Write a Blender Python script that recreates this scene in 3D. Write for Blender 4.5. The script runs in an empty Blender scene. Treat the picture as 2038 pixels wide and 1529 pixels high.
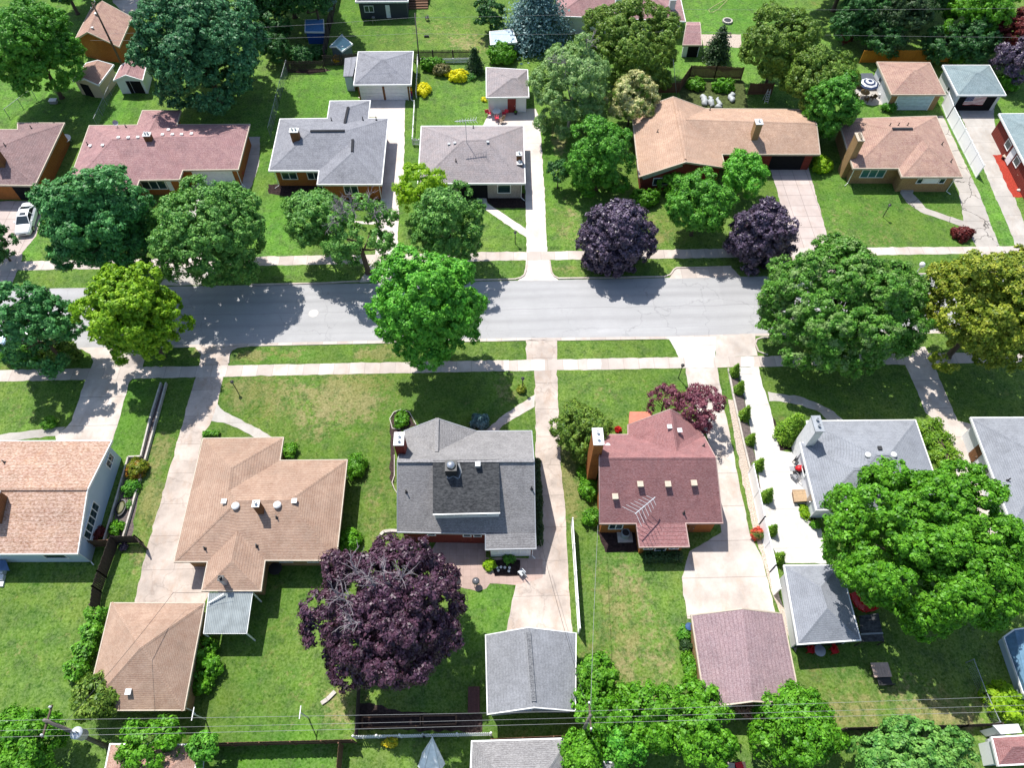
import bpy, bmesh, math, random
import numpy as np
from mathutils import Vector
from mathutils.bvhtree import BVHTree

SC = bpy.context.scene
COL = SC.collection
R = math.radians
# ------------------------------------------------------------------ camera, sky, sun, exposure
H, FPX, TH, PS = 60.0, 1450.0, R(57), R(1.38)
cam = bpy.data.cameras.new('camera')
cam.sensor_width = 36
cam.lens = 36 * FPX / 2038
cam.clip_end = 3000
co = bpy.data.objects.new('camera', cam)
COL.objects.link(co)
co.location = (0, 0, H)
co.rotation_euler = (R(90) - TH, 0, -PS)
SC.camera = co

SUN_EL, SUN_AZ = R(59), R(150)          # light travels towards +x (right) and -y (the camera)
SX, SY = 0.50, -0.866                    # horizontal direction in which the shadows fall
W = bpy.data.worlds.new('World')
SC.world = W
W.use_nodes = True
nt = W.node_tree
bg = nt.nodes['Background']
sky = nt.nodes.new('ShaderNodeTexSky')
sky.sky_type = 'NISHITA'
sky.sun_disc = False
sky.sun_elevation = SUN_EL
sky.sun_rotation = math.atan2(-SX, -SY)
nt.links.new(sky.outputs[0], bg.inputs[0])
bg.inputs[1].default_value = 0.125
sl = bpy.data.lights.new('sun', 'SUN')
sl.energy = 4.4
sl.angle = R(0.5)
sl.color = (1.0, 0.965, 0.91)
so = bpy.data.objects.new('sun', sl)
COL.objects.link(so)
ce = math.cos(SUN_EL)
so.rotation_euler = Vector((SX * ce, SY * ce, -math.sin(SUN_EL))).to_track_quat('-Z', 'Y').to_euler()
so.location = (-40, 120, 90)
SC.view_settings.view_transform = 'Standard'
SC.view_settings.look = 'None'
SC.view_settings.gamma = 1
SC.view_settings.exposure = 0.6
SC.cycles.max_bounces = 6
SC.cycles.diffuse_bounces = 3
SC.cycles.transparent_max_bounces = 4

# ------------------------------------------------------------------ surveying: a photo pixel at a known height -> a place
def G(px, py, z=0.0):
    u = (px - 1019) / FPX
    v = (py - 764.5) / FPX
    t = (H - z) / (math.sin(TH) + v * math.cos(TH))
    f = (math.cos(TH) - v * math.sin(TH)) * t
    r = u * t
    return Vector((f * math.sin(PS) + r * math.cos(PS), f * math.cos(PS) - r * math.sin(PS), z))

def scale_at(px, py, z=0.0):
    v = (py - 764.5) / FPX
    return FPX * (math.sin(TH) + v * math.cos(TH)) / (H - z)

class Tile:
    def __init__(s, ox, oy): s.ox, s.oy = ox, oy
    def px(s, x, y): return (s.ox + x / 3.823, s.oy + y / 3.823)
    def __call__(s, x, y, z=0.0):
        p = s.px(x, y)
        if isinstance(z, House): return z.hit(*p)
        return G(p[0], p[1], z)
A1, A2, A3, A4 = Tile(0, 0), Tile(500, 0), Tile(1000, 0), Tile(1518, 0)
B1, B2, B3, B4 = Tile(0, 380), Tile(500, 380), Tile(1000, 380), Tile(1518, 380)
C1, C2, C3, C4 = Tile(0, 760), Tile(500, 760), Tile(1000, 760), Tile(1518, 760)
D1, D2, D3, D4 = Tile(0, 1129), Tile(500, 1129), Tile(1000, 1129), Tile(1518, 1129)

# ------------------------------------------------------------------ materials
def srgb(r, g, b, k=1.0):
    def f(c):
        c /= 255.0
        return (c / 12.92 if c <= 0.04045 else ((c + 0.055) / 1.055) ** 2.4) * k
    return (f(r), f(g), f(b), 1.0)

class NT:
    def __init__(s, name, rough=0.9, spec=0.25, metal=0.0):
        s.m = bpy.data.materials.new(name)
        s.m.use_nodes = True
        s.t = s.m.node_tree
        s.b = s.t.nodes['Principled BSDF']
        s.b.inputs['Roughness'].default_value = rough
        s.b.inputs['Specular IOR Level'].default_value = spec
        s.b.inputs['Metallic'].default_value = metal
        s._pos = None
    def n(s, typ, **kw):
        nd = s.t.nodes.new(typ)
        for k, v in kw.items():
            setattr(nd, k, v)
        return nd
    def l(s, a, b): s.t.links.new(a, b)
    @property
    def pos(s):
        if s._pos is None: s._pos = s.n('ShaderNodeNewGeometry').outputs['Position']
        return s._pos
    def math(s, op, a, b=None, c=None, clamp=False):
        nd = s.n('ShaderNodeMath', operation=op, use_clamp=clamp)
        for i, v in enumerate((a, b, c)):
            if v is None: continue
            if isinstance(v, (int, float)): nd.inputs[i].default_value = v
            else: s.l(v, nd.inputs[i])
        return nd.outputs[0]
    def noise(s, scale, stretch=(1, 1, 1), detail=3, rough=0.55, off=0):
        mp = s.n('ShaderNodeMapping')
        mp.inputs['Scale'].default_value = stretch
        mp.inputs['Location'].default_value = (off, off * .7, off * .3)
        s.l(s.pos, mp.inputs[0])
        nz = s.n('ShaderNodeTexNoise')
        nz.inputs['Scale'].default_value = scale
        nz.inputs['Detail'].default_value = detail
        nz.inputs['Roughness'].default_value = rough
        s.l(mp.outputs[0], nz.inputs['Vector'])
        return nz.outputs['Fac']
    def ramp(s, f, lo, hi, a=0.0, b=1.0):
        mr = s.n('ShaderNodeMapRange')
        mr.clamp = True
        s.l(f, mr.inputs[0])
        mr.inputs[1].default_value = lo
        mr.inputs[2].default_value = hi
        mr.inputs[3].default_value = a
        mr.inputs[4].default_value = b
        return mr.outputs[0]
    def mix(s, f, a, b, mode='MIX'):
        nd = s.n('ShaderNodeMix', data_type='RGBA', blend_type=mode)
        for i, v in ((0, f), (6, a), (7, b)):
            if isinstance(v, (int, float)): nd.inputs[i].default_value = v
            elif isinstance(v, tuple): nd.inputs[i].default_value = v
            else: s.l(v, nd.inputs[i])
        return nd.outputs[2]
    def bump(s, f, dist=0.02, strength=0.5):
        nd = s.n('ShaderNodeBump')
        nd.inputs['Distance'].default_value = dist
        nd.inputs['Strength'].default_value = strength
        s.l(f, nd.inputs['Height'])
        s.l(nd.outputs[0], s.b.inputs['Normal'])
    def out(s, c):
        if isinstance(c, tuple): s.b.inputs['Base Color'].default_value = c
        else: s.l(c, s.b.inputs['Base Color'])
        return s.m

def mul(c, k): return (min(c[0] * k, 1), min(c[1] * k, 1), min(c[2] * k, 1), 1.0)

MATS = {}
def plain(name, c, rough=0.6, spec=0.4, metal=0.0, var=0.12, vs=3.0):
    if name in MATS: return MATS[name]
    t = NT(name, rough, spec, metal)
    f = t.ramp(t.noise(vs, detail=4), 0.3, 0.7)
    MATS[name] = t.out(t.mix(f, mul(c, 1 - var), mul(c, 1 + var)))
    return MATS[name]

def shingle(name, c, c2=None, speck=0.28, spk=7.0, course=0.30, patch=0.18):
    """asphalt shingles: blotches, granule speckle and level courses with tab-to-tab tone changes"""
    t = NT(name, 0.95, 0.15)
    big = t.ramp(t.noise(0.45, detail=5, rough=.65), 0.33, 0.68)
    col = t.mix(big, mul(c, 1 - patch), mul(c, 1 + patch * .8))
    if c2:
        col = t.mix(t.ramp(t.noise(1.3, detail=6, rough=.7, off=9), 0.42, 0.66), col, c2)
    sp = t.ramp(t.noise(spk * 1.5, (.7, 1.2, 2.6), detail=3, rough=.7, off=3), 0.34, 0.66)
    col = t.mix(sp, t.mix(speck, col, (0, 0, 0, 1)), t.mix(speck * .55, col, (1, 1, 1, 1)))
    stk = t.ramp(t.noise(1.1, (1, 1, .22), detail=5, rough=.7, off=12), .52, .72, 0, .3)
    col = t.mix(stk, col, mul(c, .5))
    pale = t.ramp(t.noise(.6, (1, 1, .5), detail=4, rough=.6, off=18), .55, .72, 0, .22)
    col = t.mix(pale, col, (min(c[0] * 1.3 + .03, 1), min(c[1] * 1.3 + .03, 1), min(c[2] * 1.3 + .03, 1), 1))
    fine = t.ramp(t.noise(26, detail=2, off=5), 0.3, 0.7)
    col = t.mix(fine, t.mix(.18, col, (0, 0, 0, 1)), col)
    sx = t.n('ShaderNodeSeparateXYZ')
    t.l(t.pos, sx.inputs[0])
    fr = t.math('FRACT', t.math('MULTIPLY', sx.outputs[2], 1 / 0.075))
    ln = t.ramp(fr, 0.0, 0.3, course, 0.0)
    col = t.mix(ln, col, (0.01, 0.01, 0.012, 1))
    t.bump(sp, 0.015, 0.5)
    return t.out(col)

def concrete(name, c, joint=(1.5, 0), stain=0.25, crack=0.0, slab=0.08, jdark=.5, off=0, phase=(0, 0)):
    t = NT(name, 0.92, 0.2)
    big = t.ramp(t.noise(0.35, detail=6, rough=.65, off=off), 0.32, 0.7)
    col = t.mix(big, mul(c, 1 - stain), mul(c, 1 + stain * .35))
    st = t.ramp(t.noise(0.9, (1, .5, 1), detail=5, rough=.7, off=off + 4), 0.5, 0.7)
    col = t.mix(t.math('MULTIPLY', st, stain * 1.6), col, mul((c[0] * .8, c[1] * .68, c[2] * .58, 1), .85))
    sx = t.n('ShaderNodeSeparateXYZ')
    t.l(t.pos, sx.inputs[0])
    cell = None
    for ax in (0, 1):
        if joint[ax]:
            q = t.math('ADD', t.math('MULTIPLY', sx.outputs[ax], 1 / joint[ax]), phase[ax])
            fr = t.math('FRACT', q)
            w = 0.05 / joint[ax]
            ln = t.math('ADD', t.ramp(fr, 0, w, 1, 0), t.ramp(fr, 1 - w, 1, 0, 1), clamp=True)
            col = t.mix(t.math('MULTIPLY', ln, jdark), col, mul(c, .22))
            fl = t.math('FLOOR', q)
            cell = fl if cell is None else t.math('ADD', t.math('MULTIPLY', fl, 7.31), cell)
    if cell is not None and slab:
        wn = t.n('ShaderNodeTexWhiteNoise', noise_dimensions='1D')
        t.l(cell, wn.inputs[1])
        col = t.mix(t.ramp(wn.outputs[0], 0, 1, 0, slab * 2.2), col, mul(c, .6))
    if crack:
        vo = t.n('ShaderNodeTexVoronoi', feature='DISTANCE_TO_EDGE')
        vo.inputs['Scale'].default_value = 0.33
        mp = t.n('ShaderNodeVectorMath', operation='ADD')
        nz = t.n('ShaderNodeTexNoise')
        nz.inputs['Scale'].default_value = 1.4
        nz.inputs['Detail'].default_value = 5
        t.l(t.pos, nz.inputs['Vector'])
        t.l(t.pos, mp.inputs[0])
        t.l(nz.outputs['Color'], mp.inputs[1])
        t.l(mp.outputs[0], vo.inputs['Vector'])
        ln = t.ramp(vo.outputs[0], 0.004, 0.02, crack, 0)
        col = t.mix(ln, col, mul(c, .2))
    sp = t.ramp(t.noise(14, detail=3, off=off), 0.3, 0.7)
    col = t.mix(sp, t.mix(.1, col, (0, 0, 0, 1)), col)
    t.bump(sp, 0.004, 0.4)
    return t.out(col)

def brick(name, c, c2):
    t = NT(name, 0.9, 0.2)
    f = t.ramp(t.noise(9, (1, 1, 3), detail=3, rough=.7), 0.35, 0.65)
    col = t.mix(f, c, c2)
    col = t.mix(t.ramp(t.noise(.6, detail=4), .35, .7), t.mix(.25, col, (0, 0, 0, 1)), col)
    sx = t.n('ShaderNodeSeparateXYZ')
    t.l(t.pos, sx.inputs[0])
    fr = t.math('FRACT', t.math('MULTIPLY', sx.outputs[2], 1 / 0.2))
    col = t.mix(t.ramp(fr, 0, .18, .35, 0), col, (.35, .3, .26, 1))
    return t.out(col)

def siding(name, c, step=.16):
    t = NT(name, 0.6, 0.35)
    sx = t.n('ShaderNodeSeparateXYZ')
    t.l(t.pos, sx.inputs[0])
    fr = t.math('FRACT', t.math('MULTIPLY', sx.outputs[2], 1 / step))
    col = t.mix(t.ramp(fr, 0, .2, .35, 0), c, mul(c, .35))
    col = t.mix(t.ramp(t.noise(.8, detail=5), .4, .75, 0, .2), col, mul(c, .6))
    return t.out(col)

def wood(name, c, step=.15, axis=0, contrast=.35):
    t = NT(name, 0.85, 0.2)
    g = t.ramp(t.noise(3, (3, 3, .5), detail=5, rough=.7), .3, .7)
    col = t.mix(g, mul(c, 1 - contrast), mul(c, 1 + contrast * .6))
    if step:
        sx = t.n('ShaderNodeSeparateXYZ')
        t.l(t.pos, sx.inputs[0])
        q = t.math('MULTIPLY', sx.outputs[axis], 1 / step)
        wn = t.n('ShaderNodeTexWhiteNoise', noise_dimensions='1D')
        t.l(t.math('FLOOR', q), wn.inputs[1])
        col = t.mix(t.ramp(wn.outputs[0], 0, 1, 0, .4), col, mul(c, .5))
        col = t.mix(t.ramp(t.math('FRACT', q), 0, .15, .6, 0), col, (.01, .008, .006, 1))
    return t.out(col)

def leafmat(name, c1, c2, trans=0.16, rough=0.5, spec=0.3, tcol=None, c3=None):
    t = NT(name, rough, spec)
    g = t.n('ShaderNodeNewGeometry')
    rnd = g.outputs['Random Per Island']
    t._pos = g.outputs['Position']
    f = t.ramp(rnd, 0, 1)
    col = t.mix(f, c1, c2)
    col = t.mix(t.ramp(t.noise(.55, detail=3), .35, .65, 0, .5), col, mul(c1, .7))
    lum = (c2[0] * .35 + c2[1] * .5 + c2[2] * .15)
    col = t.mix(t.ramp(t.noise(1.7, detail=2, off=6), .45, .66, 0, .55), col, (min(c2[0] * 1.2 + lum * .1, 1), min(c2[1] * 1.08 + lum * .06, 1), c2[2] * .95 + lum * .06, 1))
    if c3:
        col = t.mix(t.ramp(t.noise(.9, detail=4, off=3), .52, .62), col, c3)
    t.l(col, t.b.inputs['Base Color'])
    tr = t.n('ShaderNodeBsdfTranslucent')
    tc = t.mix(.5, col, tcol or mul((c2[0] * 1.1, c2[1] * 1.25, c2[2] * .5, 1), 1.3))
    t.l(tc, tr.inputs[0])
    mx = t.n('ShaderNodeMixShader')
    mx.inputs[0].default_value = trans
    t.l(t.b.outputs[0], mx.inputs[1])
    t.l(tr.outputs[0], mx.inputs[2])
    t.l(mx.outputs[0], t.t.nodes['Material Output'].inputs[0])
    return t.m

# ------------------------------------------------------------------ objects, parts, tags
ORG = {}
def org(o): return ORG[o.name]

def tag(o, label=None, cat=None, group=None, kind=None):
    if label: o['label'] = label
    if cat: o['category'] = cat
    if group: o['group'] = group
    if kind: o['kind'] = kind
    return o

def thing(name, label, cat, loc, group=None):
    o = bpy.data.objects.new(name, None)
    o.empty_display_size = .3
    COL.objects.link(o)
    o.location = loc
    ORG[o.name] = Vector(loc)
    return tag(o, label, cat, group)

class MB:
    """collects shapes in world coordinates; build() links them as ONE mesh object"""
    def __init__(s): s.v, s.f = [], []
    def add(s, vs, fs):
        k = len(s.v)
        s.v += [tuple(p) for p in vs]
        s.f += [tuple(i + k for i in f) for f in fs]
        return s
    def poly(s, pts): return s.add(pts, [tuple(range(len(pts)))])
    def prism(s, pts, z0, z1):
        n = len(pts)
        if sum(pts[i][0] * pts[(i + 1) % n][1] - pts[(i + 1) % n][0] * pts[i][1] for i in range(n)) < 0:
            pts = pts[::-1]
        lo = [(p[0], p[1], z0) for p in pts]
        hi = [(p[0], p[1], z1) for p in pts]
        fs = [tuple(range(n - 1, -1, -1)), tuple(range(n, 2 * n))]
        fs += [(i, (i + 1) % n, n + (i + 1) % n, n + i) for i in range(n)]
        return s.add(lo + hi, fs)
    def box(s, c, size, rz=0.0, rx=0.0, ry=0.0):
        from mathutils import Euler
        M = Euler((rx, ry, rz)).to_matrix()
        c = Vector(c)
        h = Vector(size) / 2
        vs = [c + M @ Vector((h.x * a, h.y * b, h.z * d)) for d in (-1, 1) for a, b in ((-1, -1), (1, -1), (1, 1), (-1, 1))]
        return s.add(vs, [(3, 2, 1, 0), (4, 5, 6, 7), (0, 1, 5, 4), (1, 2, 6, 5), (2, 3, 7, 6), (3, 0, 4, 7)])
    def bar(s, a, b, w, h=None, up=None):
        a, b = Vector(a), Vector(b)
        d = (b - a).normalized()
        u = Vector(up) if up else (Vector((0, 0, 1)) if abs(d.z) < .95 else Vector((0, 1, 0)))
        x = d.cross(u).normalized() * w / 2
        y = x.cross(d).normalized() * (h or w) / 2
        vs = [p + q for p in (a, b) for q in (-x - y, x - y, x + y, -x + y)]
        return s.add(vs, [(3, 2, 1, 0), (4, 5, 6, 7), (0, 1, 5, 4), (1, 2, 6, 5), (2, 3, 7, 6), (3, 0, 4, 7)])
    def tube(s, pts, r, n=8, r1=None, caps=True):
        pts = [Vector(p) for p in pts]
        m = len(pts)
        rs = r if isinstance(r, (list, tuple)) else [r + ((r if r1 is None else r1) - r) * i / (m - 1) for i in range(m)]
        vs, fs = [], []
        for i, p in enumerate(pts):
            d = (pts[min(i + 1, m - 1)] - pts[max(i - 1, 0)]).normalized()
            u = Vector((0, 0, 1)) if abs(d.z) < .9 else Vector((1, 0, 0))
            x = d.cross(u).normalized()
            y = x.cross(d).normalized()
            for k in range(n):
                a = 2 * math.pi * k / n
                vs.append(p + (x * math.cos(a) + y * math.sin(a)) * rs[i])
        for i in range(m - 1):
            for k in range(n):
                fs.append((i * n + k, i * n + (k + 1) % n, (i + 1) * n + (k + 1) % n, (i + 1) * n + k))
        if caps:
            fs.append(tuple(range(n - 1, -1, -1)))
            fs.append(tuple((m - 1) * n + k for k in range(n)))
        return s.add(vs, fs)
    def lathe(s, c, prof, n=16, sx=1, sy=1):
        c = Vector(c)
        vs = [c + Vector((r * sx * math.cos(2 * math.pi * k / n), r * sy * math.sin(2 * math.pi * k / n), z)) for r, z in prof for k in range(n)]
        m = len(prof)
        fs = [(i * n + k, i * n + (k + 1) % n, (i + 1) * n + (k + 1) % n, (i + 1) * n + k) for i in range(m - 1) for k in range(n)]
        fs += [tuple(range(n - 1, -1, -1)), tuple((m - 1) * n + k for k in range(n))]
        return s.add(vs, fs)
    def build(s, name, mat, parent=None, smooth=False, base=None):
        if parent is not None: o0 = org(parent)
        elif base is not None: o0 = Vector(base)
        else:
            a = np.array(s.v)
            o0 = Vector(((a[:, 0].min() + a[:, 0].max()) / 2, (a[:, 1].min() + a[:, 1].max()) / 2, a[:, 2].min()))
        me = bpy.data.meshes.new(name)
        me.from_pydata([(p[0] - o0.x, p[1] - o0.y, p[2] - o0.z) for p in s.v], [], s.f)
        me.materials.append(mat)
        if smooth:
            me.polygons.foreach_set('use_smooth', [True] * len(me.polygons))
        me.update()
        o = bpy.data.objects.new(name, me)
        COL.objects.link(o)
        if parent is not None: o.parent = parent
        else: o.location = o0
        ORG[o.name] = o0
        return o

def copy_tree(o, loc, rz=0.0, label=None, sc=None):
    c = o.copy()
    COL.objects.link(c)
    c.location = loc
    c.rotation_euler = (0, 0, rz)
    if sc: c.scale = (sc, sc, sc)
    if label: c['label'] = label
    ORG[c.name] = Vector(loc)
    for ch in list(o.children):
        d = ch.copy()
        COL.objects.link(d)
        d.parent = c
        for g in list(ch.children):
            e = g.copy()
            COL.objects.link(e)
            e.parent = d
    return c

def struct(name, mb, mat):
    return tag(mb.build(name, mat), kind='structure')

def flat(name, mat, pts, z, edge=.035):
    """a paved or planted sheet from a ring of places"""
    ring = []
    rg = random.Random(len(pts) * 17 + int(pts[0][0] * 10))
    for i, p in enumerate(pts):
        q = pts[(i + 1) % len(pts)]
        ex, ey = q[0] - p[0], q[1] - p[1]
        L = math.hypot(ex, ey)
        k = 1 if L > 60 and not edge else max(1, min(160, int(L / .45)))
        for j in range(k):
            t = j / k
            w = rg.gauss(0, edge) if j else 0
            ring.append((p[0] + ex * t - ey / max(L, .01) * w, p[1] + ey * t + ex / max(L, .01) * w, z))
    n = len(ring)
    if sum(ring[i][0] * ring[(i + 1) % n][1] - ring[(i + 1) % n][0] * ring[i][1] for i in range(n)) < 0: ring.reverse()
    return struct(name, MB().poly(ring), mat)

def PX(*q): return [G(*p) for p in q]

# ------------------------------------------------------------------ houses
def mitre(loop, d):
    """offset a closed loop of points outwards (d>0) or inwards (d<0) in plan"""
    n = len(loop)
    area = sum(loop[i].x * loop[(i + 1) % n].y - loop[(i + 1) % n].x * loop[i].y for i in range(n))
    sg = 1 if area > 0 else -1
    out = []
    for i in range(n):
        p, a, b = loop[i], loop[i - 1], loop[(i + 1) % n]
        e1 = Vector((p.x - a.x, p.y - a.y, 0)).normalized()
        e2 = Vector((b.x - p.x, b.y - p.y, 0)).normalized()
        n1 = Vector((e1.y, -e1.x, 0)) * sg
        n2 = Vector((e2.y, -e2.x, 0)) * sg
        m = n1 + n2
        if m.length < .2: m = n1
        m.normalize()
        k = min(1 / max(m.dot(n1), .35), 2.2)
        out.append(Vector((p.x + m.x * d * k, p.y + m.y * d * k, p.z)))
    return out

class House:
    def __init__(s, name, label, cat, pts, faces, roofmat, wallmat, trim, over=.5, wallname='wall', th=.14, group=None, walls=True, gut=.07):
        s.pts = {k: v for k, v in pts.items()}
        F = [f.split() for f in faces]
        used = []
        for f in F:
            for k in f:
                if k not in used: used.append(k)
        idx = {k: i for i, k in enumerate(used)}
        V = [s.pts[k] for k in used]
        c = sum(V, Vector()) / len(V)
        s.root = thing(name, label, cat, (c.x, c.y, 0), group)
        fi = []
        for f in F:
            t = [idx[k] for k in f]
            nrm = Vector()
            for i in range(len(t)):
                p, q = V[t[i]], V[t[(i + 1) % len(t)]]
                nrm += Vector(((p.y - q.y) * (p.z + q.z), (p.z - q.z) * (p.x + q.x), (p.x - q.x) * (p.y + q.y)))
            fi.append(t if nrm.z > 0 else t[::-1])
        ed = {}
        for n, t in enumerate(fi):
            for i in range(len(t)): ed[(t[i], t[(i + 1) % len(t)])] = n
        nxt = {a: b for (a, b) in ed if (b, a) not in ed}
        st = next(iter(nxt))
        loop = [st]
        while nxt[loop[-1]] != st and len(loop) < 60: loop.append(nxt[loop[-1]])
        s.loop = [used[i] for i in loop]
        L = [V[i] for i in loop]
        # roof deck with thickness
        nv = len(V)
        mb = MB()
        dn = [p - Vector((0, 0, th)) for p in V]
        fs = [tuple(t) for t in fi] + [tuple(i + nv for i in t[::-1]) for t in fi]
        fs += [(b, a, a + nv, b + nv) for (a, b) in ed if (b, a) not in ed]
        mb.add(V + dn, fs)
        s.bvh = BVHTree.FromPolygons([tuple(p) for p in V], fi)
        # ridge caps on convex folds
        nr = []
        for t in fi:
            a, b, d = V[t[0]], V[t[1]], V[t[2]]
            nr.append((b - a).cross(d - a).normalized())
        for (a, b), n in ed.items():
            if a < b and (b, a) in ed:
                m = ed[(b, a)]
                cm = sum((V[i] for i in fi[m]), Vector()) / len(fi[m])
                if (cm - V[a]).dot(nr[n]) < -.03:
                    pa, pb = V[a], V[b]
                    d = (pb - pa).normalized()
                    for q in (n, m):
                        side = nr[q].cross(d)
                        cq = sum((V[i] for i in fi[q]), Vector()) / len(fi[q])
                        if side.dot(cq - pa) < 0: side = -side
                        o1 = (nr[n] + nr[m]).normalized() * .022
                        k = [pa + o1, pb + o1, pb + side * .15 + nr[q] * .012, pa + side * .15 + nr[q] * .012]
                        if (k[1] - k[0]).cross(k[2] - k[0]).dot(nr[q]) < 0: k.reverse()
                        mb.poly(k)
        s.roof = mb.build('roof', roofmat, s.root)
        # fascia and gutter along the roof edge
        if trim:
            out = mitre(L, gut)
            n = len(L)
            up, lo = Vector((0, 0, .03)), Vector((0, 0, -th - .05))
            inn = mitre(L, -.03)
            vs = [p + up for p in inn] + [p + up for p in out] + [p + lo for p in out] + [p + lo for p in L]
            fs = []
            for i in range(n):
                j = (i + 1) % n
                for k in range(3):
                    fs.append((k * n + i, k * n + j, (k + 1) * n + j, (k + 1) * n + i))
            s.trim = MB().add(vs, fs).build('gutter', trim, s.root)
        # walls under the eaves
        zmin = min(p.z for p in L)
        wl = mitre(L, -over)
        top = [p.z - (.03 if p.z < zmin + .35 else .2) for p in L]
        s.wl = {k: Vector((p.x, p.y, 0)) for k, p in zip(s.loop, wl)}
        n = len(L)
        area = sum(wl[i].x * wl[(i + 1) % n].y - wl[(i + 1) % n].x * wl[i].y for i in range(n))
        s.sg = 1 if area > 0 else -1
        if walls:
            vs = [Vector((p.x, p.y, 0)) for p in wl] + [Vector((p.x, p.y, t)) for p, t in zip(wl, top)]
            fs = [(i, (i + 1) % n, n + (i + 1) % n, n + i) for i in range(n)]
            s.wall = MB().add(vs, fs).build(wallname, wallmat, s.root)
    def hit(s, px, py):
        o = Vector((0, 0, H))
        d = (G(px, py, 0) - o).normalized()
        h = s.bvh.ray_cast(o, d)
        if h[0] is None:
            h = s.bvh.find_nearest(G(px, py, 3))
        return h[0]
    def edge(s, a, b):
        p, q = s.wl[a], s.wl[b]
        d = (q - p).normalized()
        i, j = s.loop.index(a), s.loop.index(b)
        nrm = Vector((d.y, -d.x, 0)) * s.sg
        if (i + 1) % len(s.loop) != j: nrm = -nrm
        return p, q, d, nrm
    def panel(s, a, b, f0, f1, z0, z1, depth, out):
        p, q, d, nr = s.edge(a, b)
        m = MB()
        a0, a1 = p + (q - p) * f0, p + (q - p) * f1
        ctr = (a0 + a1) / 2 + nr * (out)
        m.box((ctr.x, ctr.y, (z0 + z1) / 2), ((a1 - a0).length, depth, z1 - z0), math.atan2(d.y, d.x))
        return m
    def window(s, a, b, f0, f1, z0=.95, z1=2.1, frame=None, bars=1, glass=None):
        p, q, d, nr = s.edge(a, b)
        a0, a1 = p + (q - p) * f0, p + (q - p) * f1
        rz = math.atan2(d.y, d.x)
        w = (a1 - a0).length
        c = (a0 + a1) / 2
        fr = MB()
        t = .08
        for zc in (z0 + t / 2, z1 - t / 2):
            fr.box((c.x + nr.x * .03, c.y + nr.y * .03, zc), (w, .1, t), rz)
        k = max(1, bars)
        for i in range(k + 1):
            e = a0 + d * (t / 2 + (w - t) * i / k)
            fr.box((e.x + nr.x * .03, e.y + nr.y * .03, (z0 + z1) / 2), (t, .1, z1 - z0 - 2 * t), rz)
        w_ = fr.build('window', frame or M['trim_white'], s.root)
        MB().box((c.x + nr.x * .012, c.y + nr.y * .012, (z0 + z1) / 2), (w - t, .04, z1 - z0 - t), rz).build('pane', glass or M['glass'], w_)
        return w_
    def garage_door(s, a, b, f0, f1, z1=2.15, mat=None, rows=4):
        p, q, d, nr = s.edge(a, b)
        a0, a1 = p + (q - p) * f0, p + (q - p) * f1
        rz = math.atan2(d.y, d.x)
        w = (a1 - a0).length
        c = (a0 + a1) / 2 + nr * .03
        m = MB()
        hh = (z1 - .03) / rows
        for r in range(rows):
            m.box((c.x, c.y, .03 + hh * (r + .5)), (w, .09, hh - .025), rz)
        m.box((c.x - nr.x * .02, c.y - nr.y * .02, z1 / 2 + .01), (w, .05, z1), rz)
        g = m.build('garage_door', mat or M['door_white'], s.root)
        fr = MB()
        for e in (a0 - d * .06, a1 + d * .06):
            fr.box((e.x + nr.x * .04, e.y + nr.y * .04, z1 / 2), (.1, .13, z1), rz)
        fr.box((c.x + nr.x * .01, c.y + nr.y * .01, z1 + .06), (w + .22, .13, .1), rz)
        fr.build('frame', M['trim_white'], g)
        return g
    def opening(s, a, b, f0, f1, z1=2.15, name='garage_shade_panel'):
        return s.panel(a, b, f0, f1, 0.02, z1, .05, .01).build(name, M['dark'], s.root)  # flat near-black panel on the wall; interior shade is put into its colour
    def door(s, a, b, f0, f1, mat, z1=2.05, z0=.15):
        d = s.panel(a, b, f0, f1, z0, z1, .08, .03).build('door', mat, s.root)
        p, q, dd, nr = s.edge(a, b)
        k = p + (q - p) * (f0 * .15 + f1 * .85) + nr * .09
        MB().box((k.x, k.y, 1.05), (.07, .07, .07)).build('handle', M['metal'], d)
        return d
    def downspout(s, a, f=.02):
        p = s.pts[a]
        q = s.wl[a]
        MB().tube([(p.x, p.y, p.z - .15), (q.x * .8 + p.x * .2, q.y * .8 + p.y * .2, p.z - .55), (q.x * .86 + p.x * .14, q.y * .86 + p.y * .14, .15), (p.x * 1.0, p.y, .06)], .045, 6).build('downspout', M['trim_white'], s.root)
    def chimney(s, base, w, d, z0, z1, mat, cap=None, flues=1, rz=0.0, capw=.1):
        o = MB().box((base.x, base.y, (z0 + z1) / 2), (w, d, z1 - z0), rz).build('chimney', mat, s.roof)
        cp = MB().box((base.x, base.y, z1 + .05), (w + capw, d + capw, .1), rz)
        long_x = w >= d
        for i in range(flues):
            t = (i - (flues - 1) / 2) * (max(w, d) / max(flues, 1)) * .8
            cp.lathe((base.x + (t * math.cos(rz) if long_x else -t * math.sin(rz)), base.y + (t * math.sin(rz) if long_x else t * math.cos(rz)), z1 + .1), [(.12, 0), (.12, .28), (.09, .28), (.09, .2)], 10)
        # caps are a third level, so they are built with the shaft as their thing's sub-part
        cp.build('chimney_cap', cap or M['cap_white'], s.roof)
        return o
    def box_vent(s, p, mat=None, w=.42, h=.22):
        m = MB().box((p.x, p.y, p.z + h * .45), (w * .7, w * .7, h)).box((p.x, p.y, p.z + h), (w, w, .07))
        return m.build('roof_vent', mat or M['cap_white'], s.roof)
    def round_vent(s, p, r=.3, h=.3, mat=None):
        return MB().lathe((p.x, p.y, p.z - .12), [(r * .5, 0), (r * .5, h * .6), (r, h * .62), (r * .98, h * .85), (r * .55, h * 1.08), (.02, h * 1.12)], 16).build('roof_vent', mat or M['cap_white'], s.roof, True)
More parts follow.
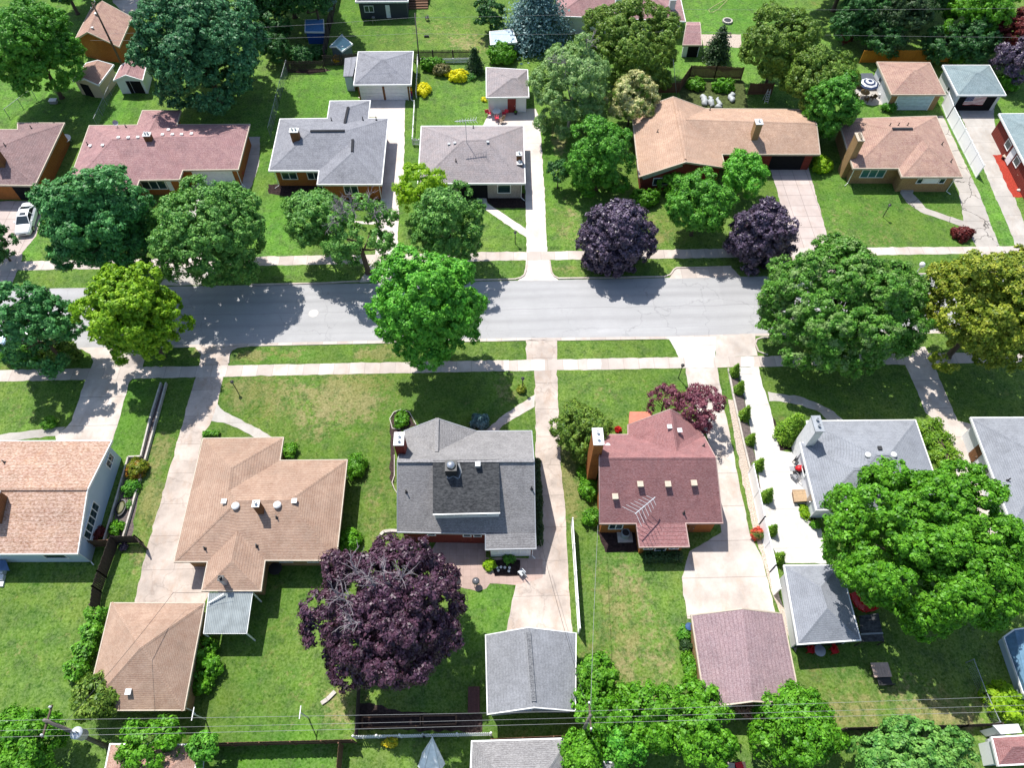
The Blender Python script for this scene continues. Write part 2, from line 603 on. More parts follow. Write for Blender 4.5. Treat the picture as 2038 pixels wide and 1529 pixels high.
    def pipe(s, p, h=.42, r=.055, mat=None):
        return MB().tube([(p.x, p.y, p.z - .1), (p.x, p.y, p.z + h)], r, 8).lathe((p.x, p.y, p.z - .05), [(.14, 0), (.13, .06), (.07, .12)], 10).build('vent_pipe', mat or M['dark_metal'], s.roof)
    def ridge_vent(s, a, b, w=.3, mat=None):
        up = Vector((0, 0, .06))
        return MB().bar(Vector(a) + up, Vector(b) + up, w, .09).build('ridge_vent', mat or M['roof_black'], s.roof)

def thing1(mb, name, mat, label, cat, group=None, smooth=False):
    return tag(mb.build(name, mat, smooth=smooth), label, cat, group)

M = {}
M['trim_white'] = plain('white_paint', (.78, .78, .76, 1), .5, var=.05)
M['cap_white'] = plain('white_metal', (.66, .66, .65, 1), .45, var=.08)
M['door_white'] = plain('white_door_paint', (.72, .73, .74, 1), .5, var=.06)
M['trim_tan'] = plain('tan_trim', srgb(200, 185, 165, .8), .6)
M['trim_grey'] = plain('grey_trim', srgb(176, 178, 182, .8), .6)
M['trim_rust'] = plain('rust_trim', srgb(190, 160, 152, .8), .6)
M['vent_grey'] = shingle('shingle_vent_grey', srgb(104, 106, 110, .85))
M['trim_brown'] = plain('brown_trim', srgb(150, 120, 100, .8), .6)
M['dark'] = plain('interior_shade_black', (.012, .012, .014, 1), .9, .1)
M['metal'] = plain('grey_metal', (.45, .46, .48, 1), .4, .5, .8)
M['galv'] = plain('galvanised', srgb(185, 190, 195, .7), .5, .5, .3)
M['dark_metal'] = plain('dark_metal', (.03, .03, .032, 1), .5)
M['roof_black'] = plain('ridge_vent_black', (.035, .036, .04, 1), .9, .1)
gl = NT('window_glass', .06, .6)
M['glass'] = gl.out(srgb(40, 62, 66, .9))
M['brick_orange'] = brick('brick_orange', srgb(205, 130, 62, .85), srgb(150, 85, 42, .8))
M['brick_red'] = brick('brick_red', srgb(150, 62, 48, .8), srgb(110, 42, 36, .8))
M['brick_tan'] = brick('brick_tan', srgb(205, 170, 120, .8), srgb(160, 120, 80, .8))
M['brick_brown'] = brick('brick_brown', srgb(160, 110, 70, .8), srgb(115, 78, 50, .8))
M['stone'] = brick('pale_stone', srgb(215, 205, 195, .8), srgb(150, 140, 130, .8))
M['siding_white'] = siding('siding_white', (.72, .73, .74, 1))
M['siding_blue_shade'] = siding('siding_pale_blue_shade', srgb(200, 215, 228, .85))  # pale blue; on white end walls the blue of shade is in this colour
M['siding_grey'] = siding('siding_grey_green', srgb(170, 182, 178, .8))
M['siding_beige'] = siding('siding_beige', srgb(215, 200, 165, .8))
M['roof_mauve'] = shingle('shingle_mauve', srgb(158, 112, 112, 0.97), srgb(178, 132, 128, 0.97))
M['roof_mauve_dark'] = shingle('shingle_mauve_dark', srgb(140, 106, 104, .84), srgb(158, 122, 118, .84))
M['roof_slate'] = shingle('shingle_slate', srgb(126, 127, 135, 1.05), srgb(140, 141, 148, 1.05), .26)
M['roof_taupe'] = shingle('shingle_taupe', srgb(152, 142, 143, 0.94), srgb(165, 150, 148, 0.94))
M['roof_tan'] = shingle('shingle_tan', srgb(196, 158, 130, 0.97), srgb(182, 142, 114, 0.97))
M['roof_brown'] = shingle('shingle_brown', srgb(184, 144, 122, 0.97), srgb(162, 118, 102, 0.97))
M['roof_mottle'] = shingle('shingle_mottled_tan', srgb(205, 160, 128, .86), srgb(190, 138, 108, .86), .42, 4.2)
M['roof_sand'] = shingle('shingle_sand', srgb(187, 155, 132, .86), srgb(173, 138, 115, .86), .14, 6, .42)
M['roof_grey'] = shingle('shingle_grey', srgb(134, 131, 131, 1.0), srgb(146, 143, 142, 1.0), .26, 6, .4)
M['roof_oxide'] = shingle('shingle_red_brown', srgb(156, 102, 100, 1.04), srgb(140, 90, 90, 1.04), .2, 6, .45)
M['roof_plum'] = shingle('shingle_plum', srgb(146, 118, 122, 0.97), srgb(156, 126, 128, 0.97), 0.25)
M['roof_bluegrey'] = shingle('shingle_blue_grey', srgb(144, 148, 156, .92), srgb(154, 158, 166, .92), .15)
M['roof_ash'] = shingle('shingle_ash', srgb(148, 150, 155, .84), srgb(134, 136, 140, .84), .14, 5, .15)
M['roof_teal'] = shingle('shingle_teal_grey', srgb(118, 138, 142, 1.08), srgb(132, 150, 152, 1.08), 0.24)
M['roll_black'] = shingle('roll_roofing_black', srgb(56, 58, 61, .8), srgb(66, 68, 70, .8), .12, 3, .05)
# ================================================================== BUILDINGS
def zat(px, py, Y):
    """height at which the sight line of a photo pixel passes a given depth"""
    v = (py - 764.5) / FPX
    return H - Y * (math.sin(TH) + v * math.cos(TH)) / (math.cos(TH) - v * math.sin(TH))

def dish(h, p, label=None):
    d = MB().tube([(p.x, p.y, p.z - .1), (p.x, p.y, p.z + .5)], .035, 6).build('satellite_dish', M['metal'], h.roof)
    m = MB()
    n = Vector((.3, -.75, .6)).normalized()
    x = n.cross(Vector((0, 0, 1))).normalized(); y = x.cross(n)
    c = Vector((p.x, p.y, p.z + .6)) + n * .1
    rings = [[c - n * .12]]
    vs, fs = [c - n * .12], []
    for r, o in ((.16, -.1), (.32, 0)):
        for k in range(14):
            a = 2 * math.pi * k / 14
            vs.append(c + n * o + x * math.cos(a) * r + y * math.sin(a) * r)
    fs += [(0, 1 + k, 1 + (k + 1) % 14) for k in range(14)]
    fs += [(1 + k, 15 + k, 15 + (k + 1) % 14, 1 + (k + 1) % 14) for k in range(14)]
    m.add(vs, fs)
    m.bar(c - n * .05 - y * .3, c + n * .35 - y * .1, .03)
    m.build('dish', M['galv'], h.roof)

# ---- north side of the street, left to right
h = House('brick_house', 'brown-roofed brick house cut by the left edge, garage mouth above the white car', 'house',
          dict(a=A1(135, 935, 2.7), b=A1(490, 935, 2.7), c=A1(265, 1410, 2.7), d=A1(-700, 1395, 2.7), e=A1(-650, 985, 2.7), f=A1(135, 985, 2.7),
               P=A1(-40, 1130, 4.3), Q=A1(-600, 1130, 4.3), K=A1(225, 1022, 3.6)),
          ['b c P K', 'c d Q P', 'd e Q', 'e f K P Q', 'f a K', 'a b K'], M['roof_mauve_dark'], M['brick_orange'], M['trim_tan'])
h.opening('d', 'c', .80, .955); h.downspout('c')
for q in ((240, 975), (40, 1108)): h.pipe(A1(*q, h))
h.chimney(A1(-8, 1215, 4.2), .9, .9, 2.6, 5.4, M['brick_brown'])

h = House('brick_house', 'long mauve-red hip roofed brick house with a row of white vents along its ridge', 'house',
          dict(nw=A1(680, 955, 2.7), r1=A1(1045, 950, 2.7), r2=A1(1085, 840, 2.7), r3=A1(1375, 840, 2.7), r4=A1(1345, 948, 2.7), ne=A1(1900, 945, 2.7),
               se=A1(1812, 1288, 2.7), s1=A1(1390, 1293, 2.7), s2=A1(1365, 1365, 2.7), s3=A1(1060, 1370, 2.7), s4=A1(1030, 1452, 2.7), sw=A1(500, 1458, 2.7),
               Rr=A1(1600, 1038, 4.1), L=A1(850, 1058, 4.4), V=A1(1215, 1040, 4.1), Hh=A1(1150, 1052, 4.4), Ra=A1(1190, 885, 3.5), Rv=A1(1130, 1000, 3.5)),
          ['nw sw L', 'sw s4 L', 's4 s3 L', 's3 s2 Hh L', 's2 s1 V Hh', 's1 se Rr V', 'se ne Rr', 'r4 ne Rr V Rv', 'L Hh V Rv', 'nw L Rv r1', 'r4 Rv Ra r3', 'r3 Ra r2', 'r2 Ra Rv r1'],
          M['roof_mauve'], M['brick_orange'], M['trim_tan'])
for q in ((905, 1052), (980, 1052), (1053, 1050), (1240, 1030), (1315, 1028), (1385, 1028), (1460, 1023), (1285, 993), (690, 1115), (785, 1110)):
    h.box_vent(A1(*q, h), w=.34, h=.16)
p = A1(1135, 1060, h); h.chimney(p, .8, .6, 3.4, 5.0, M['brick_brown'], None, 2)
h.pipe(A1(960, 968, h)); h.pipe(A1(668, 1100, h)); dish(h, A1(895, 965, h))
h.garage_door('s1', 'se', .2, .9)
h.window('s3', 's2', .03, .66, .9, 2.2, bars=3); h.window('s3', 's2', .68, .8, .7, 2.2, bars=1, glass=M['door_white'])
h.downspout('s2'); h.downspout('se')

h = House('brick_house', 'slate-blue hip roofed brick house with three black ridge vents and white gutters', 'house',
          dict(a=A2(220, 905, 2.7), b=A2(580, 900, 2.7), c=A2(600, 768, 2.7), d=A2(905, 765, 2.7), e=A2(890, 900, 2.7), f=A2(1042, 902, 2.7), g=A2(992, 1402, 2.7),
               i=A2(503, 1402, 2.7), j=A2(517, 1298, 2.7), k=A2(135, 1298, 2.7), M1=A2(450, 998, 4.4), M2=A2(712, 996, 4.4), R1=A2(738, 815, 3.75), R2=A2(712, 938, 3.75),
               F1=A2(773, 1062, 4.1), F2=A2(768, 1155, 4.1)),
          ['a k M1', 'k j F1 M2 M1', 'j i F2 F1', 'i g F2', 'g f M2 F1 F2', 'a M1 M2 R2 b', 'b R2 R1 c', 'c R1 d', 'd R1 R2 e', 'e R2 M2 f'],
          M['roof_slate'], M['brick_orange'], M['trim_white'])
for a, b in (('M1', 'M2'), ('R1', 'R2'), ('F1', 'F2')): h.ridge_vent(h.pts[a], h.pts[b])
p = A2(345, 1060, h); h.chimney(p, .95, .7, 3, 5.0, M['brick_brown'], None, 2)
for q in ((612, 918), (850, 912), (952, 912)): h.pipe(A2(*q, h), .5)
h.window('k', 'j', .1, .42, 1, 2.1, bars=2); h.window('k', 'j', .62, .9, 1, 2.1, bars=2); h.window('i', 'g', .36, .62, .8, 2.1, bars=2)
h.downspout('k'); h.downspout('g'); h.downspout('i')

h = House('garage', 'slate-blue hip roofed double garage with two white doors at the drive end', 'garage',
          dict(a=A2(815, 393, 2.5), b=A2(1232, 390, 2.5), c=A2(1215, 642, 2.5), d=A2(780, 645, 2.5), P=A2(990, 452, 3.75), Q=A2(1010, 452, 3.75)),
          ['a P d', 'd P Q c', 'c Q b', 'b Q P a'], M['roof_slate'], M['brick_brown'], M['trim_white'], .35)
h.garage_door('d', 'c', .05, .46); h.garage_door('d', 'c', .54, .95); h.downspout('c')
q = [A2(712, 440, 2.2), A2(806, 428, 2.3), A2(772, 578, 2.3), A2(700, 580, 2.2)]
m = MB().add([Vector(v) for v in q] + [Vector(v) - Vector((0, 0, .12)) for v in q], [(3, 2, 1, 0), (4, 5, 6, 7), (0, 1, 5, 4), (1, 2, 6, 5), (2, 3, 7, 6), (3, 0, 4, 7)])
m.build('lean_to_roof', M['roof_slate'], h.root)
MB().prism(mitre([Vector(v) for v in q], -.12), 0, 2.08).build('lean_to_wall', M['siding_blue_shade'], h.root)

h = House('brick_house', 'taupe hip roofed house with a television aerial and a pale stone front', 'house',
          dict(a=A2(1295, 960, 2.7), b=A3(158, 957, 2.7), c=A3(172, 1393, 2.7), d=A2(1268, 1396, 2.7), P=A2(1605, 1068, 4.5), Q=A2(1785, 1062, 4.5)),
          ['a P d', 'd P Q c', 'c Q b', 'b Q P a'], M['roof_taupe'], M['stone'], M['trim_white'])
for q in ((1505, 1100), (1550, 1092), (1800, 1085)): h.box_vent(A2(*q, h), M['galv'], .3, .14)
h.pipe(A2(1558, 1228, h)); h.pipe(A2(1690, 975, h))
p = A3(140, 1210, 3.2); h.chimney(Vector((p.x - .2, p.y, 0)), .6, .55, 0, 3.9, M['brick_brown'])
p = A3(136, 1245, 3.0); h.chimney(Vector((p.x - .1, p.y, 0)), .55, .6, 0, 3.1, M['brick_brown'])
h.window('d', 'c', .76, .90, .8, 2.1, bars=1); h.window('d', 'c', .12, .25, .9, 2.1, bars=2); h.opening('d', 'c', .35, .66, 2.4, 'porch_shade_panel'); h.downspout('c')

h = House('garage', 'taupe hip roofed garage with white walls and a dark red side door', 'garage',
          dict(a=A2(1788, 512, 2.5), b=A3(190, 530, 2.5), c=A3(200, 736, 2.5), d=A2(1790, 740, 2.5), P=A3(72, 592, 3.6), Q=A3(112, 594, 3.6)),
          ['a P d', 'd P Q c', 'c Q b', 'b Q P a'], M['roof_taupe'], M['siding_white'], M['trim_white'], .3)
h.door('d', 'c', .50, .72, plain('red_door_paint', srgb(140, 45, 40, .8)), 2.1, .05)
h.downspout('d')

h = House('ranch_house', 'long tan-roofed ranch house in an L with a two car garage mouth', 'house',
          dict(nw=A3(985, 850, 2.7), sw=A3(1040, 1345, 2.7), nA=A3(1300, 735, 4.5), sA=A3(1395, 1230, 4.5), ne=A3(1545, 825, 2.7), se=A3(1695, 1275, 2.7),
               re=A3(1668, 1172, 2.7), V=A3(1392, 908, 4.3), E1=A4(305, 832, 2.7), R=A4(408, 938, 4.3), se2=A4(435, 1172, 2.7)),
          ['nw nA sA sw', 'nA ne V re se sA', 'ne E1 R V', 'V R se2 re'], M['roof_tan'], M['brick_red'], M['trim_tan'], .45)
h.ridge_vent(h.pts['nA'] + (h.pts['sA'] - h.pts['nA']) * .06, h.pts['nA'] + (h.pts['sA'] - h.pts['nA']) * .97, .22, M['roof_tan'])
p = A3(1912, 1045, h); h.chimney(p, .75, .9, 2.8, 5.6, M['brick_tan'])
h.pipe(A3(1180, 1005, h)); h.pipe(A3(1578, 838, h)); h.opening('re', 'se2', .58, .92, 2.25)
h.window('sw', 'sA', .3, .75, .9, 2.0, bars=2)
MB().bar(h.pts['sw'] + Vector((.5, .42, -.55)), h.pts['sA'] + Vector((-.2, .42, -.7)), .06, .6).build('gable_siding', M['siding_grey'], h.root)

h = House('brick_house', 'brown hip roofed brick house with a tall side chimney and a teal front window', 'house',
          dict(a=A4(575, 905, 2.7), b=A4(1320, 882, 2.7), c=A4(1518, 1345, 2.7), d=A4(1060, 1345, 2.7), e=A4(1035, 1280, 2.7), f=A4(690, 1280, 2.7),
               R1=A4(985, 980, 4.45), R2=A4(1140, 980, 4.45), V=A4(1215, 1060, 4.05), F=A4(1260, 1115, 4.05)),
          ['a b R2 R1', 'a R1 f', 'f R1 R2 V e', 'e V F d', 'd F c', 'c F V R2 b'], M['roof_brown'], M['brick_tan'], M['trim_tan'])
h.ridge_vent(h.pts['R1'], h.pts['R2'])
p = A4(735, 1040, 5.3); h.chimney(Vector((p.x, p.y - .1, 0)), .7, 1.4, 0, 5.3, M['brick_tan'], M['trim_tan'], 4)
for q in ((965, 958), (1030, 956), (1100, 956), (1362, 1100), (1430, 1232)): h.pipe(A4(*q, h))
teal = plain('teal_glass', srgb(70, 120, 118, .8), .12, .6)
h.window('f', 'e', .18, .72, .9, 2.15, bars=3, glass=teal)
h.window('d', 'c', .3, .42, 1.3, 2.1); h.window('d', 'c', .74, .86, 1.3, 2.1)
h.panel('d', 'c', .43, .73, 1.3, 2.1, .06, .02).build('shutter', M['trim_white'], h.root)
h.downspout('f'); h.downspout('c')
MB().prism([A4(1045, 1400), A4(1135, 1400), A4(1140, 1470), A4(1045, 1470)], 0, .28).build('porch_step', plain('step_concrete', srgb(190, 185, 180, .6), .9), h.root)

h = House('garage', 'brown hip roofed garage with a pale blue door and white side wall', 'garage',
          dict(a=A4(870, 470, 2.5), b=A4(1270, 475, 2.5), c=A4(1390, 718, 2.5), d=A4(980, 718, 2.5), P=A4(1150, 533, 3.6), Q=A4(1170, 533, 3.6)),
          ['a P d', 'd P Q c', 'c Q b', 'b Q P a'], M['roof_brown'], M['brick_tan'], M['trim_tan'], .3)
h.garage_door('d', 'c', .14, .86, 2.15, plain('pale_blue_door', srgb(195, 218, 230, .8)))
h.panel('a', 'd', .0, 1.0, .02, 2.3, .04, .01).build('side_wall', M['siding_white'], h.root); h.window('a', 'd', .25, .4, 1, 1.8); h.downspout('d')

h = House('garage', 'teal-grey hip roofed garage, open at the front behind a hanging flag', 'garage',
          dict(a=A4(1370, 495, 2.5), b=A4(1725, 495, 2.5), c=A4(1850, 722, 2.5), d=A4(1485, 722, 2.5), P=A4(1628, 550, 3.6), Q=A4(1650, 550, 3.6)),
          ['a P d', 'd P Q c', 'c Q b', 'b Q P a'], M['roof_teal'], M['siding_white'], M['trim_white'], .3)
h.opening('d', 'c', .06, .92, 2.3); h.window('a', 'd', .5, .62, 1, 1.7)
GARAGE_FLAG = h

h = House('brick_house', 'red brick house with a grey roof at the right edge, beside the red mulch bed', 'house',
          dict(a=A4(1800, 865, 2.7), b=A4(2500, 862, 2.7), c=A4(2750, 1560, 2.7), d=A4(2160, 1560, 2.7), P=A4(2230, 1080, 4.5), Q=A4(2480, 1080, 4.5)),
          ['a P d', 'd P Q c', 'c Q b', 'b Q P a'], M['roof_teal'], M['brick_red'], M['trim_white'], .35)
h.window('a', 'd', .22, .3, 1, 2); h.window('a', 'd', .42, .5, 1, 2); h.door('a', 'd', .33, .4, M['door_white'])

# ---- south side of the street, left to right
h = House('ranch_house', 'low ranch house with a mottled orange-tan gable roof and white end wall tinted blue as in shade', 'house',
          dict(nw=C1(-700, 455, 2.8), ne=C1(850, 450, 2.8), rE=C1(665, 822, 3.95), se=C1(590, 1310, 2.8), sw=C1(-980, 1315, 2.8), rW=C1(-850, 825, 3.95)),
          ['nw ne rE rW', 'rW rE se sw'], M['roof_mottle'], M['siding_blue_shade'], M['trim_white'], .3, gut=.05)
h.window('ne', 'rE', .10, .36, 1.2, 2.2, bars=2); h.window('rE', 'se', .05, .72, 1.1, 2.3, bars=5); h.pipe(C1(35, 615, h))
p = C1(5, 980, h); h.chimney(p, .7, 2.2, 2.5, 4.9, M['brick_brown'], M['cap_white'], 2)
h.ridge_vent(h.pts['rW'], h.pts['rE'], .2, M['roof_mottle']); h.downspout('se'); h.window('sw', 'se', .8, .92, 1, 2)
MB().prism([C1(860, 600), C1(890, 605), C1(700, 1250), C1(665, 1250)], 0, .45).build('foundation', plain('foundation_block', srgb(150, 150, 150, .6)), h.root)

h = House('brick_house', 'wide sand-brown hip roofed house with two round white roof vents', 'house',
          dict(n1=C1(1545, 432, 2.7), n2=C2(245, 425, 2.7), n3=C2(218, 600, 2.7), n4=C2(730, 595, 2.7), e5=G(669, 1116, 2.7), s6=C2(105, 1360, 2.7), w7=D1(1985, 181, 2.7),
               w8=D1(1535, 180, 2.7), w9=C1(1580, 1370, 2.7), sw=C1(1325, 1370, 2.7), A=C1(1760, 655, 4.05), J=C1(1740, 830, 4.05), Rw=C1(1800, 908, 4.35),
               Re=G(576, 996, 4.35), T=G(473, 1058, 3.6), B=G(461, 1117, 3.6)),
          ['n1 sw Rw J A', 'n1 A n2', 'n2 A J n3', 'n3 J Rw Re n4', 'n4 Re e5', 'e5 Re Rw T s6', 'w9 T Rw sw', 'w9 w8 B T', 'w8 w7 B', 'w7 s6 T B'],
          M['roof_sand'], M['brick_tan'], M['trim_tan'], gut=.05)
for q in ((1795, 950), (2112, 942)): h.round_vent(C1(*q, h), .34, .32)
for q in ((1710, 918),): h.box_vent(C1(*q, h))
h.box_vent(C2(332, 915, h))
p = C2(75, 985, h); h.chimney(p, .5, .5, 3.2, 5.5, M['brick_brown'], M['cap_white'])
h.pipe(C2(195, 1035, h)); h.pipe(C1(1560, 1270, h)); h.pipe(C1(1955, 1255, h)); h.pipe(C2(45, 1250, h))
p = D1(1715, 120, h); h.chimney(p, .35, .35, 2.6, 4.0, M['galv'], M['dark_metal'])
h.window('s6', 'e5', .2, .4, .9, 2.1, bars=2); h.window('s6', 'e5', .6, .8, .9, 2.1, bars=2); h.downspout('e5'); h.downspout('n4')

h = House('garage', 'sand-brown pyramid roofed garage with one white roof vent', 'garage',
          dict(a=D1(845, 275, 2.5), b=D1(1555, 275, 2.5), c=D1(1400, 1090, 2.5), d=D1(650, 1092, 2.5), P=D1(1068, 615, 4.7), Q=D1(1092, 600, 4.7)),
          ['a P d', 'd P Q c', 'c Q b', 'b Q P a'], M['roof_sand'], M['brick_tan'], M['trim_tan'], .35, gut=.05)
h.box_vent(D1(985, 955, h)); h.downspout('c')

o = thing('patio_canopy', 'grey corrugated metal canopy on posts between brown house and garage', 'canopy', D1(1730, 350, 0))
q = [D1(1590, 200, 2.5), D1(1920, 195, 2.5), D1(1875, 505, 2.3), D1(1550, 505, 2.3)]
m = MB()
for i in range(24):
    t0, t1 = i / 24, (i + 1) / 24
    a, b = q[0].lerp(q[1], t0), q[0].lerp(q[1], t1)
    c, d = q[3].lerp(q[2], t1), q[3].lerp(q[2], t0)
    e, f = a.lerp(b, .5) + Vector((0, 0, .045)), d.lerp(c, .5) + Vector((0, 0, .045))
    m.add([a, e, f, d], [(3, 2, 1, 0)]); m.add([e, b, c, f], [(3, 2, 1, 0)])
m.build('canopy_roof', plain('corrugated_grey', srgb(172, 180, 180, .72), .55, .4, .2, .2, 1.2), o)
m = MB()
for i in range(4): m.bar(q[i] - Vector((0, 0, .06)), q[(i + 1) % 4] - Vector((0, 0, .06)), .08, .12)
m.build('canopy_beam', M['trim_white'], o)
for v in q: MB().bar((v.x, v.y, 0), (v.x, v.y, v.z - .05), .09).build('post', M['trim_white'], o)
MB().bar(D1(1590, 275, 2.62), D1(1705, 205, 2.75), .1, .1).build('rainwater_pipe', M['trim_white'], o)

h = House('brick_house', 'grey gabled house with a black flat-roofed dormer and red brick chimney', 'house',
          dict(nw=C2(1165, 376, 3.0), a=C2(1415, 280, 4.75), e1=C2(1718, 378, 3.0), ne=C3(222, 375, 3.0), rE=C3(240, 605, 6.4), rW=C2(1113, 608, 6.4), V=C2(1410, 535, 4.75),
               sw=C2(1113, 1145, 3.0), s1=C2(1783, 1158, 3.0), x2=C2(1783, 1278, 2.5), x3=C3(255, 1270, 2.5), e3=C3(250, 1152, 3.0)),
          ['nw a V', 'a e1 V', 'nw V rE rW', 'V e1 ne rE', 'rW sw s1 e3 rE', 's1 x2 x3 e3'], M['roof_grey'], M['brick_red'], M['trim_grey'], .3, gut=.05)
h.ridge_vent(h.pts['a'], h.pts['V'], .32, M['roof_grey'])
h.ridge_vent(h.pts['rW'], h.pts['rE'], .26, M['roof_grey'])
p0 = C2(1395, 1042, h); Y1 = p0.y
xl, xr = C2(1375, 995, 5.6).x, C2(1893, 997, 5.6).x
zf = zat(*C2.px(1600, 994), Y1 - .12); Yb = h.pts['rW'].y - .05; zb = 6.52
m = MB().prism([(xl + .1, Y1), (xr - .1, Y1), (xr - .1, Yb), (xl + .1, Yb)], p0.z - 1.2, zf - .1)
m.build('dormer', M['siding_white'], h.root)
vs = [Vector((xl, Y1 - .12, zf)), Vector((xr, Y1 - .12, zf)), Vector((xr, Yb, zb)), Vector((xl, Yb, zb))]
m = MB().add([v - Vector((0, 0, .1)) for v in vs] + vs, [(3, 2, 1, 0), (4, 5, 6, 7), (0, 1, 5, 4), (1, 2, 6, 5), (2, 3, 7, 6), (3, 0, 4, 7)])
dr = m.build('dormer_roof', M['roll_black'], h.root)
MB().bar((xl, Y1 - .17, zf - .05), (xr, Y1 - .17, zf - .05), .09, .12).build('gutter', M['trim_white'], dr)
for x0, x1 in ((1480, 1535), (1545, 1602), (1738, 1790)):
    xa, xb = C2(x0, 1005, 5).x, C2(x1, 1005, 5).x
    MB().box(((xa + xb) / 2, Y1 - .02, zf - .42), (xb - xa, .06, .34)).build('window', M['glass'], h.root)
def dz(x, y): return zf + (zb - zf) * (y - Y1) / (Yb - Y1)
p = C2(1523, 665, 6.5); MB().box((p.x, p.y, 6.7), (.95, 1.0, .9)).build('chimney', M['dark_metal'], dr)
MB().lathe((p.x, p.y, 7.15), [(.36, 0), (.38, .12), (.3, .26), (.02, .34)], 16).build('chimney_cap', M['metal'], dr, True)
m = MB(); tar = [C2(*q, 6.3) for q in ((1480, 688), (1497, 722), (1535, 705), (1575, 722), (1595, 680), (1578, 625))]
for a, b in zip(tar, tar[1:]):
    m.bar((a.x, a.y, dz(a.x, a.y) + .012), (b.x, b.y, dz(b.x, b.y) + .012), .16, .012)
m.build('sealant_patch', plain('grey_sealant', srgb(165, 168, 170, .7), .7), dr)
p = C2(1725, 640, 6.4); MB().box((p.x, p.y, 6.6), (.42, .42, .3)).build('roof_vent', M['galv'], dr)
p = C2(1116, 430, 7.1); h.chimney(Vector((p.x + .1, p.y - .1, 0)), .75, 1.15, 0, 7.1, M['brick_red'], M['cap_white'], 2)
h.pipe(C2(1180, 840, h), .5); h.pipe(C3(222, 815, h), .5)
h.window('sw', 's1', .28, .38, 1.7, 2.3); h.window('sw', 's1', .69, .79, 1.6, 2.3); h.window('sw', 's1', .81, .91, 1.6, 2.3)
h.panel('x2', 'x3', 0.02, .98, .05, 2.2, .06, .01).build('sunroom_wall', M['siding_white'], h.root)
h.window('x2', 'x3', .04, .66, .8, 1.95, bars=4, glass=plain('sky_glass', srgb(120, 150, 170, .7), .08, .6)); h.window('x2', 'x3', .72, .9, .8, 1.9)
h.downspout('x3')

h = House('garage', 'light grey gable roofed garage with a black ridge vent and white end wall', 'garage',
          dict(nw=D2(1783, 520, 2.6), n=D3(195, 462, 3.7), ne=D3(560, 505, 2.6), se=D3(555, 1097, 2.6), s=D3(243, 1070, 3.7), sw=D2(1797, 1122, 2.6)),
          ['nw n s sw', 'n ne se s'], M['roof_ash'], M['siding_blue_shade'], M['trim_white'], .25, gut=.04)
a, b = h.pts['n'], h.pts['s']; h.ridge_vent(a.lerp(b, .06), a.lerp(b, .93), .34, M['vent_grey'])
h.window('sw', 's', .55, .98, 1.2, 1.9, bars=2)

h = House('brick_house', 'red-brown gabled brick house with square tan vents and a rooftop aerial', 'house',
          dict(nw=C3(757, 403, 2.8), w1=C3(955, 403, 2.8), w2=C3(955, 330, 2.8), a=C3(1275, 210, 5.1), e1=C3(1440, 290, 2.8), ne=C3(1530, 410, 2.8), V=C3(1325, 530, 5.1),
               rW=C3(738, 580, 6.2), rE=C3(1622, 578, 6.2), sw=C3(740, 1080, 2.8), se=C3(1675, 1075, 2.8), p1=C3(1020, 1079, 2.8), p2=C3(1392, 1077, 2.8), p3=C3(1420, 1255, 2.35), p4=C3(1043, 1260, 2.35)),
          ['w2 a V w1', 'a e1 ne V', 'nw w1 V rE rW', 'V ne rE', 'rW sw p1 p2 se rE', 'p1 p4 p3 p2'], M['roof_oxide'], M['brick_orange'], M['trim_rust'], .3, gut=.05)
for q in ((1045, 790), (1255, 790), (1452, 782), (855, 884)): h.box_vent(C3(*q, h), M['trim_tan'], .5, .3)
for q in ((1268, 352), (1345, 380)): h.box_vent(C3(*q, h), None, .4, .25)
h.round_vent(C3(803, 484, h), .24, .12); h.pipe(C3(1380, 1000, h)); h.pipe(C3(1530, 492, h))
p = C3(727, 420, 7.6); h.chimney(Vector((p.x, p.y, 0)), .8, 1.5, 0, 7.6, M['brick_orange'], M['cap_white'], 2)
h.window('p4', 'p3', .06, .3, 1.1, 1.95, M['trim_white'], 2); h.window('p4', 'p3', .34, .62, .7, 1.95); h.window('p4', 'p3', .68, .92, 1.1, 1.95, M['trim_white'], 2)
MB().prism([C3(965, 240), C3(1135, 240), C3(1120, 300), C3(958, 330)], 0, .3).build('porch_floor', plain('coral_porch_paint', srgb(225, 130, 105, .75)), h.root)
h.window('sw', 'p1', .2, .6, .9, 2, bars=2); h.door('p2', 'se', .3, .48, M['brick_brown'])
RED_HOUSE = h

h = House('garage', 'plum-brown low gable roofed garage behind the long concrete drive', 'garage',
          dict(nw=D3(1440, 370, 2.6), n=D3(1825, 320, 3.5), ne=D4(150, 358, 2.6), se=D4(285, 1040, 2.6), s=D3(1905, 1021, 3.5), sw=D3(1545, 1068, 2.6)),
          ['nw n s sw', 'n ne se s'], M['roof_plum'], M['brick_tan'], M['trim_tan'], .25)
h.door('sw', 's', .5, .75, M['door_white']); h.downspout('sw')

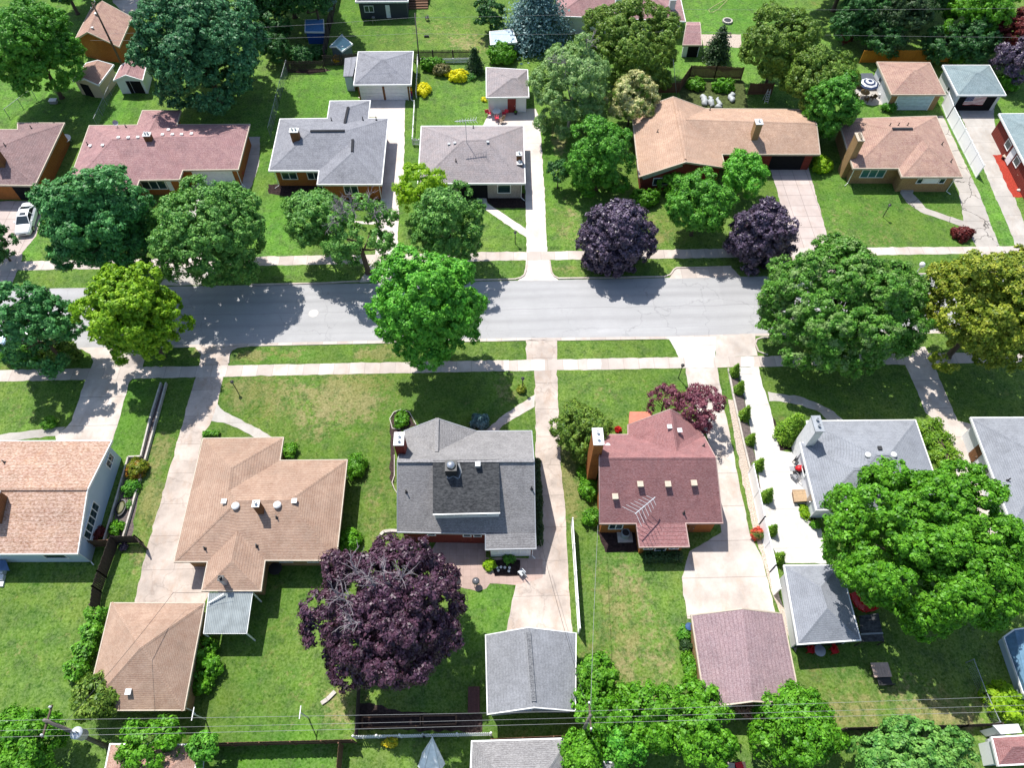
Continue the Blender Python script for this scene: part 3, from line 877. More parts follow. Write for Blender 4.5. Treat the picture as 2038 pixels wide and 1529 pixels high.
h = House('hip_house', 'blue-grey hip roofed white house with a broad white chimney', 'house',
          dict(a=C4(335, 300, 2.7), b=C4(1160, 293, 2.7), c=C4(1392, 968, 2.7), d=C4(410, 975, 2.7), e=C4(285, 468, 2.7), f=C4(352, 466, 2.7),
               R1=C4(860, 550, 4.4), R2=C4(960, 550, 4.4), Q1=C4(690, 665, 4.1), Q2=C4(772, 660, 4.15)),
          ['a b R2 R1', 'b c R2', 'c d Q1 Q2 R1 R2', 'd e Q1', 'e f R1 Q2 Q1', 'f a R1'], M['roof_bluegrey'], M['siding_white'], M['trim_white'], .4)
h.round_vent(C4(800, 562, h), .28, .3); h.round_vent(C4(995, 560, h), .28, .3)
for q in ((885, 512), (915, 606)): h.box_vent(C4(*q, h), M['dark_metal'], .35, .2)
p = C4(440, 310, 5.6); h.chimney(Vector((p.x - .25, p.y - .1, 0)), .7, 1.5, 0, 5.5, plain('white_painted_brick', (.75, .75, .74, 1), .8, .2, 0, .1), M['galv'], 2)
h.door('e', 'd', .72, .83, M['metal']); h.window('e', 'd', .2, .4, 1, 2); h.downspout('d')

h = House('garage', 'blue-grey hip roofed garage, its open back sheltering red chairs', 'garage',
          dict(a=D4(165, -10, 2.5), b=D4(590, -14, 2.5), c=D4(742, 555, 2.5), d=D4(268, 588, 2.5), P=D4(440, 150, 3.7), Q=D4(490, 312, 3.7)),
          ['a P Q d', 'd Q c', 'c Q P b', 'b P a'], M['roof_bluegrey'], M['siding_white'], M['trim_white'], .3)
h.opening('d', 'c', .05, .95, 2.3, 'porch_shade_panel')
GREY_GARAGE = h

h = House('hip_house', 'grey hip roofed house at the right edge with a pale side porch rail', 'house',
          dict(a=C4(1585, 275, 2.7), b=C4(2500, 272, 2.7), c=C4(2850, 1090, 2.7), d=C4(1895, 1092, 2.7), P=C4(2190, 600, 4.6), Q=C4(2400, 600, 4.6)),
          ['a P d', 'd P Q c', 'c Q b', 'b Q P a'], M['roof_bluegrey'], M['siding_white'], M['trim_white'], .4)
h.pipe(C4(1865, 752, h)); h.door('a', 'd', .2, .3, M['brick_brown']); h.window('a', 'd', .4, .5, 1, 2)
m = MB()
for (x, y), (x2, y2) in (((1545, 425), (1610, 580)), ((1610, 580), (1665, 530)), ((1545, 425), (1610, 380))):
    a, b = C4(x, y), C4(x2, y2)
    for z in (.25, .95): m.bar((a.x, a.y, z), (b.x, b.y, z), .06)
    for t in (0, .33, .66, 1):
        q = a.lerp(b, t); m.bar((q.x, q.y, 0), (q.x, q.y, 1), .05)
m.build('porch_rail', M['trim_white'], h.root)

# ---- beyond the back fences
h = House('garage', 'orange brick garage with a brown gable roof behind the leaning utility pole', 'garage',
          dict(sA=A1(665, 240, 4.4), nA=A1(775, 5, 4.4), ne=A1(1005, 130, 2.6), se=A1(905, 355, 2.6), sw=A1(570, 300, 2.6), nw=A1(690, 70, 2.6)),
          ['sA se ne nA', 'nA nw sw sA'], M['roof_brown'], M['brick_orange'], M['trim_tan'], .25)
h.box_vent(A1(735, 110, h)); h.box_vent(A1(705, 215, h), None, .3, .15)

h = House('shed', 'small white garden shed with a brown leaf-strewn roof and open front', 'shed',
          dict(a=A1(555, 612, 2.1), b=A1(640, 596, 2.9), c=A1(748, 645, 2.1), d=A1(862, 492, 2.1), e=A1(742, 457, 2.9), f=A1(655, 480, 2.1)),
          ['a b e f', 'b c d e'], M['roof_brown'], M['siding_beige'], M['trim_white'], .15)
h.opening('a', 'b', .3, .95, 1.8, 'doorway')
h = House('shed', 'small white shed with a mauve gable roof and wide dark door, by the big tree', 'shed',
          dict(a=A1(865, 610, 2.1), b=A1(955, 568, 2.8), c=A1(1085, 608, 2.1), d=A1(1120, 470, 2.1), e=A1(1020, 432, 2.8), f=A1(920, 500, 2.1)),
          ['a b e f', 'b c d e'], M['roof_mauve'], M['siding_white'], M['trim_white'], .15)
h.opening('a', 'b', .7, .98, 1.8, 'doorway'); h.opening('b', 'c', .02, .8, 1.8, 'doorway')
h = House('shed', 'teal plastic garden shed with one roof light by the dark back fence', 'shed',
          dict(a=A2(600, 352, 1.8), b=A2(690, 388, 1.9), c=A2(768, 332, 1.9), d=A2(690, 262, 1.9), P=A2(648, 350, 2.4), Q=A2(705, 284, 2.4)),
          ['a P Q d', 'P b c Q'], plain('teal_plastic_roof', srgb(150, 190, 190, .75), .5), siding('grey_plastic', srgb(115, 135, 140, .7)), M['trim_white'], .12)
p = A2(686, 350, h); MB().box((p.x, p.y, p.z + .02), (.42, .42, .08), .5).build('roof_light', M['cap_white'], h.roof)
h = House('shed', 'bright blue garden shed standing in deep tree shade', 'shed',
          dict(a=A2(412, 150, 2.4), b=A2(548, 145, 2.4), c=A2(552, 240, 1.9), d=A2(410, 238, 1.9)),
          ['a d c b'], plain('blue_metal_roof', srgb(100, 150, 205, .8), .5), plain('blue_wall_paint', srgb(45, 90, 165, .8), .6), M['trim_white'], .1)
h = House('shed', 'pale blue flat roofed shed beside the blue spruce', 'shed',
          dict(a=A2(1815, 240, 2.3), b=A3(75, 222, 2.4), c=A3(108, 318, 2.1), d=A2(1822, 338, 2.1)),
          ['a d c b'], plain('pale_blue_roof', srgb(190, 210, 225, .75), .6), M['siding_blue_shade'], M['trim_white'], .12)
h = House('brick_house', 'dark-walled house cut by the top edge beside a small timber deck', 'house',
          dict(d=A2(795, 12, 2.7), c=A2(1192, 8, 2.7), b=A2(1215, -300, 2.7), a=A2(850, -300, 2.7), P=A2(960, -130, 4.2), Q=A2(1060, -130, 4.2)),
          ['a P d', 'd P Q c', 'c Q b', 'b Q P a'], M['roof_slate'], siding('dark_slate_siding', srgb(70, 75, 85, .7)), M['trim_white'], .3)
h.window('d', 'c', .1, .3, 1, 2, bars=2); h.door('d', 'c', .55, .64, M['door_white'])
h = House('hip_house', 'big mauve-roofed house at the top edge with a white chimney', 'house',
          dict(d=A3(400, 118, 2.7), c=A3(1392, 160, 2.7), b=A3(1290, -300, 2.7), a=A3(440, -300, 2.7), P=A3(700, -90, 4.6), Q=A3(1080, -80, 4.6)),
          ['a P d', 'd P Q c', 'c Q b', 'b Q P a'], M['roof_mauve'], M['siding_white'], M['trim_white'], .4)
p = A3(880, 70, h); h.chimney(p, 1.0, .9, 2.4, 5.4, plain('white_painted_brick_2', (.75, .75, .74, 1), .8))
p = A3(1285, 60, h); h.chimney(p, .8, .8, 2.4, 4.6, M['cap_white'])
h = House('shed', 'mauve-roofed garden shed with a dark double door by the vegetable plot', 'shed',
          dict(a=A3(1400, 168, 2.5), b=A3(1500, 168, 2.5), Q=A3(1505, 190, 2.9), P=A3(1398, 190, 2.9), d=A3(1372, 340, 1.9), c=A3(1515, 340, 1.9)),
          ['a P Q b', 'P d c Q'], M['roof_mauve'], M['siding_white'], M['trim_tan'], .15)
h.opening('d', 'c', .3, .95, 1.75, 'doorway')
h = House('shed', 'brown roofed shed half hidden under the dark trees at top right', 'shed',
          dict(a=A4(1410, 190, 2.3), b=A4(1690, 195, 2.3), c=A4(1700, 245, 1.9), d=A4(1400, 245, 1.9)),
          ['a d c b'], M['roof_brown'], M['siding_grey'], M['trim_brown'], .15)
h = House('garage', 'salmon-brown hip roof half buried in vines at the bottom edge', 'garage',
          dict(a=D1(840, 1352, 2.5), b=D1(1500, 1356, 2.5), c=D1(1440, 2050, 2.5), d=D1(700, 2050, 2.5), P=D1(1110, 1670, 3.9), Q=D1(1130, 1670, 3.9)),
          ['a P d', 'd P Q c', 'c Q b', 'b Q P a'], M['roof_brown'], M['siding_white'], M['trim_white'], .3)
h = House('garage', 'grey hip roofed garage at the bottom edge, next to the white tent', 'garage',
          dict(a=D2(1680, 1330, 2.6), b=D3(500, 1308, 2.6), c=D3(495, 1950, 2.6), d=D2(1655, 1950, 2.6), P=D2(1905, 1600, 3.9), Q=D3(310, 1600, 3.9)),
          ['a P d', 'd P Q c', 'c Q b', 'b Q P a'], M['roof_grey'], M['siding_white'], M['trim_white'], .3)
h = House('shed', 'small grey roofed shed under the bright hedge trees at the bottom edge', 'shed',
          dict(a=D3(720, 1480, 2.1), b=D3(905, 1500, 2.1), c=D3(860, 1640, 2.1), d=D3(680, 1640, 2.1), P=D3(790, 1560, 2.7)),
          ['a P d', 'd P c', 'c P b', 'b P a'], M['roof_ash'], M['siding_white'], M['trim_white'], .15)
h = House('shed', 'red-brown shed in the bottom right corner with a pale side ramp', 'shed',
          dict(a=D4(1745, 1300, 2.2), b=D4(2150, 1275, 2.2), c=D4(2200, 1490, 2.2), d=D4(1795, 1510, 2.2), P=D4(1900, 1370, 2.8), Q=D4(2060, 1365, 2.8)),
          ['a P d', 'd P Q c', 'c Q b', 'b Q P a'], M['roof_oxide'], M['siding_white'], M['trim_white'], .15)
MB().prism([D4(1690, 1315), D4(1735, 1305), D4(1785, 1505), D4(1740, 1515)], 0, .35).build('ramp', M['galv'], h.root)
h = House('shed', 'white flat awning roof above the corner shed at bottom right', 'awning',
          dict(a=D4(1750, 1205, 2.2), b=D4(1945, 1195, 2.2), c=D4(1975, 1262, 2.1), d=D4(1815, 1275, 2.1)),
          ['a d c b'], M['cap_white'], M['siding_white'], None, .1)
h = House('shed', 'long blue metal roofed shed at the right edge below the big green tree', 'shed',
          dict(a=D4(1838, 535, 1.1), b=D4(1915, 480, 1.6), e=D4(2300, 420, 2.4), f=D4(2350, 990, 2.4), c=D4(2030, 985, 1.6), d=D4(1985, 960, 1.1)),
          ['a d c b', 'b c f e'], plain('blue_sheet_metal', srgb(104, 148, 178, .6), .6, .4, .1, .2), M['siding_blue_shade'], M['trim_white'], .1)
# ================================================================== GROUND, ROAD, PAVING
def axis(lo, hi, step, far):
    a = list(np.arange(lo, hi + .01, step))
    d, x, y = step, lo, hi
    pre, post = [], []
    while d < far:
        d *= 1.6
        x -= d; y += d
        pre.append(x); post.append(y)
    return np.array(pre[::-1] + a + post)
gx, gy = axis(-90, 95, 1.0, 260), axis(0, 130, 1.0, 260)
nx, ny = len(gx), len(gy)
X, Y = np.meshgrid(gx, gy)
me = bpy.data.meshes.new('ground')
me.vertices.add(nx * ny)
me.vertices.foreach_set('co', np.stack([X.ravel(), Y.ravel(), np.zeros(nx * ny)], 1).ravel().astype(np.float32))
i = (np.arange(ny - 1)[:, None] * nx + np.arange(nx - 1)[None, :]).ravel()
q = np.stack([i, i + 1, i + nx + 1, i + nx], 1).astype(np.int32)
me.loops.add(q.size); me.loops.foreach_set('vertex_index', q.ravel())
me.polygons.add(len(q)); me.polygons.foreach_set('loop_start', np.arange(len(q), dtype=np.int32) * 4)
me.update(); me.validate()
def field(spots):
    f = np.zeros(nx * ny)
    x, y = X.ravel(), Y.ravel()
    for px, py, rx, ry, v in spots:
        c = G(px, py); s = scale_at(px, py)
        sy = s * .75
        d2 = ((x - c.x) / (1.35 * rx / s)) ** 2 + ((y - c.y) / (1.35 * ry / sy)) ** 2
        f = np.maximum(f, v * np.exp(-d2 ** 1.5))
    return f.astype(np.float32)
DRY = [(640, 810, 190, 80, .52), (1245, 1230, 90, 150, .5), (560, 1290, 110, 130, .4), (1750, 1400, 200, 60, .5), (80, 1230, 120, 120, .38), (760, 980, 45, 110, .5), (1210, 780, 90, 30, .42), (860, 60, 170, 60, .42), (1010, 780, 40, 40, .5), (1740, 430, 150, 70, .42), (60, 800, 80, 50, .4), (560, 790, 110, 40, .62), (690, 790, 90, 50, .78), (610, 850, 90, 40, .55), (500, 775, 60, 40, .7), (555, 705, 60, 14, .6), (755, 703, 45, 14, .9), (500, 712, 30, 10, .9),
       (750, 950, 35, 60, .5), (765, 1040, 30, 50, .5), (1133, 965, 22, 70, .85), (1240, 1190, 60, 70, .62), (1230, 1310, 80, 60, .62), (1300, 1380, 60, 30, .6), (1325, 1300, 30, 60, .6),
       (1700, 1430, 110, 40, .65), (1880, 1420, 90, 30, .75), (1700, 1340, 70, 40, .4), (900, 60, 110, 50, .45), (940, 85, 50, 25, .65), (700, 50, 30, 30, .3), (1130, 440, 40, 60, .5), (1310, 460, 45, 40, .6),
       (1130, 535, 40, 12, .6), (1300, 530, 40, 10, .35), (1720, 470, 120, 30, .5), (1880, 430, 60, 30, .4), (1112, 275, 16, 40, .75), (315, 905, 25, 40, .75), (300, 1000, 22, 50, .8), (270, 1110, 20, 50, .6), (560, 1300, 90, 90, .32),
       (680, 1400, 50, 40, .55), (90, 1250, 80, 60, .3), (1180, 705, 100, 20, .22), (940, 705, 40, 12, .3), (380, 708, 24, 14, .6), (1035, 800, 30, 40, .4), (980, 455, 30, 30, .3), (1030, 480, 16, 16, .25), (870, 215, 60, 40, .3), (60, 800, 60, 40, .2),
       (1830, 840, 40, 20, .4), (1760, 800, 60, 30, .25), (1570, 800, 30, 20, .5), (440, 865, 20, 12, .3)]
LUSH = [(640, 180, 90, 50, .9), (650, 210, 60, 50, .9), (80, 190, 90, 60, .9), (230, 210, 60, 40, .9), (560, 440, 60, 80, .9), (580, 545, 60, 14, .6), (1450, 30, 90, 50, .9), (1720, 200, 40, 40, .8), (1980, 420, 40, 90, .8),
        (255, 810, 40, 80, .8), (1640, 400, 60, 60, .5), (980, 1215, 40, 60, .7), (60, 490, 30, 60, .9), (560, 1500, 100, 40, .9), (1090, 340, 30, 100, .7), (960, 200, 40, 40, .4), (560, 705, 60, 8, .6), (150, 60, 260, 120, .7), (560, 250, 160, 120, .6), (1000, 300, 220, 180, .45), (1400, 100, 260, 120, .6), (1900, 250, 160, 160, .55), (700, 20, 180, 60, .4), (270, 860, 40, 60, .6), (1700, 400, 120, 100, .35),
        (80, 900, 60, 120, .3), (560, 1250, 60, 160, .25), (1270, 1150, 40, 60, .4)]
for nm, sp in (('dry', DRY), ('lush', LUSH)):
    at = me.attributes.new(nm, 'FLOAT', 'POINT')
    at.data.foreach_set('value', field(sp))
t = NT('grass', .95, .12)
def attr(n):
    a = t.n('ShaderNodeAttribute'); a.attribute_name = n
    return a.outputs['Fac']
GR1, GR2 = srgb(66, 120, 8, .7), srgb(110, 156, 24, .72)
f = t.ramp(t.noise(.55, detail=6, rough=.62), .36, .64)
col = t.mix(f, GR1, GR2)
col = t.mix(t.math('MULTIPLY', attr('lush'), .85), col, t.mix(f, srgb(60, 144, 0, .74), srgb(94, 174, 8, .76)))
n2 = t.math('ADD', t.math('MULTIPLY', t.noise(.7, detail=7, rough=.78, off=11), .6), t.math('MULTIPLY', t.noise(2.4, detail=5, rough=.7, off=17), .4))
thr = t.math('SUBTRACT', .775, t.math('MULTIPLY', attr('dry'), .46))
d = t.math('MULTIPLY', t.math('SUBTRACT', n2, t.math('SUBTRACT', thr, .06)), 9, clamp=True)
n3 = t.ramp(t.noise(.25, detail=4, off=21), .35, .65)
col = t.mix(d, col, t.mix(n3, srgb(160, 152, 84, .7), srgb(184, 166, 118, .7)))
warm = t.ramp(t.noise(.22, detail=6, rough=.65, off=5), .42, .66, 0, .42)
warm = t.math('MULTIPLY', warm, t.math('SUBTRACT', 1.0, t.math('MULTIPLY', attr('lush'), .75)))
col = t.mix(warm, col, srgb(138, 148, 48, .66))
mow = t.math('SINE', t.math('MULTIPLY', t.math('ADD', t.n('ShaderNodeSeparateXYZ').outputs[0], 0), 5.2))
mown = mow.node.inputs[0].links[0].from_node.inputs[0].links[0].from_node.inputs[0].links[0].from_node
t.l(t.pos, mown.inputs[0])
col = t.mix(t.math('MULTIPLY', t.ramp(mow, -.3, .3), t.math('MULTIPLY', t.ramp(t.noise(.09, detail=1, off=77), .5, .56), .22)), col, srgb(60, 112, 16, .6))
dk = t.ramp(t.noise(.85, detail=7, rough=.75, off=91), .52, .62, 0, .62)
col = t.mix(dk, col, srgb(50, 96, 16, .55))
tuft = t.ramp(t.noise(5.5, detail=5, rough=.75, off=2), .33, .67)
col = t.mix(tuft, t.mix(.42, col, srgb(26, 48, 14, .8)), t.mix(.12, col, (1, 1, .6, 1)))
lot = t.ramp(t.noise(.055, (1, .6, 1), detail=2, off=63), .4, .6, 0, .35)
col = t.mix(lot, col, srgb(66, 112, 20, .52))
bare = t.ramp(t.noise(.42, detail=7, rough=.72, off=113), .62, .7, 0, .55)
col = t.mix(t.math('MULTIPLY', bare, t.math('SUBTRACT', 1.0, attr('lush'))), col, srgb(158, 146, 92, .66))
weeds = t.ramp(t.noise(2.6, detail=5, rough=.7, off=31), .56, .64, 0, .65)
col = t.mix(weeds, col, srgb(54, 100, 24, .55))
t.bump(t.noise(9, detail=4, rough=.8, off=1), .06, .7)
me.materials.append(t.out(col))
g = bpy.data.objects.new('ground', me); COL.objects.link(g); tag(g, kind='structure'); ORG[g.name] = Vector()

# --- road
t = NT('asphalt', .9, .25)
c = srgb(188, 187, 187, .84)
f = t.ramp(t.noise(.6, (.12, 1.6, 1), detail=6, rough=.65), .3, .7)
col = t.mix(f, mul(c, .84), mul(c, 1.08))
f = t.ramp(t.noise(.25, detail=6, rough=.7, off=3), .35, .7)
col = t.mix(f, col, mul(c, .86))
sx = t.n('ShaderNodeSeparateXYZ'); t.l(t.pos, sx.inputs[0])
wob = t.math('MULTIPLY', t.math('SUBTRACT', t.noise(.3, (1, .1, 1), detail=4, off=8), .5), .5)
for yc, w, dk in ((48.35, .05, .5), (49.9, .5, .2), (46.8, .55, .2), (50.95, .4, .15), (45.6, .03, .3)):
    dd = t.math('ABSOLUTE', t.math('SUBTRACT', t.math('ADD', sx.outputs[1], wob), yc))
    col = t.mix(t.math('MULTIPLY', t.ramp(dd, 0, w, 1, 0), dk), col, mul(c, .3))
vo = t.n('ShaderNodeTexVoronoi', feature='DISTANCE_TO_EDGE')
vo.inputs['Scale'].default_value = .22
nz = t.n('ShaderNodeTexNoise'); nz.inputs['Scale'].default_value = .9; nz.inputs['Detail'].default_value = 6
ad = t.n('ShaderNodeVectorMath', operation='MULTIPLY_ADD')
t.l(nz.outputs['Color'], ad.inputs[0]); ad.inputs[1].default_value = (2.2, 2.2, 0); t.l(t.pos, ad.inputs[2]); t.l(t.pos, nz.inputs['Vector'])
t.l(ad.outputs[0], vo.inputs['Vector'])
gate = t.ramp(t.noise(.13, detail=3, off=40), .42, .56)
col = t.mix(t.math('MULTIPLY', t.ramp(vo.outputs[0], .002, .012, .34, 0), gate), col, mul(c, .3))
col = t.mix(t.ramp(t.noise(.5, (1, .6, 1), detail=6, rough=.8, off=51), .6, .68, 0, .22), col, mul(c, .55))
pt = t.math('FLOOR', t.math('MULTIPLY', sx.outputs[0], .085))
wn = t.n('ShaderNodeTexWhiteNoise', noise_dimensions='1D'); t.l(pt, wn.inputs[1])
lane = t.math('GREATER_THAN', sx.outputs[1], 48.4)
col = t.mix(t.math('MULTIPLY', t.math('GREATER_THAN', wn.outputs[0], .72), t.math('MULTIPLY', lane, .09)), col, mul(c, .4))
edge = t.math('ADD', t.ramp(sx.outputs[1], 44.0, 45.0, .3, 0), t.ramp(sx.outputs[1], 51.6, 52.6, 0, .35))
col = t.mix(t.math('MULTIPLY', edge, t.ramp(t.noise(1.1, (.4, 1, 1), detail=5, off=61), .35, .65)), col, mul((c[0] * .9, c[1] * .8, c[2] * .68, 1), .55))
sp = t.ramp(t.noise(20, detail=3, rough=.8), .3, .7)
col = t.mix(sp, t.mix(.2, col, (0, 0, 0, 1)), t.mix(.06, col, (1, 1, 1, 1)))
t.bump(sp, .006, .5)
ASPH = t.out(col)
flat('road', ASPH, edge=.01, z=.004, pts=PX((-600, 587), (110, 574), (934, 560.5), (1105, 557), (1455, 551), (1881, 545), (2700, 533), (2700, 651), (1502, 669), (1327, 675.6), (1000, 679), (780, 683), (500, 689), (230, 694), (-600, 711)))
CON = concrete('pavement_concrete', srgb(214, 201, 191, .98), (1.52, 0), .3, slab=.3)
CON_OLD = concrete('drive_concrete_old', srgb(211, 196, 184, .92), (0, 3.0), .42, crack=.22, slab=.1)
CON_PALE = concrete('drive_concrete_pale', srgb(218, 206, 196, .94), (0, 3.2), .4, slab=.16, off=4, jdark=.75)
CON_WHITE = concrete('drive_concrete_new', srgb(236, 231, 225, .78), (0, 3.6), .22, slab=.06, jdark=.45)
CON_BRIGHT = concrete('drive_concrete_bright', srgb(232, 220, 212, .86), (0, 3.4), .22, slab=.05, off=8, jdark=.3)
CON_PINK = concrete('drive_concrete_pink', srgb(212, 196, 188, .84), (1.62, 1.75), .22, slab=.12, off=14, jdark=.65)
CON_GREY = concrete('drive_concrete_grey', srgb(196, 190, 182, .92), (0, 3.2), .3, slab=.12, off=19)
CON_CRACK = concrete('drive_concrete_cracked', srgb(206, 198, 188, .8), (0, 2.4), .25, crack=1, slab=.1, off=24)
PATIO = concrete('patio_pavers', srgb(206, 180, 168, .85), (.6, .6), .3, slab=.2, off=33, jdark=.18)
MULCH = plain('mulch', srgb(88, 72, 68, .55), .95, .1, 0, .5, 5)
MULCH_GREY = plain('grey_mulch', srgb(128, 116, 112, .6), .95, .1, 0, .35, 6)
MULCH_RED = plain('red_mulch', srgb(192, 76, 60, .62), .95, .1, 0, .35, 6)
SOIL = plain('dark_soil', srgb(72, 58, 56, .5), .95, .1, 0, .5, 4)
STONES = plain('river_stone', srgb(200, 184, 168, .75), .9, .2, 0, .5, 9)

# gutters along the road and the raised kerbs
flat('gutter_strip', CON, PX((230, 689), (500, 683.5), (780, 677.5), (1000, 673.5), (1327, 670), (1502, 664), (2700, 646), (2700, 651), (1502, 669), (1327, 675.6), (1000, 679), (780, 683), (500, 689), (230, 694.5)), .008, .012)
flat('gutter_strip', CON, PX((1342, 535), (1455, 532), (1474, 551), (1332, 555)), .008, .012)
def kerb(pts, w=.15, h=.1):
    m = MB()
    P_ = [G(*p) for p in pts]
    n = len(P_)
    L, Rr = [], []
    for i in range(n):
        d = (P_[min(i + 1, n - 1)] - P_[max(i - 1, 0)]).normalized()
        s = Vector((d.y, -d.x, 0)) * w / 2
        L.append(P_[i] + s); Rr.append(P_[i] - s)
    vs = L + Rr + [p + Vector((0, 0, h)) for p in L] + [p + Vector((0, 0, h)) for p in Rr]
    fs = []
    for i in range(n - 1):
        fs += [(2 * n + i, 2 * n + i + 1, 3 * n + i + 1, 3 * n + i), (i, i + 1, 2 * n + i + 1, 2 * n + i), (n + i + 1, n + i, 3 * n + i, 3 * n + i + 1)]
    fs += [(0, 2 * n, 3 * n, n), (n - 1, 2 * n - 1, 4 * n - 1, 3 * n - 1)]
    struct('kerb', m.add(vs, fs), CON)
kerb([(1094, 519), (1095.5, 530), (1098, 543), (1103, 550), (1112, 554.5), (1240, 552.5), (1322, 551), (1334, 547), (1341, 537), (1346, 533.5), (1400, 532.8), (1455, 531)])
kerb([(1048, 519), (1047, 538), (1043, 548), (1036, 553), (1025, 556), (935, 558)])
kerb([(716, 560), (640, 564), (500, 567)])
kerb([(90, 573.5), (-300, 581)])
kerb([(1815, 546), (1900, 544.5), (2400, 537)])
kerb([(1528, 707), (1509, 700), (1503, 685), (1506, 676), (1516, 672.5), (1800, 668)])
kerb([(455, 724), (456, 708), (461, 698), (472, 692), (500, 688.5)])
for a in [((500, 688.5), (780, 682.5)), ((780, 682.5), (1000, 678.5), (1046, 677)), ((1110, 677.5), (1327, 674.5))]:
    kerb(a, .14, .06)

# pavements
flat('sidewalk', CON, PX((-500, 747), (0, 737), (500, 726.6), (793, 721), (1000, 717.3), (1363, 711), (1518, 709), (2700, 688), (2700, 710), (1518, 730.5), (1361, 733), (1000, 739), (795, 743), (500, 749), (0, 759.5), (-500, 770)), .012, .03)
flat('sidewalk', CON, PX((-400, 530), (17, 521), (100, 519), (578, 509.5), (840, 505), (1000, 501.6), (1288, 497.7), (1455, 495), (1800, 492), (1973, 490.5), (2600, 480), (2600, 495), (1800, 507), (1450, 513), (1288, 515), (1000, 518.6), (578, 527.8), (100, 537), (17, 538.5), (-400, 547)), .012, .03)
for x0, x1 in ((1057, 1085), (1170, 1196), (1002, 1013), (1364, 1420), (1475, 1500)):
    flat('pavement_slab', CON_WHITE, PX((x0, 717.2 - (x0 - 1000) * .0155), (x1, 717.2 - (x1 - 1000) * .0155), (x1, 738.5 - (x1 - 1000) * .0163), (x0, 738.5 - (x0 - 1000) * .0163)), .016)

# drives and paths, south side
flat('driveway', CON_PALE, PX((155, 692), (240, 691), (292, 690), (284, 735), (258, 760), (225, 876), (112, 878), (110, 868), (131, 852), (143, 838), (170, 756), (186, 720), (180, 705)), .008)
flat('path', CON_GREY, PX((0, 866), (60, 857), (112, 851), (131, 850), (112, 868), (60, 873), (0, 882), (-60, 890), (-60, 872)), .0125)
flat('driveway', CON_OLD, PX((388, 691), (474, 689), (461, 697), (455, 710), (454, 727), (445, 747), (433, 804), (421, 838), (404, 865), (348, 1120), (415, 1119), (417, 1182), (404, 1206), (268, 1206), (285, 1120), (387, 758), (396, 728), (400, 705)), .008)
flat('path', CON_GREY, PX((433, 804), (438, 812), (447, 820), (470, 831), (500, 846), (547, 873), (512, 873), (480, 856), (455, 845), (421, 838)), .0125)
flat('driveway', CON_OLD, PX((1046, 678), (1109, 677), (1108.5, 738), (1115, 904), (1125.6, 1021), (1132, 1160), (1139, 1264), (1006, 1264), (1017, 1210), (1027.5, 1158), (1040, 1150), (1045, 1140), (1062, 1060), (1067, 860), (1063, 738), (1048, 717)), .008)
flat('path', CON_PALE, PX((1064, 786), (1000, 828), (966, 857), (992, 858), (1000, 847.6), (1064, 810)), .0125)
flat('driveway', CON_PALE, PX((1365, 733), (1427.7, 732), (1434, 770), (1450, 851), (1478, 995), (1492, 1063), (1517, 1112), (1545, 1228), (1368, 1232), (1357, 1150), (1372, 1098), (1436, 1060), (1424, 917), (1403, 857), (1370, 770)), .008)
flat('driveway', CON_WHITE, PX((1328, 671), (1424, 670), (1424, 711), (1352, 713), (1340, 690)), .0125)
flat('driveway', CON_PALE, PX((1424, 670), (1503, 664), (1503, 690), (1508, 708), (1424, 711)), .009)
flat('driveway', CON_WHITE, PX((1468, 731), (1510, 730.5), (1518, 770), (1528, 797), (1538, 833), (1552, 897), (1590, 902), (1612, 990), (1610, 1004), (1586, 1003), (1604, 1032), (1633, 1050), (1645, 1122), (1552, 1122), (1535, 1080), (1518, 1000), (1503, 905), (1483, 800)), .009)
flat('path', CON_GREY, PX((1528, 780), (1552, 784), (1590, 789), (1628, 803), (1660, 820), (1682, 840), (1650, 840), (1633, 822), (1596, 807), (1552, 799), (1531, 799)), .0125)
flat('driveway', CON_PALE, PX((1795, 700), (1841, 690), (1862, 735), (1881, 780), (1906, 838), (1935, 845), (1947, 900), (2000, 1000), (2060, 1100), (1930, 1100), (1902, 930), (1868, 842), (1842, 822), (1818, 762), (1803, 730)), .008)
flat('patio', PATIO, PX((880, 1062), (970, 1066), (967, 1110), (1080, 1113), (1080, 1150), (1026, 1165), (975, 1162), (968, 1172), (950, 1178), (925, 1172), (895, 1165), (860, 1158), (850, 1110)), .0105)
flat('flower_bed', SOIL, PX((967, 1113), (1035, 1115), (1034, 1147), (985, 1148), (980, 1130)), .0125)
flat('mulch_bed', MULCH, PX((712, 1400), (760, 1404), (800, 1418), (960, 1422), (960, 1458), (712, 1452)), .004, .06)
flat('mulch_bed', MULCH_GREY, PX((1448, 735), (1466, 735), (1482, 800), (1502, 905), (1517, 1000), (1534, 1080), (1551, 1122), (1545, 1124), (1520, 1030), (1490, 930), (1475, 860), (1460, 790)), .006, .06)
flat('gravel_strip', STONES, PX((1449, 795), (1460, 797), (1483, 900), (1517, 1060), (1552, 1190), (1586, 1290), (1583, 1300), (1540, 1190), (1498, 1050), (1470, 920)), .008)
flat('mulch_bed', MULCH_GREY, PX((259, 912), (289, 908), (262, 1068), (215, 1080)), .006, .06)
flat('mulch_bed', MULCH_GREY, PX((318, 770), (331, 768), (290, 908), (281, 908)), .006, .06)
flat('mulch_bed', MULCH, PX((776, 845), (785, 822), (800, 817), (815, 825), (830, 848), (800, 856), (786, 880), (783, 975), (778, 960)), .006, .06)
flat('mulch_bed', MULCH, PX((930, 850), (950, 838), (975, 845), (965, 857)), .006, .06)
flat('mulch_bed', SOIL, PX((1188, 1058), (1268, 1050), (1275, 1098), (1205, 1100)), .006, .06)
flat('mulch_bed', SOIL, PX((1532, 822), (1545, 846), (1600, 855), (1604, 890), (1553, 898), (1542, 870)), .006, .06)
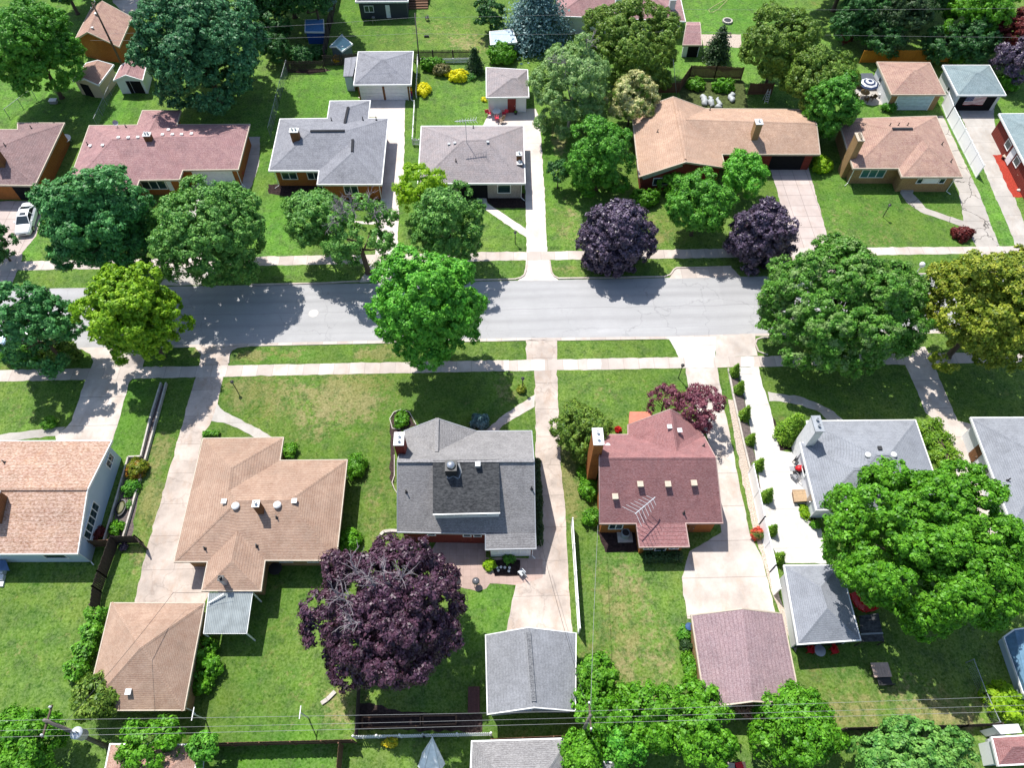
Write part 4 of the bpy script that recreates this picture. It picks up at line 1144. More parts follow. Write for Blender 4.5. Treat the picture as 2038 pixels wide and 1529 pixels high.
flat('mulch_bed', SOIL, PX((1588, 1010), (1608, 1008), (1632, 1045), (1610, 1050), (1592, 1030)), .006, .06)

# drives and paths, north side
flat('driveway', CON_PINK, PX((-60, 400), (16, 400), (84, 400), (80, 440), (72, 470), (44, 503), (43, 519), (20, 575), (-60, 577), (-60, 440)), .008)
flat('driveway', CON_GREY, PX((383, 358), (469, 358), (440, 515), (430, 540), (400, 567), (315, 569), (340, 540), (365, 515)), .008)
flat('patio', CON_GREY, PX((470, 272), (518, 272), (515, 330), (500, 372), (487, 385), (462, 384)), .009)
flat('driveway', CON_BRIGHT, PX((712, 193), (806.6, 193), (803, 353), (795.6, 380), (790, 506), (793, 526), (797, 560), (715, 562), (738, 526), (747, 505), (756, 417), (760, 370), (772, 235), (734, 233), (736, 209)), .008)
flat('path', CON_BRIGHT, PX((667, 419), (709, 440), (748, 441), (748, 446), (715, 446), (690, 436), (660, 426)), .0125)
flat('mulch_bed', SOIL, PX((533, 366), (640, 368), (760, 375), (757, 408), (700, 412), (640, 405), (535, 385)), .006, .06)
flat('driveway', CON_BRIGHT, PX((972, 228), (985, 217), (1066, 216), (1074.5, 237), (1083.7, 380), (1089, 500), (1094, 520), (1098, 543), (1112, 558), (1030, 559), (1043, 546), (1048, 520), (1048, 499), (1046, 395), (1038, 250), (960, 252)), .009)
flat('path', CON_BRIGHT, PX((948.6, 388), (950, 400), (957, 412), (1047, 472), (1046, 455), (970, 404), (965, 388)), .0125)
flat('mulch_bed', SOIL, PX((966, 386), (1045, 384), (1046, 414), (985, 414), (970, 402)), .006, .06)
flat('driveway', CON_PINK, PX((1531, 331), (1607, 330), (1622, 380), (1652, 490), (1656, 520), (1682, 548), (1555, 551), (1578, 521), (1547, 380)), .008)
flat('driveway', CON_CRACK, PX((1863, 232), (1876, 230), (1947, 380), (1988, 487), (1995, 508), (2000, 546), (1950, 547), (1953, 508), (1943, 490), (1921, 453), (1908, 380), (1895, 353)), .008)
flat('path', CON_CRACK, PX((1791, 384), (1815, 384), (1829, 398), (1842, 414), (1879, 427), (1921, 440), (1926, 455), (1879, 438), (1832, 422), (1805, 404)), .0125)
flat('driveway', CON_GREY, PX((1898, 200), (1980, 196), (1978, 231), (1984, 280), (2019, 392), (2060, 500), (2090, 545), (2030, 546), (2016, 472), (1976, 380), (1913, 232)), .008)
flat('mulch_bed', MULCH_RED, PX((1975, 308), (2002, 308), (2060, 385), (2050, 392), (2016, 392)), .0125, .06)
flat('driveway', CON_PALE, PX((222, -20), (280, -20), (272, 50), (262, 40), (225, 5)), .008)
flat('patio', CON_GREY, PX((1700, 178), (1740, 160), (1775, 205), (1735, 210), (1712, 205)), .008)
flat('vegetable_plot', plain('plot_soil', srgb(92, 104, 60, .6), .95, .1, 0, .5, 3), PX((1345, 160), (1480, 160), (1490, 220), (1360, 215)), .006)
flat('garden_path', STONES, PX((1395, 68), (1475, 68), (1475, 95), (1400, 90)), .006)
flat('mulch_bed', MULCH, PX((570, 143), (640, 135), (660, 140), (615, 147)), .006, .06)
# ================================================================== TREES AND SHRUBS
def sph(n, rng):
    v = rng.normal(size=(n, 3))
    return v / np.linalg.norm(v, axis=1, keepdims=True)

def leaf_quads(C, N, size, rng, aspect=.62, jitter=.3):
    """one bent leaf spray (a kite of four corners) at each centre C facing N"""
    n = len(C)
    N = N + rng.normal(size=(n, 3)) * jitter
    N /= np.linalg.norm(N, axis=1, keepdims=True)
    r = rng.normal(size=(n, 3))
    T = np.cross(N, r); T /= np.linalg.norm(T, axis=1, keepdims=True)
    B = np.cross(N, T)
    s = (size * np.clip(rng.lognormal(-.08, .36, n), .35, 1.7))[:, None]
    V = np.empty((n, 4, 3))
    V[:, 0] = C - T * s * .5
    V[:, 1] = C + B * s * .5 * aspect - T * s * .06 - N * s * .06
    V[:, 2] = C + T * s * .5 - N * s * .12
    V[:, 3] = C - B * s * .5 * aspect - T * s * .06 - N * s * .06
    return V

def crown_pts(r, rz, rng, lobes=26, lobe_r=.34, clump_r=.6, per=1.0, leaf=.29, low=-.45, inner=.5, shape='round', gaps=0.0, squash=.8, cover=2.6):
    """a crown as boughs > leaf clumps > leaves, in metres round the crown's centre"""
    k = np.arange(lobes) + .5
    z = 1 - (1 - low) * k / lobes
    ph = k * 2.39996 + rng.uniform(0, 6)
    d = np.stack([np.sqrt(np.maximum(0, 1 - z * z)) * np.cos(ph), np.sqrt(np.maximum(0, 1 - z * z)) * np.sin(ph), z], 1)
    d += rng.normal(size=d.shape) * .13
    d /= np.linalg.norm(d, axis=1, keepdims=True)
    keep = rng.uniform(size=lobes) > gaps
    d = d[keep]
    n = len(d)
    lr = lobe_r * r * rng.uniform(.72, 1.25, n)
    rad = (1 - lr / r * .86) * rng.uniform(.7, 1.08, n)
    pw = 2.7
    fat = 1 / ((np.hypot(d[:, 0], d[:, 1]) ** pw + np.abs(d[:, 2]) ** pw) ** (1 / pw))
    Lc = d * (rad * np.minimum(fat, 1.12))[:, None] * np.array([r, r, rz])
    if shape == 'egg':
        w = np.clip(1.05 - .45 * (Lc[:, 2] / rz), .45, 1.3)
        Lc[:, :2] *= w[:, None]
    # inner boughs so that the crown is not hollow
    ni = int(n * inner)
    if ni:
        di = sph(ni, rng)
        Lc = np.vstack([Lc, di * (rng.uniform(.15, .55, ni)[:, None]) * np.array([r, r, rz])])
        d = np.vstack([d, di]); lr = np.concatenate([lr, lobe_r * r * rng.uniform(.7, 1.1, ni)])
    Cs, Ns = [], []
    for i in range(len(Lc)):
        m = max(4, int(3.0 * (lr[i] / clump_r) ** 2 * per))
        u = sph(m * 3, rng)
        u = u[(u @ d[i] > -.25) & (u[:, 2] > -.55)][:m]
        u = u * np.array([1, 1, squash])
        cc = Lc[i] + u * lr[i] * rng.uniform(.7, 1.12, len(u))[:, None]
        cr = clump_r * rng.uniform(.6, 1.25, len(u))
        nl = int(max(5, cover * 2 * math.pi * clump_r ** 2 / (leaf * leaf * .31)) * .42)
        for j in range(len(u)):
            w = sph(nl * 2, rng)
            o = u[j] / (np.linalg.norm(u[j]) + 1e-6) * .8 + np.array([0, 0, .35])
            w = w[w @ o > -.15][:nl]
            q = cc[j] + w * np.array([1, 1, .75]) * cr[j] * rng.uniform(.45, 1.2, len(w))[:, None]
            Cs.append(q); Ns.append(w + d[i] * .35 + np.array([0, 0, .15]))
    C = np.vstack(Cs); N = np.vstack(Ns)
    return C, N

def cone_pts(r, h, rng, leaf, cover=3.0, ragged=.25, tiers=9):
    """a conifer: whorls of drooping boughs that shorten towards the tip; z from 0 to h"""
    Cs, Ns = [], []
    for t in range(tiers):
        f = (t + .4) / tiers
        rr = r * (1 - f) ** .85 + .05 * r
        z = h * f
        nb = max(5, int(13 * (1 - f) + 5))
        for b in range(nb):
            a = 6.283 * (b + rng.uniform(-.3, .3)) / nb + t
            L = rr * rng.uniform(1 - ragged, 1.08)
            n = max(6, int(cover * 26 * (L / r + .25)))
            s = rng.uniform(.05, 1, n) ** .7
            w = rng.normal(size=(n, 3)) * .12 * r
            x = s * L
            C = np.stack([np.cos(a) * x, np.sin(a) * x, z + h * .09 - s * h / tiers * .9 + 0 * x], 1) + w * np.array([1, 1, .6])
            Cs.append(C)
            Ns.append(np.tile(np.array([np.cos(a) * .6, np.sin(a) * .6, .8]), (n, 1)))
    return np.vstack(Cs), np.vstack(Ns)

def mesh_quads(name, V, mat):
    n = len(V)
    me = bpy.data.meshes.new(name)
    me.vertices.add(n * 4)
    me.vertices.foreach_set('co', V.reshape(-1).astype(np.float32))
    me.loops.add(n * 4)
    me.loops.foreach_set('vertex_index', np.arange(n * 4, dtype=np.int32))
    me.polygons.add(n)
    me.polygons.foreach_set('loop_start', np.arange(n, dtype=np.int32) * 4)
    me.update()
    me.validate()
    me.materials.append(mat)
    return me

NLEAF = [0]
def add_child(name, me, parent, loc=(0, 0, 0)):
    o = bpy.data.objects.new(name, me)
    COL.objects.link(o)
    o.parent = parent
    o.location = loc
    ORG[o.name] = org(parent)
    return o

BARK = wood('bark_grey_brown', srgb(120, 104, 90, .6), 0)
BARK_PALE = wood('bark_pale', srgb(205, 200, 190, .7), 0)
TWIG = plain('bare_twigs', srgb(158, 148, 152, .75), .9, .1)

def trunk(parent, h, r, spread, rng, mat=None, limbs=6):
    o = org(parent)
    m = MB()
    lean = rng.uniform(-.04, .04, 2) * h
    top = Vector((lean[0], lean[1], h))
    m.tube([o + Vector((0, 0, -.05)), o + Vector((0, 0, .25)), o + top * .45, o + top * .8, o + top], [r * 1.5, r, r * .82, r * .5, r * .25], 9)
    for k in range(limbs):
        a = 6.283 * k / limbs + rng.uniform(-.4, .4)
        z = h * rng.uniform(.4, .68)
        L = spread * rng.uniform(.55, .85)
        s = o + top * (z / h)
        e = s + Vector((math.cos(a) * L, math.sin(a) * L, L * rng.uniform(.35, .9)))
        mid = s.lerp(e, .5) + Vector((0, 0, -.08 * L))
        m.tube([s, mid, e], [r * .5, r * .32, r * .1], 6)
    return m.build('trunk', mat or BARK, parent, True)

TI = [0]
def tree(label, at, rpx, mat, cat='tree', name='tree', group=None, rz=1.0, clear=None, lobes=26, lobe_r=.3, clump=.42, leaf=.26, low=-.7, gaps=0., cover=2.4, per=1., shape='round', bark=None,
         z=None, seed=None, tr=None, inner=.5, squash=.8, bare=0, ry=1.0, aspect=.62):
    """at = photo pixel of the crown's middle, rpx its half width there"""
    TI[0] += 1
    rng = np.random.default_rng(seed or sum((i + 3) * ord(c) for i, c in enumerate(label)))
    r = rpx / scale_at(*at, 5)
    leaf *= .84
    h_ = r * rz
    if clear is None: clear = .45 + .2 * r
    zc = z if z is not None else clear + h_ * .82
    r = rpx / scale_at(*at, zc)
    c = G(at[0], at[1], zc)
    o = thing(name, label, cat, (c.x, c.y, 0), group)
    C, N = crown_pts(r * .94, r * rz * .94, rng, lobes, lobe_r, min(clump, r * .3), per, leaf, low, inner, shape, gaps, squash, cover)
    C[:, 1] *= ry
    C[:, 2] = np.maximum(C[:, 2], .12 - zc)
    V = leaf_quads(C, N, leaf, rng, aspect)
    NLEAF[0] += len(V)
    add_child('crown', mesh_quads('crown', V, mat), o, (0, 0, zc))
    trunk(o, zc + r * rz * .25, tr or max(.06, r * .045), r * .8, rng, bark)
    if bare:
        for k in range(bare):
            m = MB()
            az = rng.normal(2.0, 1.1) if bare == 8 else rng.uniform(0, 6.283)
            el = rng.uniform(.75, 1.45)
            rr = r * rng.uniform(.86, 1.02)
            p = Vector((math.cos(az) * math.cos(el) * rr, math.sin(az) * math.cos(el) * rr, math.sin(el) * r * rz * rng.uniform(.96, 1.1))) + Vector((c.x, c.y, zc))
            m2 = Vector((c.x, c.y, zc)).lerp(p, .62)
            ax = (p - m2).normalized()
            mid = m2.lerp(p, .5) + Vector(rng.normal(size=3)) * .15
            m.tube([m2, mid, p], [.07, .05, .03], 5)
            for q in range(9):
                t = rng.uniform(.35, 1)
                s = m2.lerp(mid, t * 2) if t < .5 else mid.lerp(p, t * 2 - 1)
                d = (ax + Vector(rng.normal(size=3)) * .8).normalized()
                e = s + d * rng.uniform(.6, 1.4)
                h2 = s.lerp(e, .5) + Vector(rng.normal(size=3)) * .08
                m.tube([s, h2, e], [.034, .026, .014], 4)
                for w in range(3):
                    b = h2.lerp(e, rng.uniform(.1, .9))
                    m.tube([b, b + (d + Vector(rng.normal(size=3)) * .8).normalized() * rng.uniform(.3, .6)], [.018, .01], 3)
            m.build('bare_branch', TWIG, o)
    return o

def conifer(label, at, rpx, h, mat, cat='conifer', name='conifer', group=None, leaf=.22, cover=3., ragged=.25, tiers=10, z0=.15, base=None):
    TI[0] += 1
    rng = np.random.default_rng(300 + TI[0])
    c = G(at[0], at[1], 0) if base is None else base
    r = rpx / scale_at(at[0], at[1], .3 * h)
    o = thing(name, label, cat, (c.x, c.y, 0), group)
    C, N = cone_pts(r, h - z0, rng, leaf, cover, ragged, tiers)
    V = leaf_quads(C, N, leaf, rng, .5, .5)
    NLEAF[0] += len(V)
    add_child('crown', mesh_quads('crown', V, mat), o, (0, 0, z0))
    MB().tube([org(o), org(o) + Vector((0, 0, h * .85))], max(.04, r * .09), 7, .02).build('trunk', BARK, o, True)
    return o

def bush(label, at, rpx, mat, cat='shrub', name='shrub', group=None, rz=.75, leaf=.2, clump=.3, lobes=9, ry=1., cover=2.4, lobe_r=.45, z=None, aspect=.62):
    """a shrub: a low mound of leaves on a few short stems"""
    TI[0] += 1
    rng = np.random.default_rng(500 + TI[0])
    r = rpx / scale_at(*at, .5)
    zc = z if z is not None else r * rz * .55
    c = G(at[0], at[1], zc)
    o = thing(name, label, cat, (c.x, c.y, 0), group)
    C, N = crown_pts(r * .94, r * rz * .94, rng, lobes, lobe_r, min(clump, r * .34), 1., leaf, -.35, .5, 'round', 0, .85, cover)
    C[:, 1] *= ry
    C[:, 2] = np.maximum(C[:, 2], .04 - zc + rng.uniform(0, .15, len(C)))
    V = leaf_quads(C, N, leaf, rng, aspect)
    NLEAF[0] += len(V)
    add_child('foliage', mesh_quads('foliage', V, mat), o, (0, 0, zc))
    m = MB()
    for k in range(4):
        a = 1.57 * k + .4
        m.tube([org(o), org(o) + Vector((math.cos(a) * r * .4, math.sin(a) * r * .4 * ry, zc + r * rz * .3))], [.035, .012], 5)
    m.build('stem', BARK, o)
    return o

def hedge(label, pts, w, h, mat, name='hedge', cat='hedge', leaf=.18, dens=1.0, wave=.12, group=None):
    """a clipped or rambling hedge along a line of places"""
    TI[0] += 1
    rng = np.random.default_rng(700 + TI[0])
    pts = [Vector((p[0], p[1], 0)) for p in pts]
    o = thing(name, label, cat, pts[0], group)
    Cs, Ns = [], []
    for a, b in zip(pts, pts[1:]):
        L = (b - a).length
        d = (b - a) / max(L, 1e-6); s = Vector((-d.y, d.x, 0))
        n = int(L * (w + 2 * h) * 3.2 / (leaf * leaf * .31) * .8 * dens)
        t = rng.uniform(-.08 * w / L, 1 + .08 * w / L, n)
        ang = rng.uniform(0, math.pi, n)
        lum = 1 + wave * np.sin(t * L * 2.3 + 1) + wave * np.sin(t * L * 5.1)
        k = rng.uniform(.55, 1.05, n)
        e = 3.2
        cx = np.sign(np.cos(ang)) * np.abs(np.cos(ang)) ** (2 / e) * w / 2 * lum * k
        cz = np.abs(np.sin(ang)) ** (2 / e) * h * lum * k
        C = np.stack([a.x + d.x * t * L + s.x * cx, a.y + d.y * t * L + s.y * cx, np.maximum(cz, .03)], 1) - np.array(pts[0])
        Cs.append(C)
        Ns.append(np.stack([s.x * np.cos(ang), s.y * np.cos(ang), np.sin(ang) + .3], 1))
    V = leaf_quads(np.vstack(Cs), np.vstack(Ns), leaf, rng, .62, .45)
    NLEAF[0] += len(V)
    add_child('foliage', mesh_quads('foliage', V, mat), o)
    m = MB()
    for a, b in zip(pts, pts[1:]):
        m.bar(a + Vector((0, 0, h * .3)), b + Vector((0, 0, h * .3)), max(w * .2, .06), h * .5)
    m.build('stem', BARK, o)
    return o

K = .95
L_DARK = leafmat('leaf_dark_maple', srgb(32, 88, 38, .95), srgb(94, 162, 88, 1.1), .12)
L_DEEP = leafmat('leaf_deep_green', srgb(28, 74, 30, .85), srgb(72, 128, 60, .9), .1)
L_MID = leafmat('leaf_mid_green', srgb(44, 106, 22, 1), srgb(104, 170, 52, 1.05), .15)
L_GREY = leafmat('leaf_grey_green', srgb(48, 106, 36, 1), srgb(120, 172, 80, 1.1), .15)
L_BRIGHT = leafmat('leaf_bright_green', srgb(52, 108, 14, .95), srgb(110, 176, 38, .98), .2)
L_FRESH = leafmat('leaf_fresh_green', srgb(40, 118, 22, 1), srgb(116, 190, 60, 1.1), .18)
L_LIME = leafmat('leaf_lime', srgb(110, 160, 18, 0.94), srgb(168, 206, 40, 0.94), .35)
L_GOLD = leafmat('leaf_yellow_green', srgb(70, 124, 8, 1.0), srgb(146, 186, 32, 1.1), .18)
L_OLIVE = leafmat('leaf_olive', srgb(72, 106, 16, 1.0), srgb(154, 164, 50, 1.1), .14)
L_OLIVE2 = leafmat('leaf_dull_olive', srgb(54, 94, 22, 1.0), srgb(124, 154, 58, 1.05), .15)
L_PURP = leafmat('leaf_dark_purple', srgb(46, 37, 56, .9), srgb(104, 90, 114, 1.05), .08, .42, .5, srgb(90, 30, 60, 0.68))
L_PLUM = leafmat('leaf_plum', srgb(50, 30, 46, .85), srgb(98, 66, 88, .95), .12, .45, .45, srgb(120, 30, 60, 0.81))
L_RED = leafmat('leaf_purple_red', srgb(100, 50, 68, 0.84), srgb(156, 96, 112, 0.89), .25, .5, .35, srgb(180, 60, 90, 0.81))
L_MAROON = leafmat('leaf_maroon', srgb(98, 34, 36, 0.74), srgb(140, 58, 52, 0.81), .2, .5, .3, srgb(150, 40, 40, 0.81))
L_SPRUCE = leafmat('needle_blue', srgb(70, 112, 112, 0.81), srgb(132, 168, 170, 0.86), .12)
L_BIRCH = leafmat('leaf_birch', srgb(84, 126, 60, 1.1), srgb(150, 180, 118, 1.15), .24)
L_LINDEN = leafmat('leaf_linden', srgb(50, 110, 24, .95), srgb(108, 162, 58, 1.0), .16, c3=srgb(126, 156, 88, 1.0))
L_CREAM = leafmat('leaf_cream_blossom', srgb(128, 150, 70, 1.00), srgb(222, 218, 168, 1.00), .2, c3=srgb(92, 134, 46, 0.94))
L_YELLOW = leafmat('yellow_blossom', srgb(226, 218, 0, 1.00), srgb(250, 242, 30, 1.00), .2, tcol=srgb(240, 235, 0))
L_HEDGE = leafmat('leaf_hedge', srgb(58, 120, 18, .9), srgb(112, 172, 42, .95), .2)
L_ARBOR = leafmat('leaf_arborvitae', srgb(62, 110, 18, 1), srgb(130, 170, 46, 1.05), .2)
L_BROWN = leafmat('leaf_brown_green', srgb(96, 100, 56, 0.84), srgb(150, 146, 96, 0.84), .25)
L_PINE = leafmat('needle_dark', srgb(38, 70, 34, 0.81), srgb(72, 104, 56, 0.81), .1)
L_REDFL = leafmat('leaf_red_flower', srgb(170, 40, 34, 1.00), srgb(222, 96, 70, 1.00), .2, c3=srgb(90, 120, 50, 0.94))

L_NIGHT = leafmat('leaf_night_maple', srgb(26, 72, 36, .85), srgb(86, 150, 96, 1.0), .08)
ST = 'street trees'
# ---- street trees along the north verge
tree('huge blue-green maple on the north verge beside the white car', (194, 448), 116, L_DARK, lobes=42, lobe_r=.28, leaf=.29, name='maple_tree', rz=1.35, inner=.9, ry=.88)
tree('broad grey-green maple right of the huge blue-green one, shading the road', (418, 468), 118, L_GREY, lobes=38, lobe_r=.26, gaps=.15, inner=.5, cover=2.1, name='maple_tree')
tree('left half of a thin-crowned pair, round grey-green tree on the slate house lawn', (628, 434), 68, L_GREY, lobes=22, gaps=.05, name='maple_tree', z=5.6, cover=2.2, low=-.85)
tree('sparse grey-green tree with visible trunk and bare limbs on the north verge', (714, 464), 82, L_GREY, lobes=22, lobe_r=.26, gaps=.25, inner=.2, cover=2.0, bare=9, name='maple_tree', z=6.0, tr=.3)
tree('lime green tree at the corner of the taupe house', (840, 382), 56, L_LIME, lobes=14, name='tree', cover=2.4, clump=.42, z=3.6)
tree('round grey-green tree on the north verge before the taupe house', (893, 452), 82, L_GREY, lobes=24, gaps=.1, name='maple_tree', rz=1.3, ry=.88)
tree('black-purple round maple on the north verge, left of the pair', (1224, 476), 80, L_PURP, lobes=38, inner=.8, lobe_r=.27, clump=.42, leaf=.32, name='purple_maple', rz=1.15, ry=.88, clear=-.3, low=-.9)
tree('black-purple maple beside the wide concrete drive of the ranch house', (1516, 474), 72, L_PURP, lobes=38, inner=.8, lobe_r=.27, clump=.42, leaf=.32, name='purple_maple', rz=1.15, ry=.88, clear=-.3, low=-.9)
tree('dark tree cut by the left edge beside the white car', (-8, 485), 42, L_DEEP, lobes=14, name='maple_tree')
# ---- street trees along the south verge
tree('bluish round tree at the left edge hiding parked cars', (58, 645), 97, L_DARK, lobes=28, lobe_r=.27, gaps=.12, leaf=.3, clump=.42, name='maple_tree', rz=1.3, ry=.88)
tree('yellow-green egg shaped tree on the south verge beside the left drive', (270, 630), 98, L_GOLD, lobes=36, inner=.9, lobe_r=.27, clump=.4, leaf=.28, rz=1.35, name='maple_tree', ry=.88)
tree('bright green round maple on the south verge in the middle of the street', (852, 622), 118, L_FRESH, lobes=44, inner=.8, lobe_r=.26, leaf=.28, clump=.4, name='maple_tree', low=-.55, rz=1.35, ry=.88)
tree('big spreading green linden with pale blossom on the south verge', (1676, 608), 182, L_LINDEN, lobes=64, lobe_r=.19, leaf=.24, rz=.6, ry=.82, gaps=.06, name='linden_tree')
tree('large yellow-olive tree at the right edge beside the linden', (1968, 616), 138, L_OLIVE, lobes=46, lobe_r=.23, leaf=.29, rz=1.05, name='maple_tree')
# ---- trees in the north gardens
tree('green tree in the top left corner garden', (66, 98), 98, L_MID, lobes=28, name='tree')
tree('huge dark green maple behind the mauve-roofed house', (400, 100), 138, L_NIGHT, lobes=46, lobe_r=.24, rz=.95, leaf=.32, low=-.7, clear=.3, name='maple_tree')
tree('tall grey-green birch with pale twigs behind the taupe garage', (1138, 178), 90, L_BIRCH, lobes=34, lobe_r=.23, leaf=.26, clump=.42, rz=1.2, low=-.85, clear=.1, bark=BARK_PALE, bare=5, name='birch_tree', cover=2.2)
tree('mid green tree on the lawn left of the tan ranch house', (1194, 318), 72, L_MID, lobes=30, rz=1.3, lobe_r=.26, low=-.85, clear=.1, name='tree')
tree('dark low tree in front of the mid green lawn tree', (1112, 340), 26, L_DEEP, lobes=10, clump=.4, name='tree', z=2.6)
tree('cream blossoming tree at the back corner of the tan ranch house', (1258, 196), 54, L_CREAM, lobes=18, lobe_r=.3, clump=.4, leaf=.26, name='blossom_tree', z=4.2)
tree('broad dark olive-green tree below the mauve house at the top edge', (1256, 92), 106, L_OLIVE2, lobes=40, lobe_r=.23, name='tree', rz=.85, low=-.7, clear=.3)
tree('olive-green tree left of the dark shade, above the vegetable plot', (1548, 95), 78, L_OLIVE2, lobes=24, name='tree', rz=1.1)
tree('olive-green tree right of the ladder by the back fence', (1632, 165), 72, L_OLIVE2, lobes=24, name='tree', rz=1.1)
tree('greener tree overhanging the east end of the tan ranch house', (1656, 215), 58, L_MID, lobes=26, name='tree', rz=1.3)
tree('dark green tree before the tan ranch house, left of the paler one', (1392, 410), 72, L_MID, lobes=24, name='tree')
tree('paler green round tree beside the ranch garage mouth', (1480, 350), 50, L_FRESH, lobes=18, name='tree', clump=.42)
bush('small green tree-shrub against the brick front of the tan ranch house', (1335, 366), 28, L_BRIGHT, rz=1.2, leaf=.26)
tree('very dark tall tree under the top edge right of centre', (1790, 30), 66, L_PINE, lobes=26, name='tree', rz=1.0, leaf=.3, z=4.6)
tree('bright green tree in the top right corner', (1950, 10), 72, L_BRIGHT, lobes=22, name='tree')
tree('dark tree between the orange fence and the top edge', (1720, 20), 50, L_DEEP, lobes=18, name='tree', rz=1.2)
tree('purple-leaved tree at the right edge behind the flag garage', (2022, 120), 44, L_PURP, lobes=16, name='purple_maple')
tree('dark tree under the top edge above the shed with brown roof', (1865, -25), 66, L_DEEP, lobes=20, name='tree')
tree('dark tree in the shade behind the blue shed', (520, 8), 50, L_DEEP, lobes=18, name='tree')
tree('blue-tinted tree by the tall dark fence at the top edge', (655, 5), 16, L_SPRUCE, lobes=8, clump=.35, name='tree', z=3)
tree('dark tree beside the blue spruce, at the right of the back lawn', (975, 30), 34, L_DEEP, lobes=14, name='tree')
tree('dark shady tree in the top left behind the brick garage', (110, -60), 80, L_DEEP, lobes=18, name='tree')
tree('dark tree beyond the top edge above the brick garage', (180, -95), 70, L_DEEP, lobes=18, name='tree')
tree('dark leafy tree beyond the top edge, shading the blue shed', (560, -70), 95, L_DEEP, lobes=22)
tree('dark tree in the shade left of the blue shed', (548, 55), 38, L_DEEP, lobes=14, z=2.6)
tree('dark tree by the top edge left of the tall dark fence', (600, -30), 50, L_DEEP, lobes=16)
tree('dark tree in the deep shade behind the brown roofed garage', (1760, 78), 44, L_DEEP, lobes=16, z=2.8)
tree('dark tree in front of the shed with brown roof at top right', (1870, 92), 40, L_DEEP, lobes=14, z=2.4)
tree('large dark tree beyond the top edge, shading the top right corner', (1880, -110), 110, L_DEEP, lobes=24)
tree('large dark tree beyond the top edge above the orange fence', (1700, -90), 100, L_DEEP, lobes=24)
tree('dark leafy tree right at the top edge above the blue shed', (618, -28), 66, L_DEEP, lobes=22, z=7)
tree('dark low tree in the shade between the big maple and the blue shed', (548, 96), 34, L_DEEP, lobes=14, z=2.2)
bush('dark shrub in the shade in front of the blue shed', (600, 112), 26, L_DEEP, leaf=.24)
bush('dark shrub in the shade by the foot of the tall dark fence', (632, 104), 17, L_DEEP, leaf=.22)
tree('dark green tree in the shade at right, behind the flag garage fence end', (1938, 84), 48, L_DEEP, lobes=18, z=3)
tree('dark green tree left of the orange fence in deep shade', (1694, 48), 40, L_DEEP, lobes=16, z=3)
tree('maroon tinged tree at the top right edge', (2022, 62), 44, L_MAROON, lobes=16, z=3.4)
conifer('broad blue spruce between two gardens at the top', (1068, 78), 76, 9.5, L_SPRUCE, name='blue_spruce', leaf=.4, cover=7, tiers=9)
conifer('dark narrow evergreen at the end of the flower border', (946, 143), 19, 3.4, L_PINE, leaf=.24, name='evergreen_shrub')
conifer('dark feathery evergreen by the mauve garden shed', (1424, 118), 30, 4.5, L_PINE, leaf=.28, name='evergreen_shrub', ragged=.4)
# ---- trees in the south gardens
tree('enormous bright green tree over the two blue-grey roofs at right', (1850, 1086), 208, L_BRIGHT, lobes=74, lobe_r=.18, leaf=.28, rz=.66, ry=.86, clump=.42, z=7.2, inner=.8, name='maple_tree')
tree('enormous dark purple beech with bare grey twigs behind the grey house', (774, 1230), 164, L_PLUM, lobes=66, lobe_r=.19, leaf=.26, clump=.38, rz=.95, bare=8, name='purple_beech', gaps=.05)
tree('small purple-red tree at the red-brown house front, left one', (1325, 797), 39, L_RED, lobes=14, leaf=.2, clump=.3, name='plum_tree', z=3.0, gaps=.2, inner=.2, cover=1.5)
tree('larger purple-red tree at the red-brown house front, right one', (1396, 812), 50, L_RED, lobes=16, leaf=.2, clump=.32, name='plum_tree', z=3.2, gaps=.1, cover=1.8)
tree('feathery olive shrub-tree between drive and red-brown house', (1155, 856), 60, L_OLIVE2, lobes=22, leaf=.2, clump=.35, name='tree', z=2.6, gaps=.1, cover=2.0)
tree('rounded bright tree at the back corner of the grey gable garage', (1188, 1342), 40, L_HEDGE, lobes=16, clump=.4, leaf=.24, name='tree', z=2.8)
for lab, at, r, mt in (('bright hedge tree right of the grey gable garage', (1200, 1412), 58, L_BRIGHT), ('bright hedge tree in the middle of the back row', (1290, 1425), 66, L_BRIGHT),
                       ('bright hedge tree at the back corner of the plum-roofed garage', (1385, 1400), 46, L_BRIGHT), ('dull hedge tree lowest in the back row', (1240, 1478), 44, L_FRESH),
                       ('bright hedge tree below the plum-roofed garage', (1400, 1462), 62, L_BRIGHT), ('bright spreading tree below the right corner of the plum-roofed garage', (1585, 1446), 84, L_BRIGHT),
                       ('yellowish hedge tree beside the grey roof at the bottom edge', (1160, 1500), 40, L_BRIGHT)):
    tree(lab, at, r * 1.12, mt, lobes=28, lobe_r=.25, clump=.38, leaf=.26, name='hedge_tree', z=2.6 if r < 60 else 3.2, rz=.75, gaps=.1, cover=2.2, inner=.6, group='bright trees along the back hedge')
tree('grey-green tree at the bottom edge below the timber table', (1812, 1510), 126, L_GREY, lobes=40, lobe_r=.22, leaf=.28, name='tree', rz=.55, z=3.0, ry=.62)
tree('leafy green tree in the bottom left corner behind the wooden utility pole', (44, 1494), 92, L_BRIGHT, lobes=34, lobe_r=.24, name='tree', rz=.75, z=3.8, gaps=.12)
tree('bright ragged tree at the bottom edge over the salmon roof', (296, 1486), 68, L_BRIGHT, lobes=30, lobe_r=.22, gaps=.25, inner=.25, name='tree', rz=.7, z=3.2, leaf=.26, ry=.8)
tree('olive bush-tree against the corner of the pyramid roofed garage', (192, 1388), 48, L_OLIVE2, lobes=16, leaf=.26, clump=.4, name='tree', z=2.8)
tree('small leafy tree right of the salmon roof at the bottom edge', (405, 1490), 30, L_MID, lobes=12, leaf=.26, clump=.35, name='tree', z=3)
